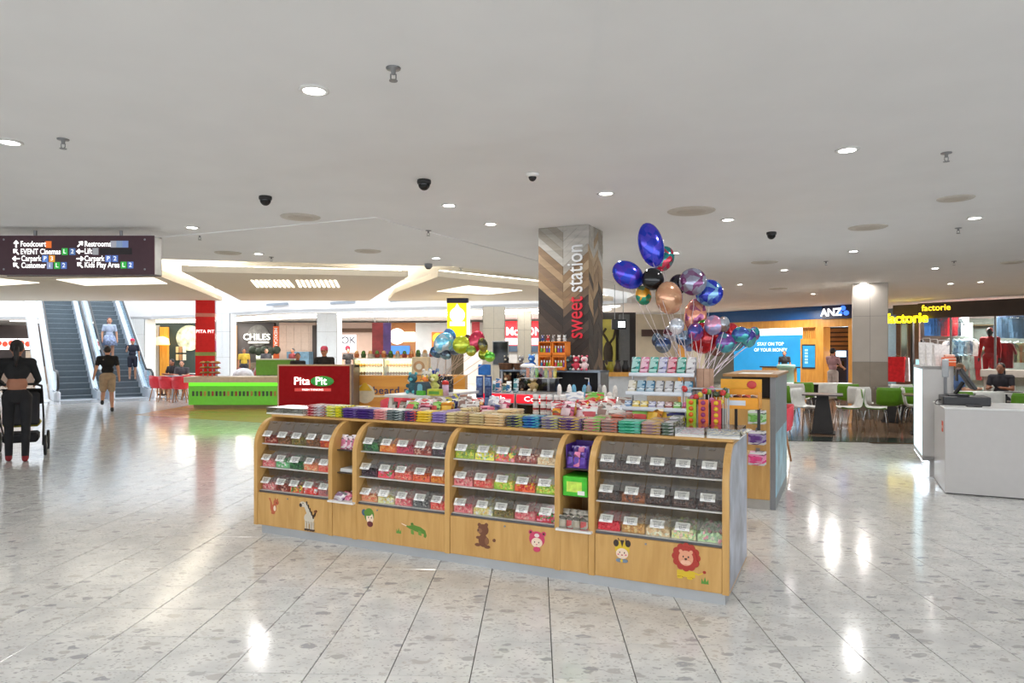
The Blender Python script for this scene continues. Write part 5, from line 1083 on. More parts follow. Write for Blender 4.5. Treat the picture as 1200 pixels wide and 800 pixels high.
def garment(label, name, px, py, pl, off, w, h, c, cat, kind='top', rz=0., group='clothes on display'):
    p = PL((11.75, 22.4), (15.9, 16.9), off); x, z = p.xz(px, py); P3 = p.loc()+Vector((p.dir.x, p.dir.y, 0))*x; P3.z = z
    t = thing(name, label, cat, P3, p.rz+rz, group); mb = MB()
    if kind == 'top': poly = [(-w/2, 0), (w/2, 0), (w/2*.98, -h*.45), (w*.5, -h), (-w*.5, -h), (-w/2*.98, -h*.45)]; poly = [(-.08, .0), (.08, 0), (w*.38, -.04), (w*.62, -h*.42), (w*.5, -h*.46), (w*.37, -h*.25), (w*.36, -h), (-w*.36, -h), (-w*.37, -h*.25), (-w*.5, -h*.46), (-w*.62, -h*.42), (-w*.38, -.04)]
    elif kind == 'pants': poly = [(-w*.35, 0), (w*.35, 0), (w*.42, -h), (w*.08, -h), (0, -h*.35), (-w*.08, -h), (-w*.42, -h)]
    else: poly = [(-w/2, 0), (w/2, 0), (w*.46, -h), (-w*.46, -h)]
    mb.prism(poly, -.035, .035, 'xz'); o = mb.build('cloth', mat(c, .85, var=.18, scale=9, bump=.3), t)
    MB().tube([(-w*.3, 0, .01), (0, 0, .06), (w*.3, 0, .01)], .006, 5).build('hanger', STEEL, t); MB().tube([(0, 0, .06), (0, 0, .10), (.02, 0, .11)], .004, 5).build('hanger_hook', STEEL, t)
    return t
RR = random.Random(3)
for k in range(7):
    c = [(40, 90, 150), (70, 110, 160), (30, 30, 40), (170, 26, 40), (180, 30, 44), (40, 44, 60), (200, 200, 204)][k]
    garment('%s jacket on the top rail behind the yellow lettering, %s along' % (['blue', 'denim', 'black', 'red', 'scarlet', 'navy', 'white'][k], ORD[k]), 'hanging_jacket', 1091+6.0*k, 372, None, 2.6, .42, .62, c, 'jacket', 'top' if k % 2 else 'box')
for k in range(6):
    c = [(214, 216, 220), (120, 150, 190), (150, 176, 206), (210, 214, 222), (96, 110, 140), (206, 190, 190)][k]
    garment('%s shirt on the middle rail left of the mannequin, %s along' % (['white', 'sky blue', 'pale blue', 'off-white', 'slate', 'blush'][k], ORD[k]), 'hanging_shirt', 1112+5.6*k, 399, None, 1.7, .40, .55, c, 'shirt')
for k in range(6):
    c = [(206, 212, 214), (196, 206, 206), (40, 44, 60), (210, 214, 216), (190, 200, 200), (170, 40, 50)][k]
    garment('%s trousers on the low rail left of the mannequin, %s along' % (['pale', 'light grey', 'navy', 'white', 'grey', 'red'][k], ORD[k]), 'hanging_trousers', 1108+7*k, 417, None, 1.6, .4, .75, c, 'trousers', 'pants')
for k in range(10):
    c = [(44, 60, 84), (34, 46, 66), (60, 80, 106), (50, 66, 90)][k % 4]
    garment('dark denim jeans on the high rail right of the mannequin, %s along' % ORD[k], 'hanging_jeans', 1172+5*k, 366, None, 2.4, .42, .8, c, 'jeans', 'pants')
for k in range(5): garment('%s top on the wall rail above the counter monitor, %s along' % (['grey', 'black', 'khaki', 'rust', 'white'][k], ORD[k]), 'hanging_blouse', 1176+9*k, 402, None, 2.3, .45, .6, [(90, 92, 98), (30, 30, 34), (120, 110, 80), (150, 80, 50), (206, 206, 206)][k], 'top')
for k in range(3): garment('%s hoodie on the rail right of the mannequin' % ['dark red', 'crimson', 'maroon'][k], 'hanging_hoodie', 1166+7*k, 402, None, 1.3, .42, .75, [(150, 24, 36), (170, 30, 40), (120, 20, 30)][k], 'hoodie')
garment('bright red hoodie hanging low beside the beige column', 'hanging_hoodie', 1050, 418, None, .2, .55, .8, (206, 24, 36), 'hoodie', 'box')
garment('white trousers hanging behind the red hoodie', 'hanging_trousers', 1061, 419, None, .3, .3, .75, (206, 206, 214), 'trousers', 'pants')
garment('black top on the rail by the steel post', 'hanging_blouse', 1076, 398, None, 1.0, .45, .7, (34, 34, 40), 'top'); garment('brown top on the rail beside the black one', 'hanging_blouse', 1082, 402, None, 1.0, .4, .6, (130, 100, 90), 'top')
tb_ = thing('display_table', 'pale clothes display table behind the shop glass', 'table', at(1195, 419, 15.8)*Vector((1, 1, 0)) + Vector((0, 0, 0)), fs_.rz)
MB().cbox(-.7, .7, -.3, .3, .95, 1.12, .01).build('tabletop', mat((196, 186, 176), .5), tb_)
for x in (-.6, .6): MB().box(x-.04, x+.04, -.25, .25, 0, .95).build('leg', mat((170, 160, 150), .5), tb_)
bl = thing('lit_blue_panel', 'tall pale blue lit panel beside the brown shop wall', 'light panel', fs_.loc()+Vector((fs_.dir.x, fs_.dir.y, 0))*X(1071), fs_.rz)
MB().box(0, .3, .1, .16, .35, 1.3).build('panel_case', WHITE, bl); MB().box(.02, .28, .09, .1, .38, 1.27).build('lit_face', glow((150, 210, 225), 1.), bl)

# ------------------------------------------------------------------ white service counter on the right
CA = Vector((4.77, 7.52, 0)); rz = KR
wc = thing('service_counter', 'plain white service counter with a dark toe line', 'counter', CA, rz)
WPAINT = mat((200, 197, 195), .3, var=.015)
MB().box(0, 3.2, .0, 1.0, .012, .93).build('counter_body', WPAINT, wc)
MB().cbox(-.01, 3.22, -.01, 1.02, .93, .95, .004).build('counter_top', mat((232, 232, 230), .25), wc)
MB().box(.02, 3.2, .02, .98, 0, .012).build('toe_strip', DARK, wc)
MB().box(.9, 2.6, .25, .8, .95, .953).build('dark_inset', mat((70, 72, 76), .3), wc)
op = MB().box(-.003, 0, .15, .27, .66, .78).build('orange_notice', mat((222, 84, 40), .5), wc)
MB().box(-.004, -.003, .17, .25, .70, .73).build('notice_print', mat((240, 190, 170), .5), op)
tc = thing('lit_showcase', 'tall white showcase with a glowing glass side beside the counter', 'showcase', CA+KU*-.12+KS*1.05, rz)
MB().box(0, .33, 0, .03, .2, 1.38).box(.3, .33, 0, 1.2, .2, 1.38).box(0, .33, 1.17, 1.2, .2, 1.38).box(0, .33, 0, 1.2, 1.34, 1.38).box(0, .33, 0, 1.2, .2, .26).build('case_body', WPAINT, tc)
MB().box(.04, .29, .04, 1.16, .262, 1.33).build('lit_core', mat((190, 220, 226), .4, var=.02, emit=.55), tc) if False else None
MB().box(.29, .298, .04, 1.16, .27, 1.33).build('light_panel', glow((205, 235, 245), 1.6), tc)
MB().box(.004, .012, .03, 1.17, .262, 1.338).build('lit_glass_side', glow((196, 226, 236), .85), tc)
for z in (.55, .82, 1.08): MB().box(.015, .29, .03, 1.17, z, z+.01).build('glass_shelf', mat((200, 230, 235), .1, var=0, trans=.1), tc)
MB().box(.08, .33, .05, 1.15, 0, .2).build('recessed_base', WPAINT, tc)
MB().box(.005, .06, .04, 1.16, .188, .198).build('base_light_strip', glow((225, 240, 255), 9), tc)
for j in range(9):
    b = thing('cosmetic_bottle', 'small pale bottle in the lit showcase, %s shelf, %s along' % (['low', 'middle', 'upper'][j//3], ORD[j % 3]), 'bottle', CA+KU*.0+KS*(1.3+.3*(j % 3))+Vector((0, 0, [.272, .561, .831][j//3])), rz, 'bottles in the lit showcase')
    MB().lathe([(.03, 0), (.03, .1), (.012, .12), (.012, .15), (0, .15)], 10).build('bottle_body', mat([(200, 210, 214), (170, 190, 196), (214, 200, 190)][j % 3], .2), b, smooth=True); MB().lathe([(.014, .15), (.014, .18), (0, .18)], 8).build('bottle_cap', GREYM, b)
# things on top of the showcase
for k in range(3):
    b = thing('white_paper_bag', 'white patterned paper bag on the showcase, %s' % ['tallest at the back', 'middle one', 'front one by the orange carton'][k], 'paper bag', CA+KU*(.0+.05*k)+KS*(1.9-.3*k)+Vector((0, 0, 1.38)), rz+.15*k, 'paper bags on the showcase')
    h = .30-.02*k
    MB().add([(-.08, -.05, 0), (.08, -.05, 0), (.08, .05, 0), (-.08, .05, 0), (-.09, -.035, h), (.09, -.03, h*.97), (.085, .035, h), (-.085, .03, h*1.03)], [(0, 3, 2, 1), (0, 1, 5, 4), (1, 2, 6, 5), (2, 3, 7, 6), (3, 0, 4, 7)]).build('bag_body', mat((236, 232, 230), .7, var=.16, scale=30), b)
    MB().tube([(-.04, -.03, h), (-.04, -.03, h+.06), (.04, -.03, h+.06), (.04, -.03, h)], .004, 5).build('handle', mat((226, 220, 220), .6), b)
oc = thing('orange_carton', 'orange striped carton on the front corner of the showcase', 'carton', CA+KU*.10+KS*1.1+Vector((0, 0, 1.38)), rz)
MB().cbox(0, .14, 0, .12, 0, .11, .004).build('carton_body', mat((232, 96, 34), .5), oc)
for z in (.05, .085): MB().box(.02, .142, -.002, .0, z, z+.012).build('pale_stripe', mat((246, 214, 196), .5), oc)
MB().cbox(.02, .13, .01, .11, .11, .145, .01).build('carton_lid', mat((240, 190, 170), .5), oc)
# till
cd = thing('cash_drawer', 'black cash drawer on the white counter', 'cash drawer', CA+KU*.02+KS*.36+Vector((0, 0, .95)), rz)
MB().cbox(0, .46, 0, .42, 0, .10, .008).build('drawer_case', mat((40, 40, 44), .4), cd); MB().box(.02, .44, -.006, 0, .015, .085).build('drawer_front', mat((30, 30, 33), .35), cd)
mo = thing('till_monitor', 'black till screen tilted on its stand above the cash drawer', 'monitor', CA+KU*.24+KS*.55+Vector((0, 0, 1.05)), rz)
MB().cbox(-.16, .05, -.1, .1, 0, .02, .006).build('foot', BLACK, mo); MB().tube([(-.08, 0, .02), (-.03, 0, .10), (0, 0, .16)], .022, 8).build('arm', BLACK, mo)
tm = Matrix.Translation((.03, 0, .20)) @ Matrix.Rotation(math.radians(-32), 4, 'Y')
MB().cbox(-.018, .018, -.17, .17, -.14, .14, .006, 0, tm).build('screen_housing', mat((26, 26, 28), .3), mo); MB().box(.018, .02, -.155, .155, -.125, .125, 0, tm).build('display', mat((12, 14, 18), .1), mo)
MB().cbox(-.006, .008, -.16, -.02, .17, .30, .004, 0, Matrix.Translation((-.06, .12, .0))).build('customer_display', DARK, mo)
ss = thing('scanner_stand', 'grey upright scanner post beside the till screen', 'scanner', CA+KU*.1+KS*.86+Vector((0, 0, .95)), rz)
MB().cbox(-.05, .05, -.05, .05, 0, .02, .005).build('foot', DARK, ss); MB().cyl((0, 0, .02), (0, 0, .44), .018, n=10).build('pole', GREYM, ss); MB().cbox(-.035, .035, -.02, .02, .30, .52, .008).build('head', mat((180, 184, 188), .3), ss)
cb = MB().tube([(.1, .55, 1.0), (-.02, .5, 1.0), (-.05, .42, .97), (-.045, .38, .953), (.0, .34, .953), (.06, .36, .953)], .005, 6).build('till_cable', BLACK, None, CA, (0, 0, rz)); tag(cb, 'black till cable looped over the counter edge', 'cable')
mb_ = thing('card_terminal', 'flat dark card reader on the counter before the cash drawer', 'card reader', CA+KU*.22+KS*.16+Vector((0, 0, .95)), rz)
MB().cbox(0, .15, 0, .08, 0, .02, .006).build('terminal_body', DARK, mb_); MB().box(.02, .07, .015, .065, .02, .022).build('terminal_screen', mat((90, 100, 110), .2), mb_)
# ------------------------------------------------------------------ hanging directory sign
sd = 8.5; sl = at(-4, 322, sd); sr = at(181, 320, sd)
sg = thing('directory_sign', 'long maroon hanging directory sign with white arrows and place names', 'sign', (sl.x, sd, 2.515), 0)
SW = sr.x-sl.x; SH = .49
MAR = mat((70, 34, 46), .4, var=.04)
MB().cbox(0, SW, 0, .012, 0, SH, .004).build('front_board', MAR, sg)
MB().box(.0, SW+.0, .012, .17, .01, SH-.01).build('sign_case', mat((150, 150, 146), .4, .4), sg)
MB().cbox(0, SW, .17, .182, 0, SH, .004).build('rear_board', MAR, sg)
for x in (.42, 1.5): MB().cyl((x, .09, SH-.01), (x, .09, CEIL-.03-2.515), .02, n=10).build('hanger_rod', STEEL, sg)
for x, z in ((.09, .07), (SW-.12, .07), (.09, SH-.05), (SW-.12, SH-.05)): MB().cyl((x, -.004, z), (x, 0, z), .012, n=10).build('stud', STEEL, sg)
TXW = glow((250, 250, 248), .9)
def srow(px, py): p = at(px, py, sd); return p.x-sl.x, p.z-2.515
def arrow(x, z, ang):
    q = Matrix.Rotation(ang, 3, 'Y'); mb = MB()
    for pts in ([(-.008, -.045), (.008, -.045), (.008, .03), (-.008, .03)], [(0, .05), (-.034, .012), (-.022, .002), (0, .026)], [(0, .05), (0, .026), (.022, .002), (.034, .012)]):
        P = [q @ Vector((a, 0, b)) for a, b in pts]; mb.prism([(x+p.x, z+p.z) for p in P], -.004, 0, 'xz')
    mb.build('arrow', TXW, sg)
def icon(px, py, c, ch, cc=(250, 250, 250)):
    x, z = srow(px, py); i = MB().box(x-.036, x+.036, -.004, 0, z-.042, z+.042).build('icon', mat(c, .5, var=0, emit=.35), sg)
    if ch: write(ch, .075, mat(cc, .5, var=0, emit=.4), i, (x, -.005, z), ext=.001, bold=.002)
for (ax, tx_, py, ang, s) in [(19, 24, 286, 0, 'Foodcourt'), (19, 24, 295, -PI/4, 'EVENT Cinemas'), (19, 25, 303, -PI/2, 'Carpark'), (19, 25, 311, -PI/4, 'Customer'), (94, 99, 286, PI/4, 'Restrooms'), (94, 99, 294.5, -PI/2, 'Lift'), (94, 99, 303, PI/2, 'Carpark'), (94, 99, 310.5, -PI/4, 'Kids Play Area')]:
    x, z = srow(ax, py); arrow(x, z, ang); x, z = srow(tx_, py); write(s, .098, TXW, sg, (x, -.003, z), ext=.001, bold=.0025, align='LEFT', sx=.76)
for a in [(57, 286.5, (226, 110, 40), ''), (76, 294.7, (50, 170, 70), 'L'), (85, 294.7, (80, 110, 160), '2'), (53, 303, (90, 130, 200), 'P'), (61, 303, (226, 150, 50), '3'), (58.5, 311, (140, 150, 190), 'i'), (67, 311, (50, 170, 70), 'L'), (75, 311, (80, 110, 180), '2'), (133, 286, (150, 150, 160), ''), (140, 286, (120, 140, 170), ''), (147, 286, (110, 130, 180), ''), (112, 294.5, (150, 150, 154), ''), (127, 303, (90, 120, 190), 'P'), (135, 303, (80, 110, 180), '2'), (145, 310.5, (50, 170, 70), 'L'), (153, 310.5, (80, 110, 180), '2')]: icon(*a)
x, z = srow(136, 294.3); MB().box(x-.2, x+.2, -.003, 0, z-.04, z+.04).build('blanked_strip', mat((34, 22, 26), .5), sg)

# ------------------------------------------------------------------ escalators
ER = math.radians(38.5); EO = Vector((-14.1, 21.0, 0)); EX = Vector((math.cos(ER), math.sin(ER), 0))
SIL = mat((222, 228, 236), .3, .3, var=.03); RUB = mat((28, 28, 32), .4); STEPM = mat((104, 116, 124), .45, .4, var=.05)
def escalator(label, x0):
    t = thing('escalator', label, 'escalator', EO+EX*x0, ER, 'escalators'); W, B, SL = 1.32, .17, math.tan(math.radians(30))
    prof = lambda y: 0 if y < .9 else (y-.9)*SL
    top = 9.6
    for k in range(26):
        y = .35+.33*k; z = prof(y+.05) if k > 1 else 0
        s = MB().box(B, W-B, y, y+.33+.02, z-.19, z+.01).build('step', STEPM, t)
        MB().box(B+.02, W-B-.02, y-.002, y+.012, z+.004, z+.0115).build('step_edge', mat((190, 200, 206), .4, .2), s)
    MB().box(B, W-B, 0, .36, .0, .012).build('comb_plate', SIL, t)
    for i, xx in enumerate((0, W-B)):
        base = [(-.05, 0), (.9, 0), (top, prof(top)), (top, prof(top)+.28), (.9, .28), (-.05, .28)]
        MB().prism([(-.05, .0), (1.1, .0), (top, prof(top)-.1), (top, prof(top)+.3), (.9, .3), (-.05, .26)], xx, xx+B, 'yz').build('balustrade_deck', SIL, t)
        MB().prism([(-.25, .34), (-.32, .55), (-.22, .8), (.0, .9), (.8, .9), (top, prof(top)+.88), (top, prof(top)+.3), (.9, .3), (-.1, .28)], xx+B/2-.008, xx+B/2+.008, 'yz').build('glass_panel', mat((206, 222, 232), .05, var=0, trans=.12), t)
        pts = [(xx+B/2, -.1, .32), (xx+B/2, -.3, .42), (xx+B/2, -.36, .58), (xx+B/2, -.27, .82), (xx+B/2, .0, .93), (xx+B/2, .8, .93), (xx+B/2, top, prof(top)+.91)]
        MB().tube(pts, .035, 8).build('handrail', RUB, t, smooth=True)
        MB().cbox(xx+.01, xx+B-.01, -.3, .1, 0, .32, .05).build('newel_base', SIL, t)
        MB().prism([(.0, .30), (.9, .31), (top, prof(top)+.31), (top, prof(top)+.34), (.9, .34), (.0, .33)], xx+.02, xx+B-.02, 'yz').build('deck_trim', mat((230, 236, 242), .2, .3), t)
    return t
escalator('left escalator of the pair, empty dark steps', 0)
escalator('escalator of the pair carrying people, nearer the red pillar', 1.46)
o = MB().prism([(-.3, .01), (1.2, .01), (9.6, 4.8), (9.6, 4.2), (1.2, -.05)], -.34, -.04, 'yz').build('escalator_side_cladding', mat((226, 230, 234), .3), None, EO, (0, 0, ER)); tag(o, 'white sloping side cladding left of the escalators', 'cladding')
o = MB().prism([(-.3, .01), (1.2, .01), (9.6, 4.8), (9.6, 4.2), (1.2, -.05)], 2.82, 3.1, 'yz').build('escalator_side_cladding', mat((226, 230, 234), .3), None, EO, (0, 0, ER)); tag(o, 'white sloping side cladding right of the escalators', 'cladding')
# bright landing floor before the escalators
o = MB().box(-.6, 3.6, -1.6, .3, .0, .004).build('floor_landing', mat((206, 208, 210), .12, .2), None, EO, (0, 0, ER)); struct(o)

# ------------------------------------------------------------------ atrium edge and food court shell
BW = mat((240, 241, 243), .7, var=.01)
arc = [(-34, 31), (-24, 31.3), (-16.5, 31.2), (-12, 28.2), (-9, 25.8), (-3, 24.0), (1.5, 21.9), (3.4, 20.2)]
mb = MB()
for a, b in zip(arc, arc[1:]):
    n = Vector((b[1]-a[1], -(b[0]-a[0]))).normalized()*-.25
    mb.prism([a, b, (b[0]+n.x, b[1]+n.y), (a[0]+n.x, a[1]+n.y)], 2.98, 7.0, 'xy')
bh = struct(mb.build('wall_bulkhead', BW))
for (xa, xb, y_) in ((312, 337, 357), (387, 416, 355), (455, 481, 352.5)):
    pa, pb = at(xa, y_+1.5, 25.0), at(xb, y_, 24.6)
    for q in (pa, pb):
        for a, b in zip(arc, arc[1:]):
            if a[0] <= q.x <= b[0]:
                dd = a[1]+(b[1]-a[1])*(q.x-a[0])/(b[0]-a[0])-.03; q.z = EYE+(q.z-EYE)*dd/q.y; q.x *= dd/q.y; q.y = dd
    mbv = MB(); mbv.add([pa, pb, pb+Vector((0, 0, .09)), pa+Vector((0, 0, .09)), pa+Vector((0, .06, 0)), pb+Vector((0, .06, 0)), pb+Vector((0, .06, .09)), pa+Vector((0, .06, .09))], [(0, 1, 2, 3), (0, 4, 5, 1), (3, 2, 6, 7), (0, 3, 7, 4), (1, 5, 6, 2)]); mbv.build('air_grille', mat((150, 160, 172), .5), bh)
fc = struct(MB().prism([(a[0], a[1]) for a in arc]+[(3.4, 41), (-34, 41)], 2.99, 3.1, 'xy').build('ceiling_foodcourt', BW))
for k, off in enumerate((1.3, 3.2)):
    for a, b in zip(arc[1:], arc[2:]):
        MB().prism([(a[0], a[1]+off), (b[0], b[1]+off), (b[0], b[1]+off+.5), (a[0], a[1]+off+.5)], 2.955, 2.985, 'xy').build('cove_light_strip', glow((255, 252, 245), 2.6), fc)
struct(MB().box(-34, 28, 39.5, 40, 0, 7).build('wall_back', mat((178, 172, 164), .7)))
struct(MB().box(-34.2, -33.8, 8, 40, 0, 7).build('wall_left', mat((206, 204, 200), .7)))
struct(MB().box(27.8, 28.2, -9, 40, 0, 3.4).build('wall_right', mat((150, 140, 132), .7)))
struct(MB().box(3.3, 28, 33.8, 34.2, 0, 3.4).build('wall_rear_right', mat((186, 176, 158), .7)))
struct(MB().box(-30, -29.6, -9, 9, 0, 3.4).box(-34, -29.6, 8.8, 9, 0, 7).build('wall_side', mat((206, 200, 194), .7)))
# white columns in the food court
WCOL = mat((224, 228, 230), .4, var=.02)
for px, d, w, lab in ((164, 31.5, .95, 'white column right of the escalators'), (264, 26.5, .62, 'white column just behind the red pillar'), (386, 26.8, .78, 'white column between the tiled wall and noodle sign')):
    column('white_column', lab, px, d, w, 2.99, 0, WCOL)
for px, d, w, lab in ((579, 22.5, .72, 'beige tiled column left of the red letter sign'), (614.5, 24.5, .5, 'beige tiled column splitting the red letter sign')):
    column('tiled_column', lab, px, d, w, 2.99, 0, mat((206, 198, 182), .4, var=.03))

# ------------------------------------------------------------------ food court shops (far wall)
def wbox(px0, px1, py0, py1, d, th=.12, z0=None):
    a, b = at(px0, py1, d), at(px1, py0, d); return MB().box(a.x, b.x, d, d+th, a.z if z0 is None else z0, b.z)
def shopf(label, px0, px1, d, c, py=378):
    t = thing('food_shop', label, 'shopfront', (0, 0, 0), 0, None)
    wbox(px0, px1, py, 460, d, .3, 0.0).build('shop_wall', mat(c, .6, var=.08, scale=2), t); return t
D1 = 33.
def disc(px, py, d, r, m, parent, name='round_emblem', th=.05):
    p = at(px, py, d); return MB().cyl((p.x, d-th, p.z), (p.x, d, p.z), r, n=24).build(name, m, parent)
t = shopf('dark menu stall at the far left behind the woman', -20, 62, 33, (60, 50, 48), 381)
for a, b in ((-6, 18.5), (20.5, 41)):
    s_ = wbox(a, b, 396.5, 409.5, 32.9, .08).build('menu_screen', glow((226, 226, 224), 1.1), t)
    for k in range(3): disc(a+5+k*7, 402+(k % 2), 32.88, .13, glow((190, 70, 50), .8), s_, 'menu_picture', .02)
ct = wbox(-20, 62, 430, 460, 32.0, .8, 0).build('stall_counter', mat((130, 110, 96), .5), t); wbox(30, 41, 411, 430, 32.85, .05).build('notice_frame', mat((206, 190, 170), .5), t)
t = shopf('dark green shop with a round leaf picture left of the red pillar', 174, 230, D1, (38, 52, 48)); wbox(187, 197, 383, 455, D1-.1, .1, 0).build('timber_pilaster', OAK, t)
wbox(180, 186, 381, 455, D1-.1, .1, 0).build('grey_pilaster', mat((170, 168, 164), .5), t); p = at(192, 404, D1-.2); MB().lathe([(.0, 0), (.35, .0), (.3, .3), (.1, .4), (0, .4)], 14, (p.x, D1-.4, p.z)).build('pendant_lamp', glow((255, 210, 130), 1.6), t, smooth=True)
disc(222, 396, D1, .62, mat((176, 180, 150), .6, var=.5, scale=5), t); 
for k in range(6):
    wbox(206+4*(k % 3), 209+4*(k % 3), 406+9*(k//3), 413+9*(k//3), D1-.1, .1).build('menu_card', mat([(196, 170, 120), (150, 110, 70), (206, 200, 180)][k % 3], .6), t)
t = shopf('charcoal shop with a round grey emblem and white name', 268, 321, D1, (52, 46, 44)); wbox(268, 277, 381, 455, D1-.1, .1, 0).build('timber_pilaster', OAK, t)
e = disc(303, 393, D1, .52, mat((84, 82, 78), .7, var=.4, scale=6), t); p = at(301, 395, D1-.1); write('CHILES', .42, glow((240, 240, 236), .9), e, (p.x, D1-.12, p.z), ext=.01, bold=.006); p = at(303, 401, D1-.1); MB().box(p.x-.5, p.x+.5, D1-.1, D1-.06, p.z-.05, p.z+.05).build('small_print', mat((206, 204, 196), .6), e)
wbox(280, 325, 425, 455, D1-1.2, .6, 0).build('shop_counter', mat((110, 100, 84), .6, var=.3, scale=8), t); wbox(300, 319, 409, 425, D1-.2, .15).build('pale_menu', glow((206, 216, 190), .6), t)
for k in range(5): p = at(296+7*k, 410+2*(k % 2), D1-1); MB().ell((p.x, D1-1, p.z), .2, 8, 6).build('hanging_plant', mat((40, 50, 36), .8), t, smooth=True)
t = thing('orange_banner', 'narrow orange vertical banner beside the charcoal shop', 'banner', (0, 0, 0)); wbox(320, 326.5, 382, 420, D1-.4, .1).build('banner_board', mat((206, 92, 40), .5), t); p = at(323.2, 396, D1-.4); write('MEXICAN', .22, WHITE, t, (p.x, D1-.42, p.z), (PI/2, PI/2, 0), ext=.005, bold=.004)
t = shopf('pale tiled wall with wall-washing lights in the food court', 327, 370, D1, (196, 172, 156))
for r_ in range(4):
    for c_ in range(5): wbox(327.3+8.6*c_, 335.6+8.6*c_, 381+10*r_, 390.6+10*r_, D1-.03, .03).build('tile', mat((206, 184, 168), .35, var=.05), t)
wbox(366, 375, 381, 460, D1-.3, .2, 0).build('dark_jamb', mat((48, 40, 38), .6), t); wbox(336, 362, 412, 455, D1-1, .7, 0).build('shop_counter', mat((90, 120, 140), .4, var=.3, scale=6), t)
t = shopf('rose beige noodle shop wall with a white sign panel', 397, 436, D1, (196, 170, 156)); wbox(397, 436, 384.5, 389, D1-.15, .15).build('brown_band', mat((84, 58, 38), .6), t)
s_ = wbox(398, 417, 392, 413, D1-.1, .1).build('sign_panel', glow((236, 236, 240), .55), t); p = at(407.5, 399, D1); write('JOK', .5, mat((40, 36, 60), .5), s_, (p.x, D1-.12, p.z), ext=.008, bold=.0); disc(407.5, 408, D1-.11, .13, mat((200, 60, 90), .5), s_, 'sign_print', .02)
t = thing('promo_banner', 'tall red and purple poster banner hanging in the food court', 'banner', (0, 0, 0)); MB().cyl((at(439, 378, 26).x, 26.03, 2.6), (at(439, 378, 26).x, 26.03, 2.985), .012, n=6).build('hanging_rod', STEEL, t); MB().cyl((at(455, 378, 26).x, 26.03, 2.6), (at(455, 378, 26).x, 26.03, 2.985), .012, n=6).build('hanging_rod', STEEL, t); wbox(436, 449, 378, 415, 26, .06).build('red_half', mat((130, 44, 44), .5, var=.4, scale=3), t); wbox(449, 458, 378, 415, 26, .06).build('purple_half', mat((80, 56, 110), .5, var=.3, scale=3), t)
t = shopf('tan shop wall with a glowing white round logo sign', 458, 487, D1, (160, 106, 60)); disc(465.5, 394, D1, .38, glow((255, 250, 246), 1.6), t); wbox(469, 486, 389, 400, D1-.1, .1).build('lit_sign', glow((255, 252, 240), 1.6), t); wbox(458, 480, 405, 415, D1-.1, .1).build('blue_menu', glow((60, 110, 190), .6), t)
t = shopf('white panel shop wall beside an orange poster', 487, 532, D1, (200, 206, 210)); q = wbox(506, 521, 389, 407, D1-.1, .1).build('orange_poster', glow((226, 110, 40), .5), t); disc(513, 396, D1-.1, .25, glow((246, 196, 60), .6), q, 'poster_print', .02); wbox(487, 532, 415, 455, D1-.6, .4, 0).build('grey_counter', mat((120, 118, 118), .5), t)
t = shopf('red fast food shop sign with white letters behind the tiled columns', 592, 640, 31, (150, 150, 150)); wbox(590, 640, 376, 405, 30.9, .1).build('red_sign_board', mat((196, 20, 36), .4, var=.05, emit=.35), t)
p = at(592.5, 388.5, 30.85); write('McDONALD', .52, glow((255, 250, 250), 1.4), t, (p.x, 30.85, p.z), ext=.01, bold=.02, sx=.9, align='LEFT'); wbox(592, 640, 396, 404, 30.84, .06).build('pale_menu', glow((236, 190, 206), .8), t); wbox(592, 640, 405, 412, 30.84, .06).build('dark_menu', mat((40, 60, 80), .5), t)
t = shopf('grey backdrop wall between the yellow sign and tiled column', 530, 592, 32, (190, 186, 182)); wbox(553, 562, 377, 400, 31.8, .1).build('red_strip', mat((150, 26, 34), .5), t)
# right of the pillar: olive lit picture, dark column, beige wall
t = shopf('dark wall with an olive lit antler picture right of the pillar', 690, 745, 22, (58, 54, 52), 366)
pc = wbox(704, 721.5, 374, 430, 21.9, .08).build('olive_picture', mat((150, 140, 60), .5, var=.35, scale=2, emit=.25), t)
p = at(714, 403, 21.8); MB().tube([(p.x-.05, 21.85, p.z-.5), (p.x, 21.85, p.z), (p.x-.1, 21.85, p.z+.2), (p.x-.2, 21.85, p.z+.35), (p.x-.1, 21.85, p.z+.5)], .04, 6).tube([(p.x, 21.85, p.z), (p.x+.15, 21.85, p.z+.2), (p.x+.2, 21.85, p.z+.45), (p.x+.1, 21.85, p.z+.6)], .04, 6).ell((p.x-.03, 21.85, p.z-.3), (.16, .05, .4), 10, 6).build('antler_print', mat((60, 48, 30), .6), pc, smooth=True)
wbox(727, 738, 368, 455, 21.6, .4, 0).build('grey_pilaster', mat((96, 98, 98), .5), t)
t = shopf('plain beige corridor wall behind the balloons', 738, 826, 28, (196, 188, 168), 368); wbox(752, 779, 386, 394, 27.8, .1).build('dark_sign', mat((60, 40, 36), .5), t); wbox(795, 803, 380, 445, 27.8, .1, 0).build('timber_jamb', OAK, t)
hs = thing('exit_sign', 'small black hanging sign with a white lit arrow right of the pillar', 'sign', at(725.5, 386, 16), 0)
MB().cbox(-.17, .17, 0, .06, 0, .24, .006).build('sign_box', BLACK, hs); MB().box(-.02, .14, -.004, 0, .05, .19).build('lit_arrow_panel', glow((245, 250, 250), 1.6), hs)
for x in (-.1, .1): MB().cyl((x, .03, .24), (x, .03, CEIL-at(725, 386, 16).z), .008, n=6).build('rod', STEEL, hs)
lc = thing('rear_bench', 'pale timber bench counter right of the pillar in the distance', 'counter', (0, 0, 0)); wbox(700, 760, 436, 441, 14, .6).build('counter_top', OAK, lc); wbox(702, 758, 441, 480, 14.1, .5, 0).build('counter_front', mat((206, 210, 214), .5), lc)
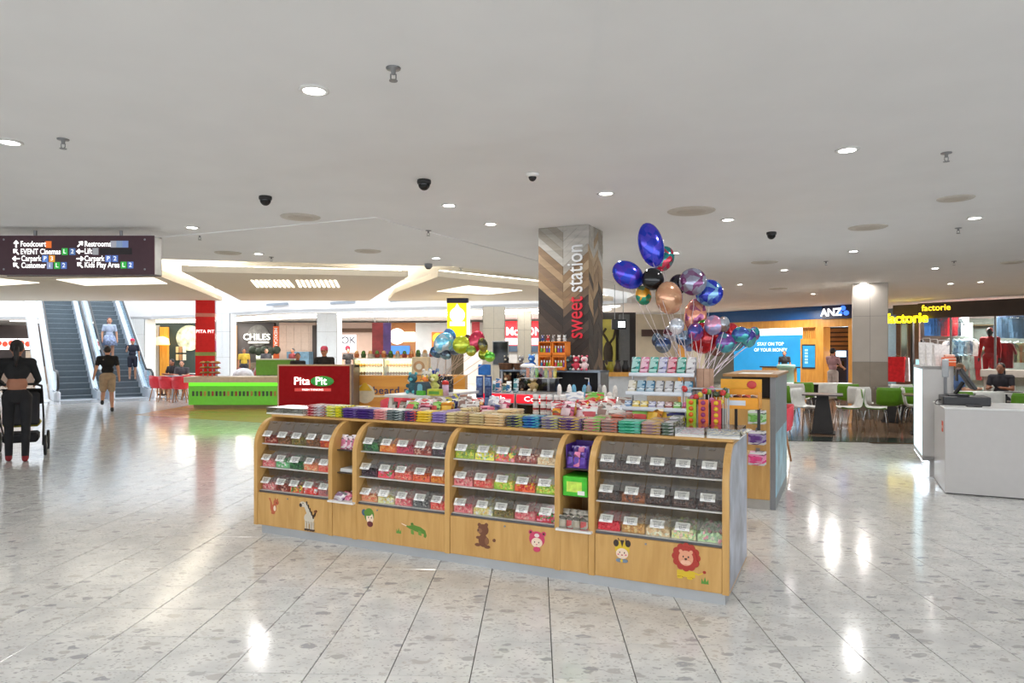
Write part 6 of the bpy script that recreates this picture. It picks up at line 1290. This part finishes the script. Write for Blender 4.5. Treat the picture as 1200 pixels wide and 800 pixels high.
for k in range(5):
    p = at(706+9*k, 436, 14.2); o = thing('bench_jar', 'dark jar on the pale timber bench, %s along' % ORD[k], 'jar', p, 0, 'jars on the distant bench'); MB().lathe([(.07, 0), (.08, .1), (.05, .18), (.05, .22), (0, .22)], 10).build('jar_body', mat([(50, 44, 44), (160, 150, 40), (70, 60, 60), (30, 30, 34), (60, 60, 60)][k], .4), o, smooth=True); MB().lathe([(.055, .22), (.055, .25), (0, .25)], 10).build('jar_lid', DARK, o)
# yellow pylon sign
ys = thing('yellow_sign', 'tall glowing yellow sign with a white round emblem and navy cap', 'sign', (0, 0, 0))
wbox(524, 547, 355, 396, 18.5, .25).build('yellow_face', glow((236, 200, 20), 1.0), ys); wbox(523.5, 548.5, 349, 355, 18.48, .3).build('navy_cap', NAVY, ys); wbox(547, 550, 355, 400, 18.5, .3).build('lit_edge', glow((250, 250, 240), 1.4), ys)
disc(536, 369, 18.5, .2, glow((255, 255, 240), 1.8), ys); p = at(536, 363, 18.5); MB().prism([(p.x-.09, p.z), (p.x+.09, p.z), (p.x, p.z+.17)], 18.45, 18.5, 'xz').build('emblem_peak', glow((255, 255, 240), 1.8), ys); p = at(536, 380, 18.5); MB().box(p.x-.2, p.x+.2, 18.46, 18.5, p.z-.04, p.z+.07).build('white_print', glow((255, 255, 240), 1.6), ys)
wbox(529, 543, 396, 480, 18.55, .15, 0).build('sign_post', mat((120, 110, 90), .5), ys)

# ------------------------------------------------------------------ red stall, green counter, orange stall
rp = thing('red_pillar', 'glossy red square pillar with pale bands and lettering above the green counter', 'pillar', Vector(((229-600)/FPX*19.2, 19.2, 0)), .35); struct(rp)
MB().box(0, .50, 0, .62, 0, 3.02).build('shaft', mat((232, 30, 26), .4, var=.04, spec=.25), rp)
MB().box(.50, .506, .0, .62, 0, 3.02).build('magenta_side', mat((150, 30, 56), .2, var=.25, scale=3), rp)
for z in (2.52, 1.42): MB().box(-.004, .51, -.005, .625, z, z+.10).build('band', mat((226, 130, 110) if z > 2 else (150, 160, 60), .3), rp)
write('PITA PIT', .13, TXW, rp, (.25, -.008, 2.1), ext=.003, bold=.002)
for k, (py, c) in enumerate(((369, (236, 226, 220)), (402, (200, 60, 150)))): MB().box(.507, .512, .15, .5, 2.45-.9*k, 2.55-.7*k).build('side_print', mat(c, .4), rp)
PD_ = 15.0
ps = thing('red_stall', 'dark red food stall front with white and green lettering', 'food stall', (0, 0, 0))
a, b = at(325, 494, PD_), at(412, 427, PD_)
MB().box(a.x, b.x, PD_, PD_+.12, 0, b.z).build('frame', mat((206, 176, 140), .4), ps)
fp = MB().box(a.x+.04, b.x-.04, PD_-.02, PD_, .02, b.z-.03).build('red_panel', mat((158, 6, 14), .5, var=.05, spec=.15), ps)
MB().box(b.x, b.x+.05, PD_-.03, PD_+.55, 0, b.z).build('side_post', mat((120, 96, 84), .4), ps)
p = at(378, 446.5, PD_); MB().ell((p.x, PD_-.03, p.z), (.26, .018, .115), 24, 8).build('green_oval', mat((40, 140, 50), .3, emit=.2), fp, smooth=True)
p1 = at(354.5, 446.5, PD_); write('Pita', .24, glow((255, 255, 252), .9), fp, (p1.x, PD_-.05, p1.z), ext=.006, bold=.008); write('Pit', .24, glow((255, 255, 252), .9), fp, (p.x-.02, PD_-.06, p.z), ext=.006, bold=.008)
p = at(367, 456.5, PD_); q = MB().cbox(p.x-.4, p.x+.4, PD_-.03, PD_-.02, p.z-.035, p.z+.035, .004).build('slogan_strip', mat((214, 60, 50), .3, emit=.2), fp); write('FRESH THINKING', .06, TXW, q, (p.x, PD_-.034, p.z), ext=.001)
MB().box(a.x, b.x+.05, PD_+.12, PD_+.54, b.z-.06, b.z-.02).build('work_top', mat((206, 196, 180), .4), ps)
GD = 18.4
gc = thing('green_counter', 'bright green food counter with pale top and a row of coloured squares', 'counter', (0, 0, 0))
a, b = at(221, 478, GD), at(330, 442, GD)
MB().box(a.x+.12, b.x, GD+.04, GD+.65, 0, .1).build('plinth', mat((150, 130, 96), .5), gc)
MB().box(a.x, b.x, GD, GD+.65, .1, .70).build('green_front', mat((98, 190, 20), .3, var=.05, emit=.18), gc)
MB().box(a.x+.02, b.x, GD-.012, GD, .62, .70).build('lit_band', glow((90, 230, 40), 1.2), gc)
MB().cbox(a.x-.1, b.x, GD-.08, GD+.7, .70, .86, .01).build('counter_top', mat((222, 204, 176), .35), gc)
for k in range(22):
    x = a.x+.1+(b.x-a.x-.2)*k/22; c = [(60, 60, 40), (180, 60, 40), (40, 110, 40), (200, 150, 60), (120, 40, 40), (50, 90, 30)][(k*5) % 6]
    MB().box(x, x+.055, GD-.008, GD, .34, .47).build('coloured_square', mat(c, .4), gc)
gb = thing('green_partition', 'green backed partition panel behind the counter top', 'partition', (0, 0, 0)); wbox(300, 345, 421, 440, 19.6, .08, .86).build('panel_board', mat((110, 166, 40), .4), gb); wbox(300, 345, 420, 421.5, 19.58, .14).build('top_rail', WHITE, gb)
for k in range(4):
    p = at(238+5.5*k, 442, GD+.4); fs2 = thing('food_display_stand', 'red tiered food sample stand on the green counter, %s along' % ORD[k], 'food stand', Vector((p.x, GD+.4, .86)), 0, 'food stands on the green counter')
    MB().cyl((0, 0, 0), (0, 0, .42), .015, n=8).build('stem', STEEL, fs2)
    for z in (.06, .2, .34):
        MB().lathe([(.02, z), (.09, z+.01), (.1, z+.03), (.09, z+.03), (.02, z+.02)], 12).build('dish', mat((190, 40, 36), .4), fs2, smooth=True); MB().ell((0, 0, z+.035), (.08, .08, .04), 10, 6).build('food_sample', mat([(196, 160, 80), (120, 140, 50), (200, 190, 150)][k % 3], .6, var=.4, scale=30), fs2, smooth=True)
BDp = 15.6
os_ = thing('orange_stall', 'orange bakery stall with a lit glass case and round emblem', 'food stall', (0, 0, 0))
a, b = at(414, 490, BDp), at(545, 440, BDp)
MB().box(a.x, b.x, BDp, BDp+.8, 0, .14).build('navy_plinth', mat((30, 34, 70), .5), os_)
of = MB().box(a.x, b.x, BDp-.01, BDp+.85, .14, .99).build('orange_front', grain((226, 150, 40), (240, 170, 62), .35, 'X', 1.5), os_)
disc(428, 461, BDp-.01, .22, mat((240, 226, 196), .4), of, 'round_emblem', .02); p = at(428, 455, BDp); MB().prism([(p.x-.17, p.z-.05), (p.x+.17, p.z-.05), (p.x+.03, p.z+.13), (p.x-.03, p.z+.13)], BDp-.05, BDp-.03, 'xz').build('yellow_hat', mat((236, 190, 30), .4), of)
p = at(437, 457.5, BDp); write('beard papa', .24, mat((44, 36, 90), .4), of, (p.x, BDp-.02, p.z), ext=.004, bold=.006, align='LEFT', sp=1.12); p = at(453, 464, BDp); MB().box(p.x-.33, p.x+.33, BDp-.016, BDp-.01, p.z-.025, p.z+.025).build('slogan_strip', mat((246, 226, 190), .5), of)
for x0 in (414, 449):
    A, Bx = at(x0, 440, BDp).x, at(x0+34, 420, BDp).x
    g = MB().box(A, Bx, BDp, BDp+.01, 1.0, 1.37).build('glass_front', GLASS, os_)
    MB().box(A, Bx, BDp-.01, BDp+.6, 1.37, 1.40).build('case_lid', mat((240, 232, 214), .4), os_); MB().box(A, Bx, BDp+.6, BDp+.62, 1.0, 1.37).build('case_back', glow((255, 236, 196), .9), os_); MB().box(A, A+.03, BDp, BDp+.6, 1.0, 1.37).build('case_side', mat((240, 226, 196), .4), os_)
    MB().box(A, Bx, BDp+.1, BDp+.6, 1.18, 1.19).build('case_shelf', WHITE, os_)
    MB().box(A+.05, Bx-.05, BDp+.2, BDp+.24, 1.35, 1.37).build('case_lamp', glow((255, 230, 180), 8), os_)
    for k in range(9):
        for sh, z in enumerate((1.0, 1.19)):
            o = thing('cream_puff', 'golden cream puff in the %s bakery case half, %s shelf, %s along' % ('near' if x0 == 414 else 'far', ['low', 'high'][sh], ORD[k]), 'pastry', (A+.06+.065*k, BDp+.3, z+.002), 0, 'cream puffs in the bakery case')
            MB().ell((0, 0, .035), (.034, .04, .035), 8, 6).build('puff_shell', mat((222, 160, 70), .6, var=.2, scale=40), o, smooth=True); MB().ell((0, 0, .065), (.018, .018, .012), 8, 5).build('sugar_top', mat((246, 230, 200), .7), o, smooth=True)
mk_ = at(487, 431, BDp); o = thing('round_sign_case', 'cream round-window cabinet at the end of the bakery case', 'cabinet', (at(482, 430, BDp).x, BDp+.05, 1.0), 0)
MB().cbox(0, .38, 0, .5, 0, .42, .02).build('cabinet_body', mat((236, 214, 178), .4), o); MB().cyl((.17, -.01, .2), (.17, .0, .2), .13, n=20).build('round_window', mat((196, 150, 100), .3), o); MB().cyl((.17, -.016, .2), (.17, -.01, .2), .07, n=20).build('window_print', mat((240, 232, 214), .4), o)
for k in range(12):
    p = at(418+8*k, 420, BDp+.3); o = thing('case_top_pot', 'small pot or cup on the bakery case lid, %s along' % ORD[k], 'pot', (p.x, BDp+.3, 1.40), 0, 'pots on the bakery case'); c = [(196, 110, 60), (60, 90, 50), (206, 196, 180), (150, 60, 50)][k % 4]
    if p.x > at(483, 420, BDp).x: o.location.z = 1.42; o.location.y = BDp+.3
    MB().lathe([(.05, 0), (.065, .09), (.055, .09), (.0, .085)], 10).build('pot_wall', mat(c, .5), o, smooth=True); MB().ell((0, 0, .11), (.05, .05, .06), 8, 6).build('pot_filling', mat((90, 130, 60) if k % 2 else (220, 170, 120), .7, var=.4, scale=30), o, smooth=True)
tub_chair('red tub chair with grey pad in front of the orange stall', Vector(((464-600)/FPX*11.8, 11.8, 0)), .4+PI, (226, 66, 84), (110, 112, 112))
# red tub chairs and tables left of the green counter, seats of the food court
for k, (px, d, rz) in enumerate([(186, 21.2, 2.6), (197, 20.8, 2.9), (212, 20.6, 3.4), (221, 21.6, -2.6), (212, 23.6, .3), (200, 24.0, -.3)]):
    tub_chair('red tub chair on timber legs, %s of those left of the green counter' % ['outermost', 'second', 'third', 'innermost', 'farther inner', 'farther outer'][k], Vector(((px-600)/FPX*d, d, 0)), rz, (226, 56, 70))
for k, (px, d) in enumerate([(203, 22.2), (226, 24.4)]):
    t = thing('red_seat_table', 'grey round table among the red tub chairs, %s one' % ['nearer', 'farther'][k], 'table', Vector(((px-600)/FPX*d, d, 0)), 0); MB().lathe([(0, .72), (.42, .72), (.43, .73), (.42, .745), (0, .745)], 22).build('tabletop', mat((96, 100, 112), .3), t); MB().cyl((0, 0, 0), (0, 0, .72), .04, n=10).build('stem', STEEL, t); MB().lathe([(.25, 0), (.25, .015), (.0, .03)], 18).build('foot', STEEL, t)
for k in range(12):
    px, d = 275+26*k, 27.5+(k % 3)
    if 500 < px < 620: continue
    t = thing('court_table', 'distant food court table with a dark top, %s from the red pillar' % ORD[k], 'table', Vector(((px-600)/FPX*d, d, 0)), 0, 'distant food court tables'); MB().lathe([(0, .72), (.4, .72), (.4, .75), (0, .75)], 16).build('tabletop', mat((80, 64, 56), .4), t); MB().cyl((0, 0, 0), (0, 0, .72), .04, n=8).build('stem', DARK, t)
    for j in range(2):
        c = [(60, 120, 50), (120, 50, 44), (60, 60, 64)][(k+j) % 3]
        ch = thing('court_chair', 'distant food court chair, %s side of the %s table' % (['near', 'far'][j], ORD[k]), 'chair', Vector(((px-600)/FPX*d+(.6 if j else -.6), d+.1, 0)), PI/2 if j == 0 else -PI/2, 'distant food court chairs')
        MB().cbox(-.2, .2, -.2, .2, .43, .46, .01).build('seat', mat(c, .5), ch); MB().cbox(-.2, .2, .17, .2, .5, .85, .01).build('backrest', mat(c, .5), ch)
        for x, y in ((-.17, -.17), (.17, -.17), (-.17, .18), (.17, .18)): MB().cyl((x, y, 0), (x, y, .44 if y < 0 else .7), .014, n=6).build('leg', DARK, ch)
pr = thing('stroller_frame', 'folded grey and white pram parked behind the green counter', 'pram', Vector(((287-600)/FPX*22, 22, 0)), 0)
MB().tube([(-.4, 0, .1), (.1, 0, .6), (.45, 0, 1.15)], .02, 6).tube([(.4, 0, .1), (0, 0, .6), (-.2, 0, .8)], .02, 6).build('frame', STEEL, pr); MB().ell((-.05, 0, .75), (.35, .25, .25), 12, 8).build('hood', mat((206, 208, 214), .7, var=.3, scale=6), pr, smooth=True)
for x in (-.4, .4): MB().cyl((x, -.03, .12), (x, .03, .12), .12, n=14).build('wheel', DARK, pr)
# ------------------------------------------------------------------ people
import numpy as np
def body(prims, mats, vox=.012):
    """prims: (p0, p1, r0, r1, flat, material index); one closed surface is grown around all of them"""
    mb = MB()
    for p0, p1, r0, r1, fl_, mi in prims:
        p0, p1 = Vector(p0), Vector(p1)
        if (p1-p0).length > 1e-4: mb.cyl(p0, p1, r0, r1, 12)
        if isinstance(fl_, tuple): mb.ell(p0, fl_, 14, 10)
        else: mb.ell(p0, r0, 12, 8); mb.ell(p1, r1, 12, 8)
    me = mb.mesh('body', mats); o = bpy.data.objects.new('body', me); COL.objects.link(o)
    m = o.modifiers.new('r', 'REMESH'); m.mode = 'VOXEL'; m.voxel_size = vox
    m2 = o.modifiers.new('s', 'SMOOTH'); m2.factor = .5; m2.iterations = 3
    dg = bpy.context.evaluated_depsgraph_get(); out = bpy.data.meshes.new_from_object(o.evaluated_get(dg)); bpy.data.objects.remove(o)
    n = len(out.polygons); c = np.empty(n*3); out.polygons.foreach_get('center', c); c = c.reshape(-1, 3)
    best = np.full(n, 1e9); idx = np.zeros(n, int)
    for p0, p1, r0, r1, fl_, mi in prims:
        a, b = np.array(p0, float), np.array(p1, float); ab = b-a; L = ab.dot(ab)
        if isinstance(fl_, tuple): d = (np.linalg.norm((c-a)/np.array(fl_), axis=1)-1)*min(fl_)
        else:
            t = np.clip((c-a).dot(ab)/L, 0, 1) if L > 1e-8 else np.zeros(n)
            d = np.linalg.norm(c-(a+t[:, None]*ab), axis=1)-(r0+(r1-r0)*t)
        k = d < best; best[k] = d[k]; idx[k] = mi
    out.materials.clear()
    for m_ in mats: out.materials.append(m_)
    out.polygons.foreach_set('material_index', idx.astype(np.int32)); out.polygons.foreach_set('use_smooth', [True]*n); out.update()
    return out
def person(label, p, rz, H=1.7, top=(30, 30, 32), bot=(30, 30, 34), shoe=(30, 30, 30), skin=SKIN, hair=(34, 26, 22), pose=None, sleeve='short', legs='long', fem=False, hairdo='short', hat=None, seat=False, vox=.013, name='person', midriff=False, cat='person'):
    S = H/1.7; pz = dict(pose or {})
    J = dict(hip=(0, 0, .92), ch=(0, .0, 1.28), nk=(0, .01, 1.44), hd=(0, -.01, 1.585), lh=(-.095, 0, .90), rh=(.095, 0, .90), lk=(-.10, -.01, .49), rk=(.10, -.01, .49), la=(-.105, .02, .085), ra=(.105, .02, .085),
             ls=(-.185, .01, 1.385), rs=(.185, .01, 1.385), le=(-.235, .02, 1.11), re=(.235, .02, 1.11), lw=(-.245, -.05, .87), rw=(.245, -.05, .87))
    if seat: J.update(hip=(0, .05, .50), ch=(0, .06, .88), nk=(0, .05, 1.04), hd=(0, .02, 1.18), lh=(-.095, .05, .49), rh=(.095, .05, .49), lk=(-.11, -.38, .50), rk=(.11, -.38, .50), la=(-.11, -.36, .09), ra=(.11, -.36, .09), ls=(-.185, .06, .98), rs=(.185, .06, .98), le=(-.23, -.02, .73), re=(.23, -.02, .73), lw=(-.12, -.25, .76), rw=(.12, -.25, .76))
    J.update(pz); J = {k: Vector(v) for k, v in J.items()}
    SK, TP, BT, SH = 0, 1, 2, 3; P = []
    sh = .165 if fem else .185
    for s_, k in ((-1, 'ls'), (1, 'rs')):
        if k not in pz: J[k].x = s_*sh
    waist = J['hip'].lerp(J['ch'], .45)
    P += [(J['hip'], J['hip'], .1, .1, (.165 if fem else .155, .11, .12), BT), (waist, waist, .1, .1, (.125 if fem else .145, .095, .13), SK if midriff else TP), (J['ch'], J['ch'], .1, .1, (.155 if fem else .175, .11, .17), TP)]
    P += [(J['ch']+Vector((0, 0, .09)), J['nk'], .10, .06, 0, TP), (J['ls'], J['rs'], .068, .068, 0, TP), (J['nk'], J['hd'], .05, .05, 0, SK)]
    hd = J['hd']
    P += [(hd, hd, .1, .1, (.076, .092, .112), SK), (hd+Vector((0, -.03, -.05)), hd+Vector((0, -.03, -.05)), .05, .05, (.055, .06, .062), SK), (hd+Vector((0, -.095, -.012)), hd+Vector((0, -.102, -.03)), .011, .015, 0, SK)]
    for s_ in (-1, 1): P.append((hd+Vector((s_*.08, .008, -.01)), hd+Vector((s_*.08, .01, -.01)), .01, .01, (.012, .02, .03), SK))
    for s_, a, b, c in ((-1, 'lh', 'lk', 'la'), (1, 'rh', 'rk', 'ra')):
        A, B, C = J[a], J[b], J[c]
        if legs == 'long': P += [(A, B, .088, .06, 0, BT), (B, C, .058, .046, 0, BT)]
        elif legs == 'shorts': M_ = A.lerp(B, .78); P += [(A, M_, .096, .088, 0, BT), (M_, B, .06, .053, 0, SK), (B, B.lerp(C, .4), .052, .052, 0, SK), (B.lerp(C, .4), C, .052, .036, 0, SK)]
        else: P += [(A, B, .082, .053, 0, SK), (B, B.lerp(C, .4), .052, .05, 0, SK), (B.lerp(C, .4), C, .05, .034, 0, SK)]
        f = C+Vector((0, -.13, -.052)); P += [(C+Vector((0, .03, -.045)), f, .04, .034, 0, SH), (C, C+Vector((0, .01, -.03)), .042, .045, 0, SH)]
    for s_, a, b, c in ((-1, 'ls', 'le', 'lw'), (1, 'rs', 're', 'rw')):
        A, B, C = J[a], J[b], J[c]
        if sleeve == 'long': P += [(A, B, .058, .044, 0, TP), (B, C, .044, .032, 0, TP)]
        elif sleeve == 'short': M_ = A.lerp(B, .6); P += [(A, M_, .06, .056, 0, TP), (M_, B, .043, .04, 0, SK), (B, C, .04, .028, 0, SK)]
        else: P += [(A, B, .048, .04, 0, SK), (B, C, .04, .028, 0, SK)]
        d = (C-B).normalized(); sd_ = Vector((0, 1, 0)); sd_ = (sd_-d*sd_.dot(d)).normalized(); nn = d.cross(sd_)
        pc = C+d*.045; P.append((C, pc+d*.02, .027, .032, 0, SK))
        for q in range(4):
            o0 = pc+d*.025+sd_*(.024-.016*q); L = (.062, .072, .068, .052)[q]; k1 = o0+d*L*.5; P += [(o0, k1, .0105, .0095, 0, SK), (k1, k1+d*L*.42-nn*s_*.014, .0095, .008, 0, SK)]
        t0 = C+d*.02+sd_*.024; t1 = t0+d*.035+sd_*.024; P += [(t0, t1, .012, .011, 0, SK), (t1, t1+d*.03+sd_*.004, .011, .009, 0, SK)]
    t = thing(name, label, cat, p, rz)
    P = [(a, b, r0, r1, f, m) for a, b, r0, r1, f, m in P]
    me = body(P, [skin, mat(top, .8, var=.15, scale=9), mat(bot, .8, var=.15, scale=9), mat(shoe, .6)], vox); me.transform(Matrix.Scale(S, 4))
    obj('body', me, t)
    hm = mat(hair, .5, var=.25, scale=50); h = MB(); c = hd*S
    h.ell(c+Vector((0, .018, .024))*S, (.084*S, .093*S, .102*S), 16, 10)
    if hairdo == 'long': h.ell(c+Vector((0, .07, -.1))*S, (.075*S, .04*S, .16*S), 12, 8)
    if hairdo == 'bun': h.ell(c+Vector((0, .07, .09))*S, .05*S, 12, 8)
    if hairdo == 'tail': h.tube([c+Vector((0, .09, .03))*S, c+Vector((0, .13, -.04))*S, c+Vector((0, .12, -.16))*S, c+Vector((.01, .11, -.26))*S], [.03*S, .035*S, .028*S, .012*S], 10)
    h.build('hair', hm, t, smooth=True)
    if hat:
        hh = MB().lathe([(.088*S, .0), (.09*S, .03*S), (.082*S, .07*S), (.05*S, .10*S), (0, .108*S)], 18, c+Vector((0, .01, .028))*S); hh.add([(-.07*S+c.x, c.y-.07*S, c.z+.035*S), (.07*S+c.x, c.y-.07*S, c.z+.035*S), (.055*S+c.x, c.y-.16*S, c.z+.02*S), (-.055*S+c.x, c.y-.16*S, c.z+.02*S)], [(0, 1, 2, 3), (3, 2, 1, 0)])
        hh.build('cap', mat(hat, .7), t, smooth=True)
    e = MB()
    for s_ in (-1, 1): MB().ell(c+Vector((s_*.03, -.083, .005))*S, (.012*S, .008*S, .008*S), 8, 6).build('eye', mat((40, 30, 28), .3), t, smooth=True)
    MB().ell(c+Vector((0, -.085, -.062))*S, (.024*S, .01*S, .008*S), 8, 5).build('mouth', mat((160, 84, 78), .5), t, smooth=True)
    return t
F = lambda px, d: Vector(((px-600)/FPX*d, d, 0))
person('woman in black crop top and leggings with dark tied hair pushing a pram', F(20, 9.7), PI+.55, 1.72, (18, 18, 20), (22, 22, 26), (130, 22, 30), SKIN2, (24, 18, 18), dict(le=(-.24, -.10, 1.14), re=(.24, -.10, 1.14), lw=(-.2, -.36, 1.08), rw=(.2, -.36, 1.08), la=(-.10, .08, .085), ra=(.10, -.06, .085), lk=(-.1, -.02, .49), rk=(.1, -.08, .49)), 'long', 'long', True, 'tail', None, False, .011, midriff=True)
person('man in black T-shirt and beige shorts walking toward the escalators', F(126, 17.5), PI+.5, 1.68, (24, 22, 22), (176, 150, 120), (30, 30, 32), SKIN, (40, 30, 26), dict(rk=(.10, -.10, .50), ra=(.11, .22, .28), lk=(-.09, -.03, .49), le=(-.24, .06, 1.12), lw=(-.26, .0, .88), re=(.25, .08, 1.13), rw=(.30, -.02, .92)), 'short', 'shorts')
def on_esc(x, y): return EO+EX*(1.46+x)+Vector((-EX.y, EX.x, 0))*y+Vector((0, 0, (y-.9)*math.tan(math.radians(30))+.06))
person('child with pink cap and dark clothes riding down the escalator', on_esc(.98, 1.75), ER-.1, 1.42, (36, 40, 56), (34, 36, 50), (190, 150, 130), SKIN, (60, 40, 30), dict(le=(-.22, -.1, 1.18), lw=(-.2, -.2, 1.3)), 'short', 'shorts', False, 'short', (216, 40, 90))
w = person('woman in blue and white patterned dress riding down the escalator', on_esc(.42, 2.75), ER, 1.6, (176, 190, 214), (176, 190, 214), (120, 90, 80), SKIN, (110, 54, 40), dict(), 'short', 'bare', True, 'long')
MB().lathe([(.15, .98), (.2, .86), (.25, .62), (.245, .62), (.19, .86)], 20).build('skirt', mat((150, 166, 200), .8, var=.5, scale=14), w, smooth=True)
person('food stall worker with pink cap and black shirt behind the red front', F(380, 16.3), 0, 1.66, (28, 26, 28), (30, 30, 34), (30, 30, 30), SKIN, (30, 24, 22), dict(lw=(-.16, -.28, 1.0), rw=(.16, -.28, 1.0), le=(-.24, -.06, 1.12), re=(.24, -.06, 1.12)), 'short', 'long', False, 'short', (232, 90, 120))
person('dark haired person in black standing behind the red stall', F(349, 19.5), .4, 1.5, (34, 34, 38), (30, 30, 34), (30, 30, 30), SKIN2, (24, 20, 20), hairdo='short')
person('man in faded pink T-shirt and dark cap at the cash machine', Vector((10.15, 21.6, .003)), bk.rz+PI-.1, 1.62, (176, 140, 146), (190, 180, 176), (60, 60, 60), SKIN, (40, 34, 30), dict(re=(.26, -.14, 1.12), rw=(.18, -.36, 1.12), le=(-.25, -.08, 1.12), lw=(-.2, -.3, 1.05)), 'short', 'shorts', False, 'short', (34, 36, 46))
P4 = b4.loc()+Vector((b4.dir.x, b4.dir.y, 0))*x4(904)+Vector((b4.nrm.x, b4.nrm.y, 0))*.85
person('bank teller in black behind the timber counter', P4, bk.rz+.4, 1.55, (24, 24, 28), (30, 30, 34), (30, 30, 30), SKIN2, (26, 22, 22), hairdo='short')
cafe_chair('cafe chair under the diner in blue beyond the counter', 1146*0+600+FPX*F(1146, 13.9).x/14.4, 14.4, 1.1, 'b'); cafe_chair('cafe chair under the diner in dark clothes at far right', 600+FPX*F(1192, 14.4).x/14.9, 14.9, -.9, 'w')
person('seated diner in blue shirt beyond the counter monitor', F(1146, 13.9)+Vector((0, .5, .003)), 1.1, 1.7, (80, 110, 160), (50, 56, 70), (40, 40, 44), SKIN, (120, 90, 60), seat=True, hairdo='short')
person('seated diner in dark clothes at the far right table', F(1192, 14.4)+Vector((0, .5, .003)), -.9, 1.7, (50, 50, 58), (44, 46, 54), (40, 40, 44), SKIN2, (34, 28, 26), seat=True, hairdo='long')
person('seated diner with dark hair among the red tub chairs', F(200, 24.0)+Vector((0, .05, 0)), -.3+PI*0, 1.65, (40, 36, 38), (44, 44, 50), (40, 40, 40), SKIN2, (22, 18, 18), seat=True, hairdo='long')
person('seated diner in grey beside the farther red tub chair', F(212, 23.6)+Vector((0, .05, 0)), .3, 1.6, (70, 66, 70), (60, 60, 70), (40, 40, 40), SKIN, (50, 36, 30), seat=True, hairdo='short')
for k, (px, c) in enumerate([(286, (200, 170, 60)), (312, (60, 60, 66)), (343, (120, 40, 44)), (408, (50, 46, 46))]):
    person('distant food court visitor in %s standing near the far counters' % ['mustard', 'charcoal', 'maroon', 'black'][k], F(px, 30.5), R.uniform(-1, 1), 1.66, c, (40, 42, 54), (40, 40, 40), SKIN if k % 2 else SKIN2, (30, 24, 22), hairdo='short', vox=.018)
mq = PL((11.75, 22.4), (15.9, 16.9), .8); mx_, _ = mq.xz(1160, 440); pm = mq.loc()+Vector((mq.dir.x, mq.dir.y, 0))*mx_+Vector((0, 0, .42))
m_ = person('shop mannequin in a red hooded tracksuit inside the clothes shop', pm, mq.rz, 1.82, (200, 22, 34), (196, 24, 36), (230, 226, 224), mat((30, 24, 24), .4), (196, 22, 34), sleeve='long', name='mannequin', cat='mannequin')
pl_ = thing('mannequin_plinth', 'white plinth under the red mannequin', 'plinth', pm-Vector((0, 0, .42)), mq.rz); MB().cbox(-.35, .35, -.35, .35, 0, .40, .01).build('plinth_body', WHITE, pl_); MB().cbox(-.37, .37, -.37, .37, .40, .42, .005).build('plinth_top', WHITE, pl_)
# pram pushed by the woman in black
st = thing('pram', 'black pram with olive seat pushed by the woman in black', 'pram', F(20, 9.7)+Vector((-.523, .852, 0))*.80, PI+.55)
FRM = mat((24, 24, 26), .4)
for s_ in (-1, 1):
    MB().tube([(s_*.27, .46, 1.05), (s_*.27, .30, .95), (s_*.27, -.1, .45), (s_*.25, -.42, .18)], .013, 8).tube([(s_*.27, -.02, .55), (s_*.28, .34, .16)], .013, 8).build('side_frame', FRM, st, smooth=True)
    for y in (-.42, .34):
        wh = MB().lathe([(.12, -.02), (.15, -.016), (.155, 0), (.15, .016), (.12, .02)], 20, (s_*.31, y, .155), 0, Matrix.Rotation(PI/2, 3, 'Y')).build('wheel', mat((18, 18, 20), .6), st, smooth=True)
        MB().cyl((s_*.285, y, .155), (s_*.335, y, .155), .035, n=10).build('hub', STEEL, wh)
MB().tube([(-.27, .46, 1.05), (-.2, .5, 1.08), (.2, .5, 1.08), (.27, .46, 1.05)], .018, 8).build('handle', FRM, st, smooth=True)
MB().cbox(-.23, .23, -.35, .15, .42, .50, .03).build('seat', mat((150, 140, 40), .8, var=.2), st); MB().cbox(-.23, .23, .12, .2, .45, .95, .03).build('seat_back', mat((40, 40, 44), .8), st)
hd_ = MB()
for k in range(7):
    a0 = PI*.1+k*PI*.5/7; a1 = PI*.1+(k+1)*PI*.5/7
    hd_.add([(x, -.0+.38*math.cos(a)*-1+.1, .62+.38*math.sin(a)) for x, a in ((-.25, a0), (.25, a0), (.25, a1), (-.25, a1))], [(0, 1, 2, 3), (3, 2, 1, 0)])
hd_.build('hood', mat((34, 34, 38), .8), st); MB().cbox(-.22, .22, -.15, .3, .2, .34, .03).build('basket', mat((30, 30, 34), .8), st)
